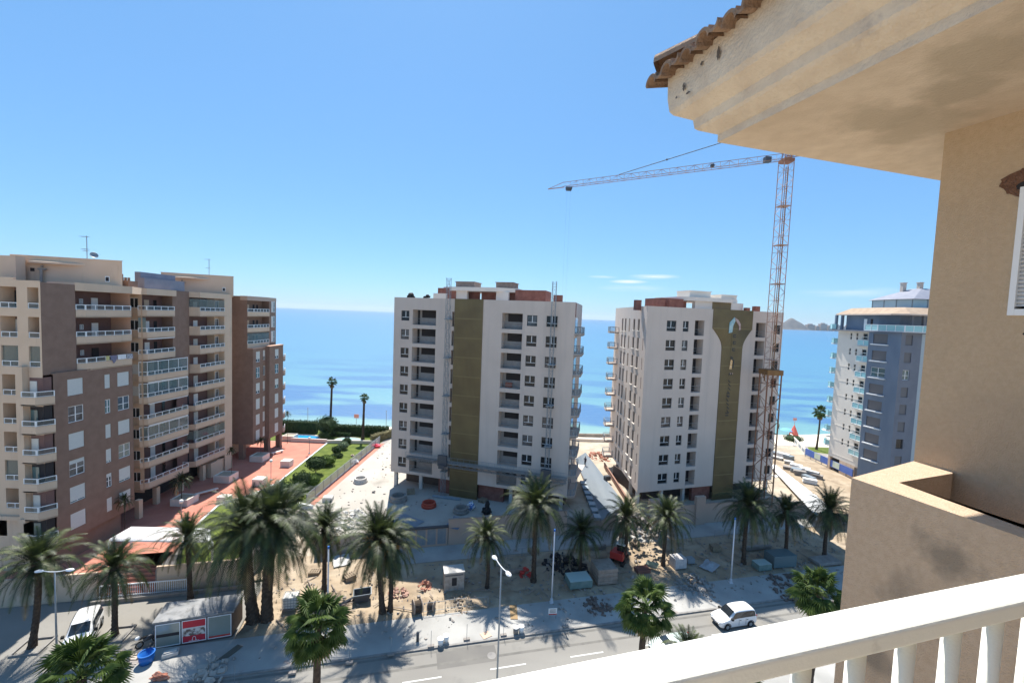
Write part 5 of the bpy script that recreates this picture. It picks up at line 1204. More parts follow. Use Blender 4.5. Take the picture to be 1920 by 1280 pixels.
# palms on the plaza
date_palm(-46.7, 60.4, 3.6, PZ, 3, .42, 0, 'small yellowish palm in a planter on the red plaza, beside the closed orange parasol', 1, 'small palms in the plaza', dead=False, thick=.6)
date_palm(-47.4, 52.1, 4.3, PZ, 3, .32, 0, 'small thin palm against the brown wall at left', 2, 'small palms in the plaza', dead=False, thick=.45)
date_palm(-46.0, 70.3, 4.9, PZ, 1, .22, 0, 'slender dark palm in the planter under the far balcony stack', 2, 'small palms in the plaza', dead=False, thick=.5)
date_palm(-47.1, 80.6, 3.4, PZ, 0, .25, 0, 'low dark palm in the planter at the corner of the brown block', 2, 'small palms in the plaza', dead=False, thick=.5)
date_palm(-47.1, 90.3, 6.4, PZ, 3, .24, 0, 'tall thin palm in the planter beside the blue pool', 2, 'small palms in the plaza', dead=False, thick=.6)

def fan_leaf(b, base, az, el, Lp, Rf, rng, nf=18):
    d = Vector((math.cos(az) * math.cos(el), math.sin(az) * math.cos(el), math.sin(el))); side = Vector((-math.sin(az), math.cos(az), 0)); n = 4; p = Vector(base)
    for k in range(n):
        q = p + d * (Lp / n); b.quad(p - side * .03, p + side * .03, q + side * .025, q - side * .025); p = q; d = (d + Vector((0, 0, -.10))).normalized()
    up = side.cross(d).normalized() * -1
    if up.z < 0: up = -up
    for k in range(nf):
        a0 = R(-105 + 210 * k / nf); a1 = R(-105 + 210 * (k + 1) / nf); am = (a0 + a1) / 2
        fr = lambda a, r, lift: p + (d * math.cos(a) + side * math.sin(a)) * r + up * lift
        rm = Rf * (.62 + .38 * math.cos(am * .6)) * rng.uniform(.9, 1.08); r5 = rm * .55
        m0 = fr(a0, r5, -.04 * Rf); m1 = fr(a1, r5, -.04 * Rf); mm = fr(am, r5, .05 * Rf); tip = fr(am, rm, -.10 * Rf) - Vector((0, 0, rm * (.10 + .14 * abs(math.sin(am)))))
        b.tri(p, m0, mm); b.tri(p, mm, m1); b.tri(m0, tip, mm); b.tri(mm, tip, m1)
def fan_crown(seed, n=50, Rf=1.12, Lp=1.25, dead=34):
    rng = random.Random(seed); g = MB(); dr = MB(); ga = 2.39996
    for k in range(n):
        u = k / n; el = R(80 - 118 * u ** 1.1 + rng.uniform(-14, 14)); az = k * ga + rng.uniform(-.4, .4)
        fan_leaf(g, (math.cos(az) * .1, math.sin(az) * .1, -.3 * u), az, el, Lp * rng.uniform(.6, 1.2), Rf * rng.uniform(.7, 1.15), rng)
    for k in range(dead):
        az = rng.uniform(0, 6.28); fan_leaf(dr, (math.cos(az) * .15, math.sin(az) * .15, -.45 - .5 * k / dead), az, R(-58 - rng.uniform(0, 24)), .8, .75, rng, 10)
    return g.mesh('crown', M_fan), dr.mesh('dry_skirt', M_palmd)
FC = [fan_crown(21), fan_crown(22, 42), fan_crown(23, 30, .9, .9, 8)]
TF = [trunk_mesh(.24, .17, 8.0, False, 5, .0, 1.5), trunk_mesh(.30, .20, 8.0, False, 6, .15, 1.4)]
def fan_palm(x, y, z0, h, var, sc, lean, label, group, rz=0, thick=1):
    t = thing('fan_palm', label, 'palm tree', (x, y, z0), group)
    tr = bpy.data.objects.new('trunk', TF[var % 2]); COL.objects.link(tr); tr.parent = t; tr.scale = (thick, thick, (h - .2) / 8.0); tr.rotation_euler = (0, math.atan2(lean, h), 0)
    cr = bpy.data.objects.new('crown', FC[var % 3][0]); COL.objects.link(cr); cr.parent = t; cr.location = (lean, 0, h); cr.scale = (sc,) * 3; cr.rotation_euler = (0, 0, rz)
    c = bpy.data.objects.new('dry_skirt', FC[var % 3][1]); COL.objects.link(c); c.parent = cr
    return t
def fan_at(cpx, t_, var, sc, label, rz, lean=.2):
    d = _fw + _rt * ((cpx[0] - 960) / FPX) + _up * ((640 - cpx[1]) / FPX); k = t_ / (d.dot(VS)); P = EYE + d * k
    return fan_palm(P.x - lean, P.y, .1, P.z - .1, var, sc, lean, label, 'fan palms along the near pavement', rz, 1.2)
fan_at((597, 1168), 28, 0, .98, 'bushy fan palm at the bottom, left of centre, with a brown skirt', 0)
fan_at((1210, 1135), 28, 0, .98, 'full fan palm just above the handrail, right of centre', 1.4)
fan_at((1532, 1108), 28, 1, 1.0, 'fan palm just above the handrail, next to the tan parapet', 2.2)
fan_at((150, 1262), 28, 1, 1.05, 'fan palm cut off by the bottom edge at the far left', 3.0)
fan_at((1400, 1296), 26, 1, .8, 'fan palm seen through the gap under the handrail', .5)
d = _fw + _rt * ((1290 - 960) / FPX) + _up * ((640 - 1222) / FPX); k = 28.5 / d.dot(VS); P = EYE + d * k
date_palm(P.x, P.y, P.z, .1, 3, .6, 0, 'feathery palm whose frond tips show just over the handrail near the nearest white car', .4, 'palms behind the handrail')
fan_palm(-42.7, 101.4, 1.6, 12.7, 2, .72, .35, 'tallest slim fan palm by the beach hedge, left of its neighbour', 'slim fan palms near the beach', 0, 1.25)
fan_palm(-32.6, 94.9, PZ, 9.6, 2, .62, .2, 'slim fan palm at the end of the garden fence by the pale pool', 'slim fan palms near the beach', 1, 1.25)
fan_palm(73.3, 100.8, PZ, 9.0, 1, .78, .25, 'fan palm on the lawn in front of the white and blue tower', 'slim fan palms near the beach', 2, .75)

# ================================================================== SHRUBS AND HEDGES
def leafy(b, c, r, sz, rng, n, s=.12):
    for k in range(n):
        v = Vector((rng.gauss(0, 1), rng.gauss(0, 1), rng.gauss(0, 1))).normalized() * (rng.uniform(.55, 1) ** .5); lump = 1 + .28 * noise.noise(v * 2.2 + Vector(c) * .37)
        p = Vector((c[0] + v.x * r * sz[0] * lump, c[1] + v.y * r * sz[1] * lump, c[2] + v.z * r * sz[2] * lump))
        a = Vector((rng.uniform(-1, 1), rng.uniform(-1, 1), rng.uniform(-.6, 1))).normalized(); e = a.orthogonal().normalized() * s * rng.uniform(.6, 1.3); f = a * s * rng.uniform(.8, 1.6)
        b.tri(p - e, p + e, p + f)
def shrub(pxy, z, r, sz, label, m=None, trunk=0.0, seed=1, n=900, group='shrubs on the lawn'):
    m = m or M_bush; B = at(*pxy, z); t = thing('shrub', label, 'shrub', (B.x, B.y, z), group); rng = random.Random(seed)
    b = MB(); leafy(b, (B.x, B.y, z + trunk + r * sz[2] * .9), r, sz, rng, n); b.blob((B.x, B.y, z + trunk + r * sz[2] * .85), r * .78, sz, seed, .3, 2); b.build('foliage', m, t)
    b = MB(); b.tube((B.x, B.y, z), (B.x + .05, B.y, z + trunk + r * .5), .09, 6); b.build('stem', M_bark, t)
shrub((592, 888), PZ, 1.45, (1.15, 1.15, .8), 'dark mushroom-shaped tree on a short trunk in the middle of the lawn', M_bush, .9, 1, 1500)
shrub((614, 872), PZ, 1.3, (1.2, 1, .75), 'rounded light green bush behind the mushroom-shaped tree', M_bush2, .1, 2, 1000)
shrub((632, 850), PZ, .9, (1.2, 1, .85), 'first of the three clipped bushes at the far end of the lawn, dark', M_bush, .1, 3, 700)
shrub((644, 842), PZ, .95, (1.1, 1, .9), 'silvery rounded bush at the far end of the lawn', mat('silver_leaves', (.12, .17, .09), .8, (.20, .25, .15), 3), .1, 4, 700)
shrub((650, 832), PZ, .8, (1.2, 1, .8), 'farthest small bush on the lawn, next to the fence', M_bush, .1, 5, 600)
shrub((634, 857), PZ, .7, (1.4, 1, .6), 'low dark bush in front of the silvery one', M_bush, .0, 6, 500)
shrub((545, 938), PZ, 2.1, (1.35, .8, .75), 'long dark hedge-like bush at the near end of the lawn', M_bush, .0, 7, 1600)
shrub((566, 915), PZ, 1.5, (1.1, .9, .9), 'tall dark bush behind the long near bush', M_bush, .2, 8, 1200)
shrub((584, 912), PZ, 1.2, (1.2, .9, .9), 'yellow-green bush close to the garden fence', M_bush2, .1, 9, 900)
shrub((528, 912), PZ, .5, (1.1, 1, .8), 'little round bush near the plaza edging', M_bush2, .1, 10, 300)
shrub((612, 818), PZ, 2.2, (1.2, 1, .95), 'big round dark tree standing in the beach hedge', M_bush, .9, 11, 1500, 'trees by the beach hedge')
shrub((608, 823), PZ, 1.2, (1.2, 1, .8), 'grey-green bush at the foot of the big round tree', M_bush, .0, 12, 700, 'trees by the beach hedge')
def hedge(p, q, z0, h, w, label, seed, m=None):
    F = Fr(p, q); L = dist2(p, q); rng = random.Random(seed); t = MB(F); t.box(0, L, -w * .4, w * .4, z0, z0 + h * .93)
    b = t
    for k in range(int(L * 170)):
        x = rng.uniform(0, L); s_ = rng.random()
        if s_ < .45: pp = Vector((x, -w / 2 * rng.uniform(.8, 1.05), z0 + h * rng.random()))
        elif s_ < .8: pp = Vector((x, rng.uniform(-w / 2, w / 2), z0 + h * rng.uniform(.92, 1.07)))
        else: pp = Vector((x, w / 2, z0 + h * rng.random()))
        a = Vector((rng.uniform(-1, 1), rng.uniform(-1, 1), rng.uniform(-.3, 1))).normalized(); e = a.orthogonal().normalized() * .11; b.tri(pp - e, pp + e, pp + a * .2)
    tag(b.build('hedge', m or M_bush), label, 'hedge')
hedge((-70, 98.6), (-44.5, 98.6), PZ, 2.7, 1.2, 'tall dark hedge behind the oval pool', 1)
hedge((-41.0, 98.4), (-27.8, 98.2), PZ, 2.2, 1.2, 'dark hedge behind the pale green pool', 2)
hedge((-40.6, 96.9), (-36.0, 96.7), PZ, .9, .9, 'low clipped hedge strip in front of the dark hedge', 3)
hedge((-29.9, 92.8), (-26.2, 99.2), PZ, 1.7, 1.1, 'yellowish dry hedge running towards the beach at the slab corner', 4, mat('dry_hedge_leaves', (.16, .15, .07), .9, (.24, .21, .11), 3))
shrub((1487, 828), PZ, 1.7, (1.5, 1.1, .55), 'dark low bush at the far corner of the white garden wall by the beach', M_bush, .0, 13, 900, 'bushes by the white garden wall')
# ================================================================== TOWER CRANE
CR = thing('tower_crane', 'rust-orange lattice tower crane with a long jib over the pale towers', 'crane', (42.3, 68.3, PZ))
mx_, my_ = 41.42, 68.3
b = MB(); lattice(b, (mx_, my_, PZ), (mx_, my_, 24.2), 2.15, 1.9, .11, .05); b.build('lower_mast', M_crane, CR)
b = MB(); lattice(b, (mx_, my_, 23.0), (mx_, my_, 56.6), 1.5, 1.25, .06, .028); 
for z in range(26, 56, 6): b.box(mx_ - .8, mx_ + .8, my_ - .8, my_ + .8, z, z + .08)
b.build('upper_mast', M_craneup, CR)
b = MB(); b.box(mx_ - 1.25, mx_ + 1.25, my_ - 1.25, my_ + 1.25, 23.7, 24.5); b.box(mx_ - 1.0, mx_ - .9, my_ - .1, my_ + .1, 22.6, 23.7); b.build('collar', M_craneg, CR)
b = MB(); b.tube((mx_ + .25, my_ - .2, 24.4), (mx_ + .25, my_ - .2, 56), .05, 4); b.tube((mx_ - .1, my_ - .2, 24.4), (mx_ - .1, my_ - .2, 56), .05, 4)
for k in range(90): z = 24.6 + k * .35; b.tube((mx_ - .1, my_ - .2, z), (mx_ + .25, my_ - .2, z), .025, 3, cap=False)
b.build('ladder', M_craneg, CR)
JT = Vector((6.1, 88.6, 0)); JR = Vector((mx_, my_, 0)); jd = (JT - JR).normalized(); JZ = 57.2
b = MB(); lattice(b, (mx_, my_, JZ), (JT.x + 3, JT.y - 1.7, JZ), 1.1, 1.35, .05, .024, tri=True); a_ = JT + Vector((3, -1.7, JZ)); b.tube(a_, JT + Vector((0, 0, JZ)), .1, 4); b.tube(a_ + Vector((0, 0, 1)), JT + Vector((0, 0, JZ)), .06, 4); b.build('jib', M_craneup, CR)
b = MB(); lattice(b, (mx_, my_, JZ + .8), (mx_ - jd.x * 9, my_ - jd.y * 9, JZ + .8), .8, 1.3, .07, .035); b.build('counter_jib', M_crane, CR)
c = Vector((mx_, my_, 0)) - jd * 8.2; b = MB(Fr((c.x, c.y), (c.x + jd.x, c.y + jd.y))); b.box(-1.3, 1.3, -.6, .6, JZ + .9, JZ + 2.6); b.build('counterweight', M_concrete, CR)
b = MB(); b.box(mx_ - .8, mx_ + .8, my_ - .8, my_ + .8, 56.7, 57.2); lattice(b, (mx_, my_, JZ), (mx_, my_, 62.9), .9, 1.1, .07, .035); b.build('tower_head', M_crane, CR)
tp = JR + jd * 26.3; b = MB(); b.tube((mx_, my_, 62.9), (tp.x, tp.y, JZ + 1.05), .07, 5); b.tube((mx_, my_, 62.9), (mx_ - jd.x * 8.4, my_ - jd.y * 8.4, JZ + .6), .07, 5); b.blob(tuple(Vector((mx_, my_, 62.9)).lerp(Vector((tp.x, tp.y, JZ + 1.05)), .68)), .2, n=1); b.build('tie_rods', M_steel, CR)
tr = JR + jd * 36.2; b = MB(); b.box(tr.x - .6, tr.x + .6, tr.y - .5, tr.y + .5, JZ - .55, JZ - .15); b.box(tr.x - .5, tr.x + .5, tr.y - .3, tr.y + .3, JZ - .8, JZ - .55); b.build('trolley', M_steel, CR)
b = MB()
for o_ in (-.35, .35): b.tube((tr.x + o_, tr.y, JZ - .7), (tr.x + o_, tr.y, 34.0), .009, 3)
b.build('hoist_ropes', M_galv, CR); b = MB(); b.box(tr.x - .4, tr.x + .4, tr.y - .15, tr.y + .15, 33.2, 34.0); b.path([(tr.x, tr.y, 33.2), (tr.x, tr.y, 32.8), (tr.x + .2, tr.y, 32.6), (tr.x + .3, tr.y, 32.8)], .06, 5); b.build('hook_block', M_steel, CR)
cb = JR + jd * 2.6; b = MB(); b.box(cb.x - .45, cb.x + .45, cb.y - .4, cb.y + .4, JZ - .1, JZ + .7); b.build('winch', M_steel, CR); b = MB()
q_ = JR + jd * 10.5; b.blob((q_.x, q_.y, JZ + .5), .36, n=2); b.build('cable_guide', M_steel, CR)

# ================================================================== VEHICLES
def loft(b, secs):
    n = len(secs[0]); ids = []
    for s_ in secs: ids.append(b.P(s_))
    for a, c in zip(ids, ids[1:]):
        for k in range(n - 1): b.f.append((a + k, a + k + 1, c + k + 1, c + k))
    for i, rev in ((ids[0], True), (ids[-1], False)): f = tuple(i + k for k in range(n)); b.f.append(f if rev else f[::-1])
def car(M, label, cat, van=True, m=None, group=None):
    """x forward, length 4.4, origin under the centre; sections rise from sill to roof and mirror across"""
    m = m or M_carw; loc = M.translation; t = thing('parked_car', label, cat, tuple(loc), group)
    H = 1.82 if van else 1.48
    #      x, half width, sill, belt height, roof height, roof half width
    pr = [(2.2, .62, .42, .62, .66, .50), (2.12, .80, .28, .78, .82, .66), (1.75, .90, .22, .92, .98, .70), (1.25, .92, .22, 1.02, 1.10, .72), (1.05, .92, .22, 1.04, 1.18, .72), (.35, .92, .22, 1.05, H - .10, .66), (.05, .92, .22, 1.05, H - .02, .68), (-.9, .92, .22, 1.06, H, .70), (-1.75, .92, .22, 1.06, H - .03, .69), (-2.08, .90, .26, 1.04, H - .14 if van else 1.15, .66), (-2.2, .84, .34, .95, H - .45 if van else 1.0, .62)]
    def sec(p, g=0):
        x, w, s_, bl, rf, rw = p
        half = [(x, w * .93, s_), (x, w, s_ + .2), (x, w, bl - .08), (x, w - .03, bl), (x, rw + .04, rf - .09), (x, rw - .06, rf - .01), (x, 0, rf + .01)]
        return half + [(a, -c_, z) for a, c_, z in half[-2::-1]]
    b = MB(M); loft(b, [sec(p) for p in pr]); bo = b.build('body', m, t, True); md = bo.modifiers.new('s', 'SUBSURF'); md.levels = 1; md.render_levels = 1
    g = MB(M); off = .022
    def side(i, j, f0, f1, sgn):     # side glass between sections i and j
        P = []
        for p in (pr[i], pr[j]):
            x, w, s_, bl, rf, rw = p
            for f in (f0, f1): P.append(Vector((x, sgn * ((w - .03) * (1 - f) + (rw + .04) * f + off), bl * (1 - f) + (rf - .09) * f)))
        g.quad(P[0], P[2], P[3], P[1])
    for sgn in (1, -1):
        for a, c_ in ((5, 6), (6, 7), (7, 8)): side(a, c_, .10, .92, sgn)
        x, w, s_, bl, rf, rw = pr[4]; g.tri((x - .1, sgn * (w - .03 + off), bl + .02), (pr[5][0], sgn * (.9 + off - .01), pr[5][3] + .04), (pr[5][0], sgn * (pr[5][5] + .06 + off), pr[5][4] - .12))
        g.quad((pr[8][0] - .02, sgn * (.9), 1.12), (pr[9][0] + .06, sgn * .87, 1.12), (pr[9][0] + .06, sgn * (pr[9][5] + .06), pr[9][4] - .16), (pr[8][0] - .02, sgn * (.74), pr[8][4] - .14)) if van else None
    p4, p5 = pr[4], pr[5]
    g.quad((p4[0] + .02, -.66, p4[4] + .03), (p4[0] + .02, .66, p4[4] + .03), (p5[0] + .06, .60, p5[4] + .0), (p5[0] + .06, -.60, p5[4] + .0))
    g.quad((-2.2, .58, 1.1 if van else .98), (-2.2, -.58, 1.1 if van else .98), (-2.14, -.55, H - .3 if van else 1.1), (-2.14, .55, H - .3 if van else 1.1))
    g.build('glass', M_carg, t)
    b = MB(M)
    for sgn in (1, -1):
        for a in (5.5, 7.0): x = pr[6][0] - .02 if a < 6 else pr[7][0] + .1; b.box(x - .012, x + .012, sgn * .925 - .008, sgn * .925 + .008, .40, 1.0); b.box(x - .25, x - .1, sgn * .93 - .015, sgn * .93 + .015, .88, .92)
    b.build('trim', M_rubber, t)
    for sgn in (1, -1):
        b = MB(M); b.box(.80, 1.02, sgn * 1.0 - .10, sgn * 1.0 + .10, 1.06, 1.24); b.build('mirror', M_rubber, t)
        b = MB(M); b.box(2.02, 2.17, sgn * .60 - .15, sgn * .60 + .15, .66, .80); b.build('headlight', M_whitem, t)
        b = MB(M); b.box(-2.215, -2.12, sgn * .74 - .07, sgn * .74 + .07, .8, 1.15); b.build('tail_light', M_red, t)
        for x in (1.38, -1.42):
            b = MB(M); y0, y1 = (.74, .945) if sgn > 0 else (-.945, -.74); b.tube((x, y0, .33), (x, y1, .33), .33, 20); wh = b.build('wheel', M_rubber, t)
            b = MB(M); b.tube((x, sgn * .93, .33), (x, sgn * .953, .33), .19, 12); b.build('rim', M_galv, wh)
            b = MB(M); n = 14
            for k in range(n):
                a0, a1 = math.pi * k / n, math.pi * (k + 1) / n
                b.quad((x + math.cos(a0) * .36, sgn * .936, .33 + math.sin(a0) * .36), (x + math.cos(a1) * .36, sgn * .936, .33 + math.sin(a1) * .36), (x + math.cos(a1) * .43, sgn * .94, .33 + math.sin(a1) * .43), (x + math.cos(a0) * .43, sgn * .94, .33 + math.sin(a0) * .43))
            b.build('wheel_arch', M_rubber, t)
    b = MB(M); b.box(2.04, 2.20, -.50, .50, .36, .56); b.build('grille', M_rubber, t)
    b = MB(M); b.box(-2.225, -2.15, -.26, .26, .52, .64); b.build('number_plate', M_white, t)
    return t
def place(p, ang): return Matrix.Translation(p) @ Matrix.Rotation(ang, 4, 'Z')
car(place(Vector((24.45, 43.75, .006)), SD + math.pi), 'white van-like car driving beside the kerb, seen over the handrail', 'car', True)
car(place(Vector((-38.8, 38.2, .006)), R(-58)) @ Matrix.Scale(1.1, 4), 'white rounded van with a dark windscreen facing us at the lower left', 'car', True)
P = at(1262, 1196, 1.4); car(place(Vector((P.x, P.y, .006)), SD + math.pi), 'white car roof just showing above the handrail, nearest to us', 'car', False, mat('pale_green_car_paint', (.62, .70, .66), .3, spec=.6, coat=.4))
# scooter
MT = thing('motorcycle', 'dark motorcycle parked at the left end of the advertising booth', 'motorcycle', (-32.5, 37.9, 0)); Mm = place(Vector((-32.5, 37.9, 0)), R(55))
for x in (.62, -.62):
    b = MB(Mm); n = 20
    for k in range(n):
        a0, a1 = 2 * math.pi * k / n, 2 * math.pi * (k + 1) / n; b.tube((x + math.cos(a0) * .27, 0, .31 + math.sin(a0) * .27), (x + math.cos(a1) * .27, 0, .31 + math.sin(a1) * .27), .055, 6)
    wh = b.build('wheel', M_rubber, MT); b = MB(Mm); b.tube((x, -.05, .31), (x, .05, .31), .18, 10); b.build('rim', M_galv, wh)
b = MB(Mm); b.blob((.05, 0, .62), .34, (1.2, .5, .7), 3, .2); b.blob((.45, 0, .78), .24, (.8, .8, 1), 4, .2); b.tube((.62, 0, .31), (.42, 0, 1.0), .04, 6); b.tube((-.62, 0, .31), (-.1, 0, .5), .05, 6); b.build('body', M_steel, MT, True)
b = MB(Mm); b.blob((-.38, 0, .86), .3, (1.3, .5, .3), 5, .1); b.build('seat', M_rubber, MT, True)
b = MB(Mm); b.path([(.42, -.36, 1.05), (.45, -.1, 1.08), (.45, .1, 1.08), (.42, .36, 1.05)], .025, 6); b.build('handlebar', M_steel, MT)
b = MB(Mm); b.blob((-.75, 0, 1.02), .2, (1, .9, .8), 6, .05); b.build('top_box', M_white, MT, True)
# little excavator
EX = thing('excavator', 'small excavator with dark cab and red body beside a palm on the sand', 'excavator', (15.0, 54.6, .1)); Me = place(Vector((15.0, 54.4, .12)), R(60))
for s_ in (-.75, .75):
    b = MB(Me); n = 10; pts = [(1.1 + .3 * math.cos(a), s_, .32 + .3 * math.sin(a)) for a in [R(90 - 180 * k / n) for k in range(n + 1)]] + [(-1.1 + .3 * math.cos(a), s_, .32 + .3 * math.sin(a)) for a in [R(270 - 180 * k / n) for k in range(n + 1)]]
    i = b.P([(x, y - .2, z) for x, y, z in pts] + [(x, y + .2, z) for x, y, z in pts]); n = len(pts); b.f += [(i + k, i + (k + 1) % n, i + n + (k + 1) % n, i + n + k) for k in range(n)] + [tuple(i + k for k in range(n)), tuple(i + n + k for k in reversed(range(n)))]; b.build('track', M_rubber, EX)
b = MB(Me); b.box(-1.3, .75, -.85, .85, .75, 1.35); b.box(-1.45, -.7, -.8, .8, 1.35, 1.75); b.build('body', M_red, EX, bevel=.06)
b = MB(Me); b.box(-.7, .75, -.8, .15, 1.35, 2.55); cb_ = b.build('cab', M_carg, EX, bevel=.05); b = MB(Me); b.box(-.78, .83, -.88, .23, 2.55, 2.66); b.build('cab_roof', M_white, cb_)
b = MB(Me); b.tube((.7, .4, 1.2), (2.0, .4, 2.9), .17, 6, .14); b.tube((2.0, .4, 2.9), (3.1, .4, 1.7), .13, 6, .10); b.tube((.9, .4, 1.0), (1.7, .4, 2.3), .06, 6); b.build('boom', M_red, EX)
b = MB(Me); b.prism([(3.0, 0), (3.5, 0), (3.5, .8), (3.0, .8)], 1.0, 1.6); b.build('bucket', M_steel, EX)

# ================================================================== BOOTH, HUT, CRATES, POSTS
BO = thing('advertising_booth', 'long grey booth with two glass panels either side of a red poster', 'booth', (-28.5, 39.6, 0))
bf0, bf1, bb1, bb0 = (-31.35, 37.25), (-25.55, 39.15), (-26.1, 41.6), (-32.2, 39.9); FBo = Fr(bf0, bf1); LBo = dist2(bf0, bf1)
b = MB(); b.prism([bf0, bf1, bb1, bb0], 0.02, 2.45); b.build('body', mat('booth_brown', (.10, .075, .065), .6), BO)
def grow(p, c, k): return (p[0] + (p[0] - c[0]) * k, p[1] + (p[1] - c[1]) * k)
cc = (-28.8, 39.5); b = MB(); b.prism([grow(p, cc, .05) for p in (bf0, bf1, bb1, bb0)], 2.45, 2.62); b.build('roof', mat('booth_roof', (.20, .205, .21), .7, (.27, .27, .27), 1.2, dirt=((.13, .13, .125), 1.5, .5, .7)), BO)
w3 = LBo / 3
for k in range(3):
    x0, x1 = w3 * k + .06, w3 * (k + 1) - .06; b = MB(FBo); y = -.06
    b.box(x0, x1, y, -.004, .22, .28); b.box(x0, x1, y, -.004, 2.30, 2.36); b.box(x0, x0 + .06, y, -.004, .28, 2.30); b.box(x1 - .06, x1, y, -.004, .28, 2.30); fr_ = b.build('panel_frame', M_whitem, BO)
    x0 += .06; x1 -= .06; q = lambda za, zb, yy, m, nme, xa=None, xb=None: (lambda b: (b.quad((xa or x0, yy, za), (xb or x1, yy, za), (xb or x1, yy, zb), (xa or x0, yy, zb)), b.build(nme, m, fr_)))(MB(FBo))
    if k == 1:
        q(.28, 2.30, -.03, M_poster, 'poster'); q(.85, 1.62, -.034, mat('poster_picture', (.16, .12, .10), .6, (.62, .60, .56), 3.2, contrast=(.42, .58)), 'picture'); q(1.5, 1.64, -.037, mat('poster_pale', (.62, .60, .58), .6), 'picture_strip')
        cxp = (x0 + x1) / 2; b = MB(FBo); n = 12; pts = [(cxp + .13 * math.cos(R(200 - 220 * j / n)), -.05, .60 + .17 * math.sin(R(200 - 220 * j / n))) for j in range(n + 1)]
        pts = [(cxp - .12, -.05, .42), (cxp - .12, -.05, .60)] + [(cxp + .12 * math.cos(R(180 - 180 * j / n)), -.05, .60 + .14 * math.sin(R(180 - 180 * j / n))) for j in range(n + 1)] + [(cxp + .12, -.05, .42)]
        b.path(pts, .022, 5); b.box(cxp - .2, cxp - .1, -.06, -.04, .40, .44); b.box(cxp + .1, cxp + .2, -.06, -.04, .40, .44); b.build('logo', M_white, fr_)
        b = MB(FBo)
        for j in range(7): b.box(cxp - .42 + .12 * j, cxp - .34 + .12 * j, -.05, -.04, .33, .37)
        b.build('lettering', M_white, fr_)
    else:
        q(.28, 2.30, -.03, mat('pale_green_glass', (.20, .235, .21), .15, (.25, .285, .26), .6, spec=.7), 'glass')
        if k == 0: q(1.12, 1.42, -.034, M_dark, 'dark_band')
        else: q(.28, .45, -.034, M_red, 'red_band')
HU = thing('transformer_hut', 'small white hut with a dark door on the shaded sand', 'hut', (-5.6, 47.6, .1))
FH = Fr((-6.6, 46.85), (-4.4, 47.4)); b = MB(FH); b.box(0, 2.26, 0, 1.5, .1, 2.15); b.build('wall', mat('hut_wall', (.38, .35, .31), .9, (.28, .25, .22), 3), HU); b = MB(FH); b.box(-.05, 2.31, -.05, 1.55, 2.15, 2.24); b.build('roof', M_concrete, HU); b = MB(FH); b.box(.85, 1.4, -.03, 0, .7, 1.6); b.build('door', M_dark, HU); b = MB(FH); b.box(.1, 2.1, -.04, 0, 1.85, 1.95); b.build('vent', M_steel, HU)
def crate(name, p, q, dpt, z0, h, m, label, cat, group=None, bands=0, lid=None):
    F = Fr(p, q); L = dist2(p, q); t = thing(name, label, cat, (p[0], p[1], z0), group)
    b = MB(F)
    if bands:
        for k in range(bands): b.box(0, L, 0, dpt, z0 + h * k / bands, z0 + h * (k + .8) / bands); b.box(.04, L - .04, .04, dpt - .04, z0 + h * (k + .8) / bands, z0 + h * (k + 1) / bands) if k < bands - 1 else None
    else: b.box(0, L, 0, dpt, z0, z0 + h)
    b.build('body', m, t, bevel=.03)
    b = MB(F)
    for x in (.15, L - .15): b.box(x - .05, x + .05, -.02, dpt + .02, z0 - .1, z0)
    b.build('skids', M_timber, t)
    if lid: b = MB(F); b.box(.03, L - .03, .03, dpt - .03, z0 + h, z0 + h + .04); b.build('top', lid, t)
crate('crate', (7.75, 47.75), (10.45, 48.35), 1.9, .3, .85, M_greenc, 'low teal crate with a pale top, left of the stacked planks', 'crate', 'crates at the pavement edge', lid=mat('pale_green_top', (.38, .47, .44), .7))
crate('plank_stack', (11.15, 48.75), (13.6, 49.3), 2.3, .3, 1.9, M_timber, 'four layers of pinkish boards stacked next to the teal crate', 'plank stack', bands=4)
crate('crate', (32.5, 53.0), (34.4, 53.4), 1.3, .25, .75, M_greenc, 'small pale-topped grey-green crate right of the tall pale pole', 'crate', 'crates at the pavement edge', lid=mat('pale_green_top', (.38, .47, .44), .7))
crate('crate', (34.9, 53.8), (38.2, 54.4), 1.8, .25, 1.5, mat('slate_tarp', (.12, .17, .18), .7), 'larger dark slate crate behind the small grey-green one', 'crate', 'crates at the pavement edge')
crate('plank_stack', (41.4, 54.6), (44.9, 55.4), 1.7, .25, .4, M_concdk, 'low grey stack of slabs near the tan parapet', 'slab stack')
B = at(1276, 1068, 0); crate('big_bag', (B.x - .8, B.y - .3), (B.x + .8, B.y + .1), 1.4, .2, 1.25, mat('white_sacking', (.60, .57, .55), .9, (.5, .46, .45), 3), 'square white big bag of building sand at the edge of the sunlit patch', 'big bag', 'bags on the sand')
B = at(1297, 1060, 0); crate('big_bag', (B.x - .5, B.y), (B.x + .5, B.y + .2), .8, .2, .6, mat('grey_sacking', (.25, .28, .30), .9), 'smaller grey bag in the shade right of the white big bag', 'big bag', 'bags on the sand')
B = at(1207, 1078, 0); crate('pallet', (B.x - .8, B.y - .3), (B.x + .9, B.y + .1), 1.1, .25, .5, mat('rusty_red_bricks', (.20, .09, .07), .9), 'pallet of dark red bricks on the sunlit sand', 'pallet', bands=2)
B = at(1218, 1068, 0)
t = thing('wheelbarrow', 'grey-green wheelbarrow tipped on the sunlit sand', 'wheelbarrow', (B.x, B.y, .1)); Mw = place(Vector((B.x + .3, B.y, .12)), R(150))
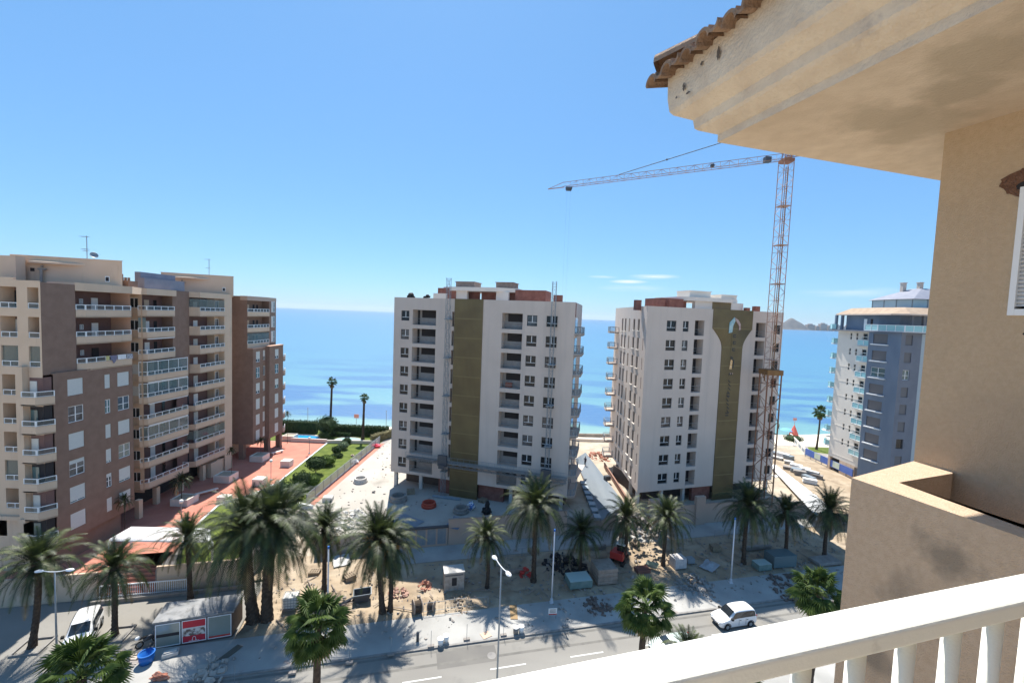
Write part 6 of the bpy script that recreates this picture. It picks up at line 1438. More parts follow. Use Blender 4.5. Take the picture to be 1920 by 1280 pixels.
b = MB(Mw); i = b.P([(-.5, -.35, .35), (.4, -.3, .3), (.4, .3, .3), (-.5, .35, .35), (-.75, -.5, .75), (.75, -.42, .7), (.75, .42, .7), (-.75, .5, .75)]); b.f += [(i + 3, i + 2, i + 1, i), (i, i + 1, i + 5, i + 4), (i + 1, i + 2, i + 6, i + 5), (i + 2, i + 3, i + 7, i + 6), (i + 3, i, i + 4, i + 7)]; b.build('tray', mat('worn_grey_green', (.26, .30, .24), .7), t)
b = MB(Mw); b.path([(-1.1, -.35, .6), (-.3, -.3, .35), (.75, -.05, .2)], .03, 5); b.path([(-1.1, .35, .6), (-.3, .3, .35), (.75, .05, .2)], .03, 5); b.tube((-.3, -.3, .35), (-.4, -.3, 0), .025, 5); b.tube((-.3, .3, .35), (-.4, .3, 0), .025, 5); b.build('frame', M_steel, t)
b = MB(Mw); b.tube((.8, -.05, .2), (.8, .05, .2), .2, 14); b.build('wheel', M_rubber, t)
# IBC tank, dumpster, cable drums
B = at(543, 1146, 0); t = thing('liquid_tank', 'white plastic tank in a wire cage right of the dark pair of palms', 'tank', (B.x, B.y, .1)); F = Fr((B.x - .7, B.y - .2), (B.x + .7, B.y + .1))
b = MB(F); b.box(.05, 1.35, .05, 1.15, .3, 1.45); b.build('tank', mat('milky_plastic', (.66, .66, .62), .5), t, bevel=.08)
b = MB(F)
for k in range(6): x = .0 + 1.4 * k / 5; b.tube((x, 0, .2), (x, 0, 1.5), .022, 4); b.tube((x, 1.2, .2), (x, 1.2, 1.5), .022, 4); b.tube((x, 0, 1.5), (x, 1.2, 1.5), .02, 4)
for z in (.35, .62, .9, 1.2, 1.48): b.path([(0, 0, z), (1.4, 0, z), (1.4, 1.2, z), (0, 1.2, z), (0, 0, z)], .022, 4)
b.build('cage', M_galv, t); b = MB(F); b.box(0, 1.4, 0, 1.2, .1, .24); b.build('base', M_timber, t)
B = at(680, 1133, 0); F = Fr((B.x - .9, B.y - .3), (B.x + .9, B.y + .3)); t = thing('skip', 'dark open skip left of the fruiting palms', 'skip', (B.x, B.y, .1))
b = MB(F); i = b.P([(.3, .2, .15), (1.5, .2, .15), (1.5, 1.1, .15), (.3, 1.1, .15), (0, 0, 1.05), (1.8, 0, 1.05), (1.8, 1.3, 1.05), (0, 1.3, 1.05)]); b.f += [(i + 3, i + 2, i + 1, i), (i, i + 1, i + 5, i + 4), (i + 1, i + 2, i + 6, i + 5), (i + 2, i + 3, i + 7, i + 6), (i + 3, i, i + 4, i + 7)]; b.build('body', M_steel, t); b = MB(F); b.path([(0, 0, 1.05), (1.8, 0, 1.05), (1.8, 1.3, 1.05), (0, 1.3, 1.05), (0, 0, 1.05)], .05, 5); b.build('rim', M_galv, t)
def drum(p, r, w, ang, label):
    t = thing('cable_drum', label, 'cable drum', (p[0], p[1], .1), 'cable drums by the sand'); d = Vector((math.cos(ang), math.sin(ang), 0)); c = Vector((p[0], p[1], r + .12))
    for s_ in (-1, 1): b = MB(); b.tube(c + d * (w / 2 * s_ - .05), c + d * (w / 2 * s_ + .05), r, 20); b.build('flange', M_timber, t)
    b = MB(); b.tube(c - d * w / 2, c + d * w / 2, r * .72, 18); b.build('cable', M_trunk, t)
B = at(782, 1150, 0); drum((B.x, B.y), .72, .8, SD + R(12), 'bigger wooden cable drum beside the fruiting palms')
B = at(803, 1145, 0); drum((B.x + .3, B.y), .5, .6, SD - R(20), 'smaller cable drum right of the bigger one')
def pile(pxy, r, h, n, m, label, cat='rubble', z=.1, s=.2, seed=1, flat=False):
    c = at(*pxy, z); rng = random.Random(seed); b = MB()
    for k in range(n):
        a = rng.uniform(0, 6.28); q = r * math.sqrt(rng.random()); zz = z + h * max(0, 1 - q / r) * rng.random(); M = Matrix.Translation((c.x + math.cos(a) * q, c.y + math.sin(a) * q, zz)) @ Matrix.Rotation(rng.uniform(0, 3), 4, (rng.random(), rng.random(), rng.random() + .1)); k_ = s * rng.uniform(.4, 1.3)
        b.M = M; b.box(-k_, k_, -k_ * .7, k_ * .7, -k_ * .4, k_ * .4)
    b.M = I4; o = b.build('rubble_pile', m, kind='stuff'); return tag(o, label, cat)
pile((795, 1100), .8, .9, 40, mat('red_balls', (.46, .16, .11), .8, (.5, .3, .2), 3), 'heap of reddish clay pipes right of the fruiting palms', s=.2, seed=1)
pile((748, 1112), 1.0, .8, 40, mat('pink_rubble', (.42, .26, .20), .9), 'pinkish rubble heap around a black tub on the sand', s=.18, seed=2)
pile((985, 1075), .9, .8, 26, M_red, 'dark red heap in the shade left of the tall palm', s=.22, seed=3)
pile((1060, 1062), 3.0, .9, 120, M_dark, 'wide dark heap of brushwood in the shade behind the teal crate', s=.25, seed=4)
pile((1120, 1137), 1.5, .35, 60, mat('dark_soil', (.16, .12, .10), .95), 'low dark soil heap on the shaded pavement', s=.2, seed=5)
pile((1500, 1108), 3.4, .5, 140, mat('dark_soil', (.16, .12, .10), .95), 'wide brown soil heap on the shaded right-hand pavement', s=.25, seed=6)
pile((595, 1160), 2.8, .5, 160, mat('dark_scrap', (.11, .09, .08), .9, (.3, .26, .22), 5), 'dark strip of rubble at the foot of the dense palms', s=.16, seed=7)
pile((1300, 1095), 2.4, .6, 120, M_concdk, 'grey rubble in the palm shadow at the corner of the sunlit patch', s=.2, seed=8)
pile((390, 1262), 1.6, .35, 46, mat('pale_rubble', (.42, .37, .32), .95), 'pale rubble and sacks on the pavement below the booth', s=.22, seed=9)
pile((228, 1240), 1.3, .6, 36, mat('pale_rubble', (.42, .37, .32), .95), 'pale heap of broken stone left of the blue container', s=.28, seed=10)
pile((560, 1230), .9, .5, 24, M_galv, 'small tangle of grey scrap metal on the pavement', s=.15, seed=11)
pile((650, 975), 3.2, .5, 120, M_concrete, 'broken concrete lying on the front edge of the pale slab', z=PZ, s=.3, seed=12)
pile((700, 972), 1.8, .5, 60, M_concdk, 'grey rubble on the slab edge near the fruiting palms', z=PZ, s=.25, seed=13)
pile((1128, 856), 3.0, .5, 110, M_orange, 'reddish heap of netting between the two pale towers', z=PZ, s=.25, seed=14)
pile((1210, 985), 4.0, .5, 140, M_concdk, 'mixed rubble at the foot of the olive-panel tower', z=PZ, s=.3, seed=15)
pile((860, 1110 + 20), 2.0, .2, 50, M_sand, 'orange sand scraps at the pavement edge in the sun', s=.15, seed=16)
# blue container, slabs, skip on the pavement
B = at(275, 1243, 0); t = thing('water_barrel', 'bright blue round container left of the booth front', 'barrel', (B.x, B.y, .1)); b = MB(); b.lathe([(0, .1), (.48, .1), (.56, .5), (.58, .95), (.52, .95), (.48, .3), (0, .3)], (B.x, B.y, 0), 20); b.build('body', M_bluebin, t, True); b = MB(); b.lathe([(.52, .93), (.62, .93), (.62, 1.0), (.52, 1.0)], (B.x, B.y, 0), 20); b.build('rim', M_bluebin, t)
B = at(320, 1230, 0); t = thing('stone_block', 'pale grey block lying in front of the booth', 'block', (B.x, B.y, .1)); b = MB(place(Vector((B.x, B.y, .12)), R(30))); b.box(-.6, .6, -.3, .3, 0, .35); b.box(-.5, .5, -.2, .2, .35, .45); b.build('body', M_concrete, t, bevel=.06)
B = at(300, 1275, 0); t = thing('tarp', 'crumpled orange tarp at the bottom left on the pavement', 'tarp', (B.x, B.y, .1)); b = MB(); b.blob((B.x, B.y, .3), .5, (1.3, .7, .6), 3, .8, 3); b.build('cloth', M_orange, t)
# street posts
def pole(pxb, h, r, m, label, cap=M_bluebin, t0=None, base=True):
    B = at(*pxb, .12) if t0 is None else t0; t = thing('lamp_post', label, 'lamp post', (B.x, B.y, .12), 'lamp posts along the street')
    b = MB(); b.tube((B.x, B.y, .12), (B.x, B.y, .12 + h), r, 10, r * .6); b.build('post', m, t, True)
    b = MB(); b.tube((B.x, B.y, .12 + h), (B.x, B.y, .12 + h + .22), r * .95, 8); b.build('cap', cap, t)
    b = MB(); b.box(B.x - .2, B.x + .2, B.y - .2, B.y + .2, .12, .22); b.tube((B.x, B.y, .2), (B.x, B.y, .6), r * 1.6, 10); b.build('base', m, t); return t
M_postw = mat('pale_post', (.62, .63, .66), .5)
pole((1034, 1129), 8.1, .10, M_postw, 'tall pale post with a blue cap, right of the tall palm'); pole((1370, 1092), 7.9, .10, M_postw, 'tall pale post left of the dark palms at right')
B = at(616, 1026, 8.3); pole(None, 8.1, .10, M_postw, 'tall pale post with a blue cap behind the bottom fan palm', t0=Vector((B.x, B.y, 0)))
def lamp_head(b, c, d, L=.62):
    d = Vector(d).normalized(); s_ = Vector((-d.y, d.x, 0)); c = Vector(c); secs = []
    for f, w, h in ((0, .07, .06), (.25, .16, .09), (.7, .2, .1), (1, .1, .05)):
        p = c + d * L * f; secs.append([p + s_ * w - Vector((0, 0, .02)), p + s_ * w * .6 + Vector((0, 0, h)), p - s_ * w * .6 + Vector((0, 0, h)), p - s_ * w - Vector((0, 0, .02)), p - Vector((0, 0, .06))])
    ids = [b.P(s) for s in secs]
    for a, c_ in zip(ids, ids[1:]):
        for k in range(5): b.f.append((a + k, a + (k + 1) % 5, c_ + (k + 1) % 5, c_ + k))
    b.f += [tuple(ids[0] + k for k in range(5)), tuple(ids[-1] + k for k in reversed(range(5)))]
def dlamp(x, y, h, label, r=.085, ang=None):
    t = thing('street_lamp', label, 'street lamp', (x, y, 0), 'double-headed street lamps'); dv = Vector((math.cos(ang), math.sin(ang), 0))
    b = MB(); b.tube((x, y, 0), (x, y, h), r, 10, r * .6); b.build('post', M_galv, t, True)
    b = MB(); p = Vector((x, y, h)); b.path([p - dv * .95 + Vector((0, 0, .12)), p - dv * .4 + Vector((0, 0, .02)), p, p + dv * .4 + Vector((0, 0, .02)), p + dv * .95 + Vector((0, 0, .12))], .035, 6); b.build('arm', M_whitem, t)
    for s_ in (-1, 1): b = MB(); lamp_head(b, p + dv * .85 * s_ + Vector((0, 0, .1)), dv * s_); b.build('lamp_head', M_whitem, t)
d = _fw + _rt * ((940 - 960) / FPX) + _up * ((640 - 1062) / FPX); k = 31.2 / d.dot(VS); P = EYE + d * k
dlamp(P.x, P.y, P.z, 'street lamp with two white heads in front of the road, at centre', ang=SD + R(105))
B = at(107, 1238, 0); C = atY(122, 1072, B.y); dlamp(B.x, B.y, C.z, 'street lamp beside the white van at the lower left', ang=R(8))
b = MB(); b.lathe([(0, .0), (.42, 0), (.46, .1), (.36, .18), (.1, .2), (0, .2)], (B.x - .1, B.y - .15, .0), 16); tag(b.build('stone_ring', M_concrete, None, True), 'round pale concrete foot beside the lower left street lamp', 'concrete foot')
# low temporary fence posts on the kerb line, with their feet
post0 = None
for i, (x, y) in enumerate(((655, 1243), (733, 1227), (808, 1212), (875, 1199), (944, 1191), (1060, 1175), (440, 1282), (548, 1262))):
    B = at(x, y, .13); lab = ('thin fence post on the kerb, %s' % ('just right of the bottom fan palm', 'second to the right of the bottom fan palm', 'next to the white paint pails', 'between the pails and the double-headed lamp', 'just right of the double-headed lamp post', 'in the palm shadow under the small sign', 'below the booth near the bottom edge', 'left of the bottom fan palm')[i])
    t = thing('fence_post', lab, 'fence post', (B.x, B.y, .13), 'temporary fence posts along the kerb')
    b = MB(); b.tube((B.x, B.y, .13), (B.x, B.y, 1.75), .022, 6); b.build('post', M_galv, t); b = MB(place(Vector((B.x, B.y, .13)), SD)); b.box(-.30, .30, -.14, .14, 0, .16); b.build('foot', M_concdk, t)
for i, (x, y, n_) in enumerate(((826, 1208, 0), (836, 1202, 1), (967, 1186, 2), (977, 1184, 3))):
    B = at(x, y, .12); lab = ('white paint pail on the pavement, left one of the pair', 'white paint pail, right one of the pair left of the double-headed lamp', 'white drum in the dark tub right of the double-headed lamp', 'small white drum farthest right on the sunlit pavement')[i]
    t = thing('pail', lab, 'pail', (B.x, B.y, .12), 'pails on the pavement'); b = MB(); b.lathe([(0, 0), (.24, 0), (.29, .62), (.27, .62), (.24, .05)], (B.x, B.y, .12), 14); b.build('body', M_white if i != 2 else M_concdk, t, True); b = MB(); b.lathe([(0, .63), (.30, .60), (.30, .64), (0, .67)], (B.x, B.y, .12), 14); b.build('lid', M_white, t)
B = at(783, 1201, .12); b = MB(); b.lathe([(0, 0), (.14, 0), (.14, .85), (.10, .9), (0, .9)], (B.x, B.y, .12), 12); tag(b.build('bollard', M_steel, None, True), 'single short dark bollard on the sunlit pavement', 'bollard')
B = at(1036, 1160, .12); t = thing('notice_sign', 'small white notice with a red foot and grey lines standing in the shade', 'sign', (B.x, B.y, .12)); F = Fr((B.x - .45, B.y), (B.x + .45, B.y + .1)); b = MB(F); b.box(0, .9, 0, .04, .55, 1.25); b.build('board', M_white, t); b = MB(F); b.box(.02, .88, -.012, 0, .57, .68); b.build('stripe', M_red, t); b = MB(F)
for k in range(3): b.box(.12, .78, -.012, 0, .8 + .14 * k, .86 + .14 * k)
b.build('lettering', M_concdk, t); b = MB(F); b.box(.1, .14, .04, .08, 0, 1.2); b.box(.76, .8, .04, .08, 0, 1.2); b.build('legs', M_galv, t)
B = at(963, 1147, .12); b = MB(place(Vector((B.x, B.y, .12)), SD + R(80))); b.box(-1.1, 1.1, -.38, .38, 0, .05); tag(b.build('board', mat('brown_board', (.30, .20, .10), .8)), 'brown board lying flat on the pavement by the double-headed lamp', 'board')
B = at(911, 1190, .12); b = MB(place(Vector((B.x, B.y, .12)), SD + R(20))); b.box(-.45, .45, -.4, .4, 0, .05); tag(b.build('board', mat('salmon_board', (.62, .42, .30), .8)), 'small salmon board on the kerb in the sun', 'board')
B = at(433, 1223, .12); b = MB(place(Vector((B.x, B.y, .12)), R(70))); b.box(-.9, .9, -.32, .32, 0, .05); tag(b.build('board', mat('dark_board', (.12, .11, .09), .8)), 'dark board lying on the shaded pavement below the booth', 'board')
# tree pits of the two left palms, verge kerb
for i, (x, y) in enumerate(((60, 1212), (215, 1190))):
    B = at(x, y, 0); b = MB(place(Vector((B.x + .15, B.y, 0)), SD))
    for a in ((-1.1, 1.1, -1.1, -.95), (-1.1, 1.1, .95, 1.1), (-1.1, -.95, -.95, .95), (.95, 1.1, -.95, .95)): b.box(*a, 0, .16)
    tag(b.build('tree_pit', M_kerb), ('square stone kerb round the foot of the far-left palm', 'square stone kerb round the bent-trunk palm behind the white van')[i], 'tree pit', 'tree pits')
def wall_thing(name, pts, z0, z1, th, m, label, cat='wall', cap=None):
    t = thing(name, label, cat, (pts[0][0], pts[0][1], z0)); b = MB(); c = MB()
    for p, q in zip(pts, pts[1:]):
        F = Fr(p, q); L = dist2(p, q); b.M = F; b.box(0, L, 0, th, z0, z1); c.M = F; c.box(-.03, L + .03, -.05, th + .05, z1, z1 + .08)
    b.build('wall', m, t); c.build('coping', cap or m, t); return t
wall_thing('retaining_wall', [S(-64, 52.45), S(-31.6, 52.45)], -.1, 2.75, .14, M_beige, 'long beige retaining wall below the plaza at the far left')
wall_thing('retaining_wall', [S(-26.2, 52.45), S(-17.5, 52.55)], -.1, 2.85, .14, M_beige, 'short beige retaining wall behind the booth')
wall_thing('guard_rail', [S(-31.5, 51.2), S(-17.0, 51.6)], .0, .35, .12, M_concdk, 'low dark kerb wall behind the booth and the left palms', 'low wall')
wall_thing('garden_end_wall', [(-30.2, 61.0), (-27.9, 60.4)], 0, PZ + .55, .3, M_white, 'short whitish wall closing the near end of the garden fence')
wall_thing('terrace_wall', [S(5.6, 56.75), S(22.6, 56.85)], .1, 3.75, .22, M_pinkish, 'pinkish terrace wall below the left pale tower', cap=M_concdk)
wall_thing('terrace_wall', [S(34.5, 56.8), S(60, 56.9)], .1, 3.3, .22, M_pinkish, 'pinkish terrace wall with square piers below the olive-panel tower', cap=M_concdk)
for i in range(3):
    p = st(36.5 + 8 * i, 56.6); b = MB(place(Vector((p.x, p.y, .1)), SD)); b.box(-.8, .8, -.1, .5, 0, 4.5); tag(b.build('wall_pier', M_pinkish), ('pinkish square pier of the right terrace wall, leftmost', 'middle pinkish pier of the right terrace wall', 'pinkish pier of the right terrace wall under the crane')[i], 'pier', 'piers of the terrace wall')
t = thing('garage_front', 'row of glazed pale panels set in the podium below the left pale tower', 'facade', tuple(st(1.5, 56.6))); F = Fr(S(-1.5, 56.72), S(5.4, 56.72)); b = MB(F); b.box(0, 7.0, 0, .2, .2, 2.7); b.build('wall', M_pinkish, t); b = MB(F); b.box(-.1, 7.1, -.15, .25, 2.7, 2.95); b.build('beam', M_steel, t)
for k in range(5): b = MB(F); b.box(.25 + 1.35 * k, 1.35 + 1.35 * k, -.03, 0, .5, 2.6); b.build('panel', M_galv, t)
# entrance steps and white slatted gate
t = thing('entrance_steps', 'red tiled steps up to the plaza between the beige retaining walls', 'steps', tuple(st(-29, 53))); b = MB(Fr(S(-31.4, 52.6), S(-26.4, 52.6)))
for k in range(9): b.box(0, 5.0, .4 * k, .4 * k + .4 + (.0 if k < 8 else .0), -.1, .28 * (k + 1) - .02)
b.build('treads', M_redtile, t)
t = thing('slatted_gate', 'low white slatted gate in front of the red steps', 'gate', tuple(st(-29, 52))); b = MB(Fr(S(-31.3, 52.1), S(-22.8, 52.0)))
for k in range(42): b.box(.05 + .2 * k, .11 + .2 * k, 0, .05, .1, 1.5)
b.build('slats', M_whitem, t); b = MB(Fr(S(-31.3, 52.1), S(-22.8, 52.0))); b.box(0, 8.5, -.02, .07, 1.42, 1.52); b.box(0, 8.5, -.02, .07, .25, .33); b.build('rails', M_whitem, t)
# pergola
t = thing('pergola', 'white slatted pergola roof over the edge of the red plaza', 'pergola', (-40, 48, PZ)); A4 = [px(205, 1010, 5.0), px(398, 1013, 5.0), px(392, 990, 5.0), px(246, 987, 5.0)]
b = MB(); n = 46
for k in range(n):
    f = (k + .5) / n; p = Vector(A4[0]).lerp(Vector(A4[1]), f); q = Vector(A4[3]).lerp(Vector(A4[2]), f); F = Fr(p, q); b.M = F; b.box(0, dist2(p, q), -.06, .06, 4.95, 5.03)
b.build('slats', M_whitem, t); b = MB()
for p, q in ((A4[0], A4[1]), (A4[3], A4[2])): b.M = Fr(p, q); b.box(0, dist2(p, q), -.08, .08, 4.78, 4.945)
b.build('beams', M_whitem, t)
for p in A4: b = MB(); b.box(p[0] - .09, p[0] + .09, p[1] - .09, p[1] + .09, PZ if p[1] > 47 else 0, 4.78); b.build('post', M_whitem, t)

# loose stones and builders' dust-sized debris over verge and pavement: nobody could count it
def scatter():
    rng = random.Random(77); b = MB()
    for k in range(2600):
        s_ = rng.uniform(-15, 60); t_ = rng.uniform(40, 52.8); r = rng.random() ** 3 * .16 + .025
        if t_ < 43.5 and rng.random() < .6: continue
        p = st(s_, t_, .13); b.M = Matrix.Translation(p) @ Matrix.Rotation(rng.uniform(0, 6.28), 4, (rng.random(), rng.random(), 1)); b.box(-r, r, -r * .7, r * .7, -r * .4, r * .5)
    for k in range(700):
        p = Vector((rng.uniform(-27, 8), rng.uniform(60, 96), PZ + .02)); r = rng.random() ** 3 * .14 + .03; b.M = Matrix.Translation(p) @ Matrix.Rotation(rng.uniform(0, 6.28), 4, 'Z'); b.box(-r, r, -r * .7, r * .7, 0, r * .6)
    b.M = I4; tag(b.build('loose_stones', M_concdk, kind='stuff'), 'loose stones and chips scattered over the sand and pavement', 'stones')
    b = MB()
    for k in range(90):
        s_ = rng.uniform(-13, 55); t_ = rng.uniform(44, 52.5); L = rng.uniform(.6, 2.2); b.M = place(st(s_, t_, .24), rng.uniform(0, 3.1)); b.box(-L / 2, L / 2, -.05, .05, 0, .05)
    b.M = I4; tag(b.build('timber_offcuts', M_timber, kind='stuff'), 'timber offcuts strewn over the sandy building plot', 'timber')
    def tracks(s0, t0, s1, t1, amp, w=.28, gap=1.5):
        b = MB(); n = 40
        for off in (0, gap):
            P = []
            for k in range(n + 1):
                f = k / n; s_ = s0 + (s1 - s0) * f; t_ = t0 + (t1 - t0) * f + amp * math.sin(f * 5) + off; P.append((S(s_, t_), S(s_, t_ + w)))
            for a, c in zip(P, P[1:]): b.quad((*a[0], .0045), (*c[0], .0045), (*c[1], .0045), (*a[1], .0045))
        return b
    b = tracks(-20, 37.0, 45, 36.9, .06); b.build('tyre_marks', mat('tyre_dust', (.14, .133, .12), .92, (.19, .18, .16), .8), kind='structure')
scatter()

# added site clutter: pallets, shuttering, pipes, barriers; pieces by the tower deepen its shade
M_pallet = mat('pallet_wood', (.26, .20, .14), .9, (.34, .27, .19), 3)
SITE = [((640, 1010), 0, 'heap', 'white and grey sacks piled at the foot of the slab front'), ]
def pallet_stack(p, z, n, ang, label, grp):
    t = thing('pallet_stack', label, 'pallets', (p.x, p.y, z), grp); M = place(Vector((p.x, p.y, z)), ang)
    for k in range(n):
        b = MB(M)
        for j in range(5): b.box(-.6 + .26 * j, -.6 + .26 * j + .16, -.5, .5, .14 * k + .11, .14 * k + .135)
        for y in (-.5, -.05, .4): b.box(-.6, .6, y, y + .1, .14 * k, .14 * k + .11)
        b.build('pallet', M_pallet, t)
G = 'pallet stacks on the site'
for (x, y, z, n, a, lab) in ((770, 925, PZ, 5, .3, 'added tall stack of pallets in the shade beside the dark well ring'), (905, 940, PZ, 3, 1.1, 'added low stack of pallets behind the black upright bundle'), (1000, 1035, .2, 4, .5, 'stack of pallets on the inner pavement behind the tall palm'),
    (655, 1085, .15, 4, .8, 'stack of pallets on the sunny sand left of the skip'), (1340, 1030, .2, 5, .2, 'stack of pallets below the right terrace wall'), (590, 1075, .1, 3, .1, 'low pallets on the sand behind the dark pair of palms'), (1190, 1020, .2, 3, .9, 'pallets just behind the excavator')):
    p = at(x, y, z); pallet_stack(p, z, n, a, lab, G)
def bundle(x, y, z, L, n, r, ang, m, label, cat='bundle'):
    p = at(x, y, z); t = MB(place(Vector((p.x, p.y, z)), ang)); rng = random.Random(int(x))
    for k in range(n): yy = (k % 4) * r * 2.1 + rng.uniform(-.03, .03); zz = r + (k // 4) * r * 1.8; o_ = rng.uniform(-.25, .25); t.tube((-L / 2 + o_, yy, zz), (L / 2 + o_, yy, zz), r, 6)
    tag(t.build('pipe_bundle', m), label, cat, 'bundles lying on the site')
bundle(835, 935, PZ, 4.5, 8, .07, -.2, M_galv, 'added grey pipes lying on the shaded slab between two well rings')
bundle(700, 1030, .12, 3.5, 9, .09, .5, M_pinkish, 'pinkish pipes on the sandy strip below the slab')
bundle(960, 1075, .2, 3.0, 10, .08, .3, M_timber, 'bundle of poles in the shade left of the tall palm')
bundle(1110, 1030, .2, 4.0, 10, .09, .25, M_concdk, 'dark pipes behind the stacked boards')
bundle(1420, 1030, .2, 4.5, 10, .09, .2, M_concdk, 'dark pipes on the sand below the crane')
bundle(650, 1130, .15, 2.6, 7, .05, .9, M_steel, 'dark iron rods near the white caged tank')
for i, (s_, t_, n_, lab) in enumerate(((2.0, 43.9, 3, 'run of grey mesh barriers right of the cable drums'), (8.0, 52.6, 4, 'run of grey mesh barriers behind the white hut'), (26.0, 52.7, 4, 'run of grey mesh barriers behind the sunlit sand'), (44, 52.6, 4, 'run of grey mesh barriers below the crane'))):
    t = thing('mesh_barrier', lab, 'barrier', tuple(st(s_, t_, .12)), 'mesh barriers on the site')
    for k in range(n_):
        p = st(s_ + 2.3 * k, t_ + .12 * math.sin(k * 2), .14); M = place(p, SD + .07 * math.sin(k * 3.1)); b = MB(M); b.path([(0, 0, 0), (0, 0, 1.1), (2.2, 0, 1.1), (2.2, 0, 0)], .025, 5); b.tube((0, 0, .2), (2.2, 0, .2), .02, 4)
        for j in range(14): b.tube((.15 * (j + 1), 0, .2), (.15 * (j + 1), 0, 1.1), .009, 3, cap=False)
        b.build('panel', M_galv, t)
def tarp(x, y, z, w, d_, m, label, seed):
    p = at(x, y, z); F = place(Vector((p.x, p.y, z)), seed * 1.3); b = MB(); n = 14
    g = [[F @ Vector((w * (i / n - .5), d_ * (j / n - .5), .03 + .22 * max(0, noise.noise(Vector((i * .35, j * .35, seed)))) + .35 * max(0, 1 - 3 * math.hypot(i / n - .5, j / n - .5)))) for j in range(n + 1)] for i in range(n + 1)]
    for i in range(n):
        for j in range(n): b.quad(g[i][j], g[i + 1][j], g[i + 1][j + 1], g[i][j + 1])
    tag(b.build('tarpaulin', m, None, True), label, 'tarpaulin', 'tarpaulins on the site')
tarp(855, 935 + 45, PZ + .01, 3.4, 2.0, mat('slate_blue_tarp', (.16, .20, .26), .7), 'added slate blue tarpaulin at the shaded slab front', 1)
tarp(760, 975, PZ + .01, 5.0, 2.6, mat('grey_felt', (.22, .24, .27), .9), 'added long grey felt sheet on the shaded slab in front of the well rings', 2)
tarp(1330, 1060, .2, 2.6, 1.8, mat('pale_tarp', (.34, .36, .38), .8), 'pale crumpled tarpaulin in the shade left of the right-hand pale pole', 3)
tarp(640, 1050, .15, 2.6, 2.0, mat('white_tarp', (.50, .49, .47), .8), 'white crumpled tarpaulin on the sandy strip left of centre', 4)
# ================================================================== PLAZA AND SITE FURNITURE
def planter(pxy, w, d, h, label, plant=False, ang=0.0):
    B = at(*pxy, PZ); t = thing('planter', label, 'planter', (B.x, B.y, PZ), 'square planters on the red plaza'); M = place(Vector((B.x, B.y, PZ)), ang)
    b = MB(M); b.box(-w / 2, w / 2, -d / 2, -d / 2 + .15, 0, h); b.box(-w / 2, w / 2, d / 2 - .15, d / 2, 0, h); b.box(-w / 2, -w / 2 + .15, -d / 2 + .15, d / 2 - .15, 0, h); b.box(w / 2 - .15, w / 2, -d / 2 + .15, d / 2 - .15, 0, h); b.build('box', M_facade_w, t)
    b = MB(M); b.box(-w / 2 + .15, w / 2 - .15, -d / 2 + .15, d / 2 - .15, .1, h - .12 if not plant else h + .02); b.build('soil' if not plant else 'lid', M_dirt if not plant else M_facade_w, t)
planter((346, 943), 2.5, 2.2, 1.0, 'planter with the small yellowish palm, nearest on the plaza'); planter((424, 900), 2.6, 2.4, 1.15, 'big planter at the foot of the far balcony stack')
planter((487, 862), 2.4, 2.4, 1.1, 'planter at the corner column of the brown block'); planter((544, 824), 2.4, 2.2, 1.1, 'planter with the tall thin palm beside the blue pool')
planter((487, 908), 1.7, 1.5, 1.1, 'closed white cube planter in the sun, nearer one by the edging', True); planter((538, 873), 1.7, 1.5, 1.1, 'closed white cube planter in the sun, farther one by the edging', True); planter((421, 940), 1.6, 1.2, .9, 'closed white cube planter at the near corner of the lawn', True)
B = at(388, 925, PZ); b = MB(place(Vector((B.x, B.y, PZ)), R(55))); b.box(-1.5, 1.5, -.25, .25, .35, .45); b.box(-1.2, -1.0, -.2, .2, 0, .35); b.box(1.0, 1.2, -.2, .2, 0, .35); tag(b.build('bench', M_facade_w), 'long backless white bench on the shaded plaza', 'bench')
B = at(520, 850, PZ); b = MB(place(Vector((B.x, B.y, PZ)), R(60))); b.box(-1.2, 1.2, -.25, .25, .35, .45); b.box(-1, -.8, -.2, .2, 0, .35); b.box(.8, 1.0, -.2, .2, 0, .35); tag(b.build('bench', M_facade_w), 'small white bench near the brown block corner', 'bench')
B = at(331, 940, PZ); t = thing('parasol', 'closed orange and cream parasol beside the nearest planter', 'parasol', tuple(B)); b = MB(); b.tube(B, B + Vector((0, 0, 2.8)), .04, 6); b.build('pole', M_white, t); b = MB(); b.lathe([(.26, 1.0), (.22, 1.6), (.10, 2.4), (.02, 2.75)], tuple(B), 10); b.build('canopy', mat('orange_cream_cloth', (.60, .22, .08), .9, (.66, .58, .42), 4, stretch=(3, 3, .4), contrast=(.47, .53)), t)
def globe(pxy, h, label):
    B = at(*pxy, PZ); t = thing('garden_lamp', label, 'garden lamp', tuple(B), 'globe lamps of the plaza'); b = MB(); b.tube(B, B + Vector((0, 0, h)), .05, 6); b.tube(B, B + Vector((0, 0, .15)), .2, 8); b.build('post', M_galv, t); b = MB(); b.blob(tuple(B + Vector((0, 0, h + .2))), .26, amp=0); b.build('globe', M_white, t, True)
globe((340, 978), 2.6, 'white globe lamp just behind the pergola'); globe((508, 900), 3.1, 'white globe lamp by the edging between the two cube planters'); globe((580, 850), 2.9, 'white globe lamp at the far end of the plaza by the pool wall')
wall_thing('pool_wall', [(-47.0, 91.6), (-39.2, 91.4)], PZ, PZ + .75, .2, M_facade_w, 'low pale wall between red plaza and oval pool'); wall_thing('pool_wall', [(-39.1, 91.4), (-28.4, 92.3)], PZ, PZ + .6, .2, M_facade_w, 'low pale wall in front of the pale green pool')
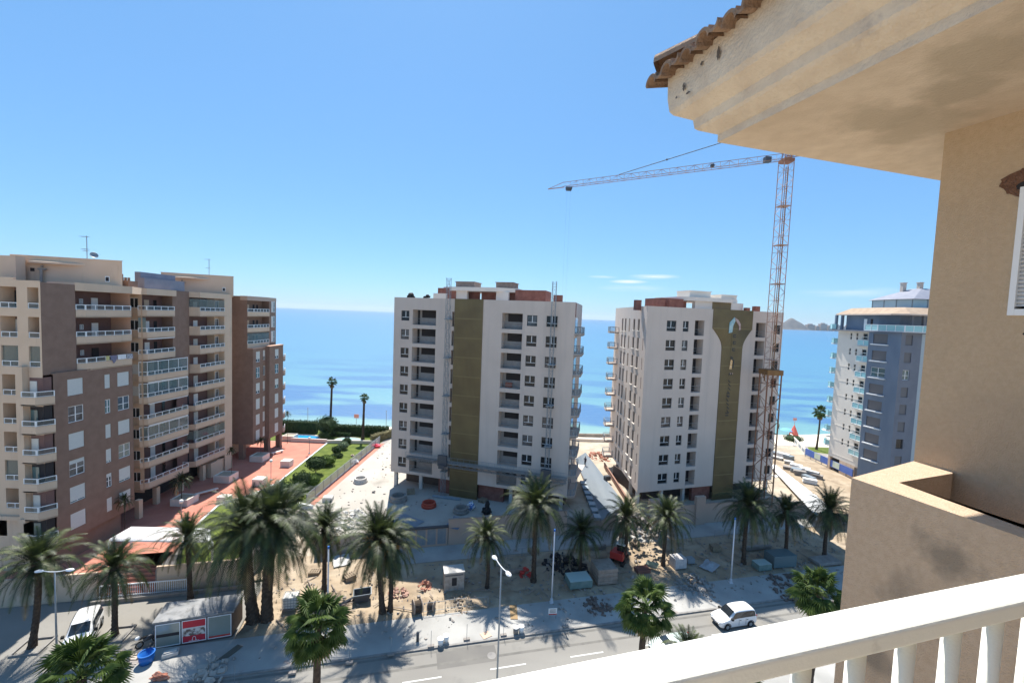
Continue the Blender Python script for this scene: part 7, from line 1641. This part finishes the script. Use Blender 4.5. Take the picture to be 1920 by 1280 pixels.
# garden fence: posts, rails, mesh
t = thing('garden_fence', 'long grey panel fence between the lawn and the pale slab', 'fence', (fence_a[0], fence_a[1], PZ)); F = Fr(fence_a, fence_b); L = dist2(fence_a, fence_b)
for k in range(13): x = L * k / 12; b = MB(F); b.box(x - .04, x + .04, -.04, .04, PZ, PZ + 1.75); b.build('post', M_galv, t)
b = MB(F); b.box(0, L, -.02, .02, PZ + 1.6, PZ + 1.66); b.box(0, L, -.1, .1, PZ, PZ + .25); b.build('rail', M_galv, t); b = MB(F); b.quad((0, 0, PZ + .25), (L, 0, PZ + .25), (L, 0, PZ + 1.6), (0, 0, PZ + 1.6)); b.build('panel', glassmat('fence_mesh', (.34, .37, .38), .75, .5), t)
# concrete rings on the slab
def ring(pxy, r, h, m, label, k=0):
    B = at(*pxy, PZ); b = MB(); b.lathe([(r * .78, 0), (r, 0), (r * 1.02, h * .45), (r * .9, h * .5), (r * .9, h), (r * .7, h), (r * .68, .05)], (B.x, B.y, PZ), 24); tag(b.build('well_ring', m, None, False), label, 'concrete ring', 'round well rings on the slab')
ring((676, 903), 1.15, .75, M_concrete, 'pale well ring in full sun on the slab'); ring((747, 938), 1.3, .9, M_concdk, 'dark well ring at the shadow edge near the left tower'); ring((804, 949), 1.1, .7, mat('red_plastic_net', (.42, .07, .04), .7), 'well ring wrapped in red netting'); ring((864, 960), 1.15, .8, M_concdk, 'well ring right of the red one, beside the blue and white rags')
B = at(615, 938, PZ); b = MB(place(B, R(10))); b.box(-.7, .7, -.6, .6, .0, .6); b.box(-.55, .55, -.45, .45, .6, .68); tag(b.build('inspection_box', M_concrete), 'square concrete inspection box on the sunny slab', 'concrete box')
B = at(625, 962, PZ); b = MB(place(B, R(10))); b.box(-1.3, 1.0, -.9, .9, .0, .7); tag(b.build('concrete_block', M_slab), 'white concrete block at the near end of the slab', 'concrete block')
for i, (x, y, r_) in enumerate(((701, 923, .25), (602, 950, .2), (661, 855, .3), (676, 852, .35), (665, 868, .6), (718, 880, .15))):
    B = at(x, y, PZ); b = MB(); b.blob((B.x, B.y, PZ + r_ * .5), r_, (1.2, 1, .8), i, .5, 2); tag(b.build('debris_lump', (M_concdk, M_concdk, M_pinkish, M_bush, M_white, M_steel)[i]), ('small grey lump on the sunny slab near the well ring', 'tiny dark lump near the slab front', 'pinkish lump beside the slab fence', 'dark green leaning lump on the slab by the white tub', 'white tub on the slab with orange cord', 'dark speck of scrap in the middle of the slab')[i], 'debris', 'bits lying on the slab')
B = at(705, 838, PZ); b = MB(); b.blob((B.x, B.y, PZ + .35), .8, (1.3, .8, .45), 2, .3, 2); tag(b.build('red_float', mat('bright_red_plastic', (.70, .04, .08), .5)), 'bright red tarp bundle at the far corner of the slab', 'tarp bundle')
B = at(912, 964, PZ); t = thing('black_bundle', 'black upright bundle on the shaded slab under the left tower', 'machine', tuple(B)); b = MB(); b.blob((B.x, B.y, PZ + .55), .65, (1.1, .9, .9), 4, .4, 3); b.blob((B.x + .1, B.y, PZ + 1.45), .5, (.7, .7, 1.1), 5, .4, 3); b.build('cover', M_rubber, t)  # unidentified black upright shape, built as a wrapped bundle
b = MB()
for k in range(3): b.tube((B.x, B.y, PZ + .3), (B.x + math.cos(2.1 * k) * .9, B.y + math.sin(2.1 * k) * .9, PZ), .05, 5)
b.build('legs', M_steel, t)
B = at(882, 955, PZ); b = MB(); b.blob((B.x, B.y, PZ + .6), .5, (1, .8, 1.2), 9, .9, 3); tag(b.build('rags', mat('blue_white_rags', (.12, .20, .42), .9, (.75, .75, .75), 2, contrast=(.45, .5))), 'blue and white rags heaped by a well ring', 'rags')
# corrugated roof between the towers
C_ = [px(1080, 858, 3.0), px(1094, 848, 3.0), px(1133, 876, 3.0), px(1168, 932, 3.0), px(1150, 968, 3.0), px(1120, 950, 3.0), px(1080, 900, 3.0)]
rp = [px(1079, 860, 3.0), px(1098, 848, 3.0), px(1172, 945, 3.0), px(1128, 975, 3.0)]
t = thing('metal_roof', 'pale blue-grey corrugated metal roof on the ground between the two towers', 'roof', (rp[0][0], rp[0][1], PZ)); b = MB(); n = 40
for k in range(n):
    for f0, f1, h0, h1 in ((k / n, (k + .5) / n, 0, .07), ((k + .5) / n, (k + 1) / n, .07, 0)):
        a0 = Vector(rp[0]).lerp(Vector(rp[1]), f0); a1 = Vector(rp[0]).lerp(Vector(rp[1]), f1); c0 = Vector(rp[3]).lerp(Vector(rp[2]), f0); c1 = Vector(rp[3]).lerp(Vector(rp[2]), f1)
        b.quad((*c0, 3.0 + h0), (*c1, 3.0 + h1), (*a1, 3.0 + h1), (*a0, 3.0 + h0))
b.build('sheeting', M_metalroof, t); b = MB(); i = b.P([(*p, 2.95) for p in rp]); b.prism(rp, PZ, 2.95); b.build('base', M_concdk, t)
for k in range(7):
    f = .45 + .08 * k; p = Vector(rp[0]).lerp(Vector(rp[3]), f); q = Vector(rp[0]).lerp(Vector(rp[3]), f + .05); b = MB(Fr(p, q)); b.box(0, dist2(p, q), -.9, .1, 2.7, 3.1); b.build('rooflight', M_galv, t)
wall_thing('site_wall', [px(1132, 876, PZ), px(1175, 945, PZ)], PZ, PZ + .9, .15, mat('site_wall_brown', (.28, .16, .12), .9), 'low reddish brown wall beside the metal roof')
B = at(1138, 905, PZ); b = MB(place(Vector((B.x, B.y, 3.05)), .3)); b.box(-.5, .5, -.4, .4, 0, .7); b.box(-.4, .4, -.3, .3, .7, .8); tag(b.build('roof_box', M_steel), 'dark box standing on the metal roof', 'box')
# promenade walls and posts
wall_thing('promenade_wall', [(-26, 100.2), (20, 100.2), (51, 101.5)], PZ, PZ + .55, .25, M_facade_w, 'long low pale wall between the building site and the beach'); wall_thing('beach_kerb', [(-26, 109.5), (20, 109.5), (66, 114)], .8, 1.75, .35, M_concdk, 'dark low sea wall along the beach between the towers')
wall_thing('garden_wall', [px(1481, 822, PZ), px(1508, 852, PZ)], PZ, PZ + 1.3, .2, M_facade_w, 'white garden wall with openings in front of the tower lawn'); wall_thing('garden_wall', [px(1508, 853, PZ), px(1600, 893, PZ)], PZ, PZ + .5, .25, M_facade_w, 'lower white wall below the blue site boards')
for k, f in enumerate((.12, .36, .62, .84)):
    p = Vector(px(1481, 822, PZ)).lerp(Vector(px(1508, 852, PZ)), f); q = Vector(px(1481, 822, PZ)).lerp(Vector(px(1508, 852, PZ)), f + .14); b = MB(Fr(p, q)); b.box(0, dist2(p, q), -.02, .0, PZ + .45, PZ + 1.05); tag(b.build('wall_opening', M_galv), ('mesh opening of the white garden wall, farthest', 'mesh opening of the white garden wall, second from the beach', 'mesh opening of the white garden wall, third from the beach', 'mesh opening of the white garden wall, nearest')[k], 'wall opening', 'openings of the garden wall')
t = thing('site_boards', 'long bright blue site boards with two pale signs below the white and blue tower', 'hoarding', tuple(at(1508, 850, PZ))); p = Vector(px(1509, 856, PZ)); q = Vector(px(1597, 899, PZ)); F = Fr(p, q); L = dist2(p, q); b = MB(F); b.box(0, L, 0, .08, PZ + .6, PZ + 2.0); b.build('boards', M_bluep, t)
for f in (.22, .62): b = MB(F); b.box(L * f, L * f + 1.8, -.03, 0, PZ + .75, PZ + 1.95); b.build('sign', mat('pale_green_sign', (.48, .56, .44), .8, (.6, .62, .5), 1.5), t)
for k in range(9): b = MB(F); b.box(L * k / 8 - .05, L * k / 8 + .05, .08, .16, PZ, PZ + 2.0); b.build('post', M_galv, t)
# beach things and far posts
for i, (x, y0, y1, lab) in enumerate(((577, 797, 765, 'thin pole on the beach left of the tallest slim palm'), (724, 800, 770, 'thin pole on the beach just left of the left pale tower'), (668, 800, 782, 'short post of the small red beach sign'))):
    B = at(x, y0, .9); C = atY(x, y1, B.y); t = thing('beach_pole', lab, 'pole', tuple(B), 'poles on the beach'); b = MB(); b.tube(B, (B.x, B.y, C.z), .07, 6); b.build('pole', M_galv, t); b = MB()
    if i == 2: b.box(B.x - .6, B.x + .6, B.y - .05, B.y + .05, C.z - .2, C.z + .8)
    else: b.blob((B.x, B.y, C.z), .14, amp=0, n=2)
    b.build('sign' if i == 2 else 'tip', mat('faded_red', (.52, .24, .20), .8) if i == 2 else M_galv, t)
def shade(x, y, z, r, h, m, label, name='beach_umbrella'):
    B = at(x, y, z); t = thing(name, label, 'beach umbrella', tuple(B), 'beach umbrellas'); b = MB(); b.tube(B, B + Vector((0, 0, h)), .04, 5); b.build('pole', M_white, t); b = MB(); b.lathe([(r, h - .55), (r * .6, h - .2), (0, h)], tuple(B), 12); b.build('canopy', m, t)
shade(1476, 816, .3, 1.9, 2.1, mat('sky_blue_cloth', (.16, .40, .68), .8), 'light blue umbrella on the beach left of the red tent'); shade(1553, 816, .6, 1.7, 2.1, mat('white_lilac_cloth', (.66, .62, .72), .8), 'white and lilac umbrella on the beach beside the tower')
B = at(1488, 818, .4); t = thing('beach_tent', 'small coral red pointed tent on the beach', 'tent', tuple(B)); b = MB(); b.lathe([(1.5, 0), (1.1, 1.1), (.12, 3.2), (0, 3.4)], tuple(B), 6); b.build('cloth', mat('coral_cloth', (.72, .16, .12), .8), t); b = MB(); b.tube(B, B + Vector((0, 0, 5.2)), .06, 5); b.box(B.x - .5, B.x + .5, B.y - .04, B.y + .04, B.z + 4.6, B.z + 5.3); b.build('flag', mat('faded_red', (.52, .24, .20), .8), t)
# yard: wrapped stacks, trestles, three white frames
rg = random.Random(8); desc = ('farthest left', 'second from the beach on the left', 'near the sand edge', 'far row, second', 'far row, third', 'dark, in the middle', 'pale, in the left middle', 'right middle, long', 'dark, right of the pale one', 'near row, left', 'near row, grey', 'near row, right', 'near the blue boards', 'near row, flat', 'closest to the palms', 'right-hand last')
for i, (x, y) in enumerate(((365, 590), (360, 640), (450, 590), (440, 625), (500, 640), (505, 695), (510, 765), (590, 750), (590, 800), (650, 775), (640, 835), (700, 790), (740, 885), (790, 850), (850, 872), (760, 935))):
    B = at(1400 + x / 6.4, 760 + y / 6.4, PZ); w, d_, h = rg.uniform(1.6, 2.8), rg.uniform(.9, 1.4), rg.uniform(.5, 1.1); t = thing('material_stack', 'stack of building material in the sandy yard: ' + desc[i], 'stack', tuple(B), 'stacks of material in the yard'); M = place(B, R(-50) + rg.uniform(-.4, .4)); n = rg.randint(2, 4)
    b = MB(M)
    for k in range(n): o_ = rg.uniform(-.1, .1); b.box(-w / 2 + o_, w / 2 + o_, -d_ / 2, d_ / 2, .15 + (h - .1) * k / n, .1 + (h - .1) * (k + 1) / n)
    b.build('load', (M_galv, M_concrete, M_concdk, M_white)[i % 4], t); b = MB(M); b.box(-w / 2, w / 2, -d_ / 2, -d_ / 2 + .12, 0, .15); b.box(-w / 2, w / 2, d_ / 2 - .12, d_ / 2, 0, .15); b.build('bearers', M_timber, t)
for i, (x, y) in enumerate(((1455, 893), (1484, 909), (1520, 930))):
    B = at(x, y, PZ); b = MB(place(B, R(10))); b.box(-.8, .8, -.5, .5, 0, .12); b.box(-.8, -.68, -.5, .5, .12, .3); b.box(.68, .8, -.5, .5, .12, .3); tag(b.build('white_frame', M_white), ('white square frame lying in the sandy yard, farthest', 'middle white square frame in the sandy yard', 'white square frame in the sandy yard nearest the palms')[i], 'frame', 'white frames in the yard')
pw = [px(1444, 880, PZ), px(1452, 876, PZ), px(1556, 958, PZ), px(1530, 975, PZ)]; t = thing('sheet_roof', 'long white sheet roof running beside the orange sand at right', 'roof', (pw[0][0], pw[0][1], PZ)); b = MB(); b.prism(pw[::-1], PZ + .6, PZ + .75); b.build('sheet', M_white, t)
for p in pw: b = MB(); b.box(p[0] - .1, p[0] + .1, p[1] - .1, p[1] + .1, PZ, PZ + .6); b.build('post', M_galv, t)

# ================================================================== PEOPLE
def person(pos, label, shirt, rz=0, sc=1.0, pose='stand', trousers=None):
    t = thing('person', label, 'person', tuple(pos)); M = Matrix.Translation(pos) @ Matrix.Rotation(rz, 4, 'Z') @ Matrix.Scale(sc, 4)
    J = dict(pel=(0, 0, .95), wai=(0, 0, 1.1), che=(0, .02, 1.33), nek=(0, .01, 1.48), hd0=(0, .0, 1.58), hd1=(0, 0, 1.72), ls=(-.19, 0, 1.42), le=(-.27, .02, 1.14), lw=(-.29, .10, .90), lh=(-.29, .14, .80), rs=(.19, 0, 1.42), re=(.28, 0, 1.15), rw=(.26, .14, .95), rh=(.25, .2, .88), lhp=(-.1, 0, .9), lk=(-.12, .03, .5), la=(-.13, -.02, .09), lt=(-.14, .14, .04), rhp=(.1, 0, .9), rk=(.13, -.0, .5), ra=(.15, -.08, .09), rt=(.16, .08, .04))
    rad = dict(pel=.14, wai=.125, che=.14, nek=.058, hd0=.075, hd1=.09, ls=.06, le=.045, lw=.033, lh=.035, rs=.06, re=.045, rw=.033, rh=.035, lhp=.09, lk=.06, la=.045, lt=.035, rhp=.09, rk=.06, ra=.045, rt=.035)
    E_ = [('pel', 'wai'), ('wai', 'che'), ('che', 'nek'), ('nek', 'hd0'), ('hd0', 'hd1'), ('che', 'ls'), ('ls', 'le'), ('le', 'lw'), ('lw', 'lh'), ('che', 'rs'), ('rs', 're'), ('re', 'rw'), ('rw', 'rh'), ('pel', 'lhp'), ('lhp', 'lk'), ('lk', 'la'), ('la', 'lt'), ('pel', 'rhp'), ('rhp', 'rk'), ('rk', 'ra'), ('ra', 'rt')]
    ks = list(J); me = bpy.data.meshes.new('body'); base = Vector(pos); me.from_pydata([tuple(M @ Vector(J[k]) - base) for k in ks], [(ks.index(a), ks.index(c)) for a, c in E_], []); me.materials.append(M_skin)
    o = bpy.data.objects.new('body', me); COL.objects.link(o); o.parent = t; sk = o.modifiers.new('skin', 'SKIN'); 
    for i, k in enumerate(ks): me.skin_vertices[0].data[i].radius = (rad[k] * sc, rad[k] * sc * .85); me.skin_vertices[0].data[i].use_root = (k == 'pel')
    o.modifiers.new('sub', 'SUBSURF').render_levels = 2
    b = MB(M); b.lathe([(.165, .88), (.17, 1.0), (.165, 1.15), (.185, 1.32), (.17, 1.44), (.07, 1.5)], n=12)
    for s_, e_ in (('ls', 'le'), ('rs', 're')): b.tube(J[s_], J[e_], .075, 8, .06)
    b.build('shirt', shirt, t, True); b = MB(M); b.lathe([(.17, .95), (.175, .85), (.12, .80)], n=12)
    for h_, k_, a_ in (('lhp', 'lk', 'la'), ('rhp', 'rk', 'ra')): b.tube(J[h_], J[k_], .105, 8, .075); b.tube(J[k_], J[a_], .075, 8, .06)
    b.build('trousers', trousers or M_cloth, t, True); b = MB(M); b.blob((0, -.015, 1.70), .105, (.95, 1.0, 1.05), 1, .05, 2); b.build('hair', M_rubber, t, True)
B = at(1097, 872, 3.08); person(B, 'person in dark clothes standing on the metal roof between the towers', mat('navy_shirt', (.05, .06, .10), .9), 2.4)
B = at(1460, 803, 0); person(Vector((B.x, B.y, -.3)), 'person standing in the shallow water by the beach', mat('olive_shirt', (.14, .16, .08), .9), 1.0)
B = at(1486, 823, .9); person(B, 'person in red beside the coral tent on the beach', mat('red_shirt', (.5, .08, .06), .9), .6)

# ================================================================== AIR
def haze():
    m = bpy.data.materials.new('sea_haze'); m.use_nodes = True; nt = m.node_tree; nt.nodes.clear()
    o = nt.nodes.new('ShaderNodeOutputMaterial'); v = nt.nodes.new('ShaderNodeVolumePrincipled')
    v.inputs['Color'].default_value = (.80, .90, 1.0, 1); v.inputs['Density'].default_value = 0.000045; v.inputs['Anisotropy'].default_value = 0.2
    nt.links.new(v.outputs[0], o.inputs['Volume'])
    b = MB(); b.box(-14500, 14500, -900, 14500, -2.5, 125); b.build('haze', m, kind='stuff')
haze()
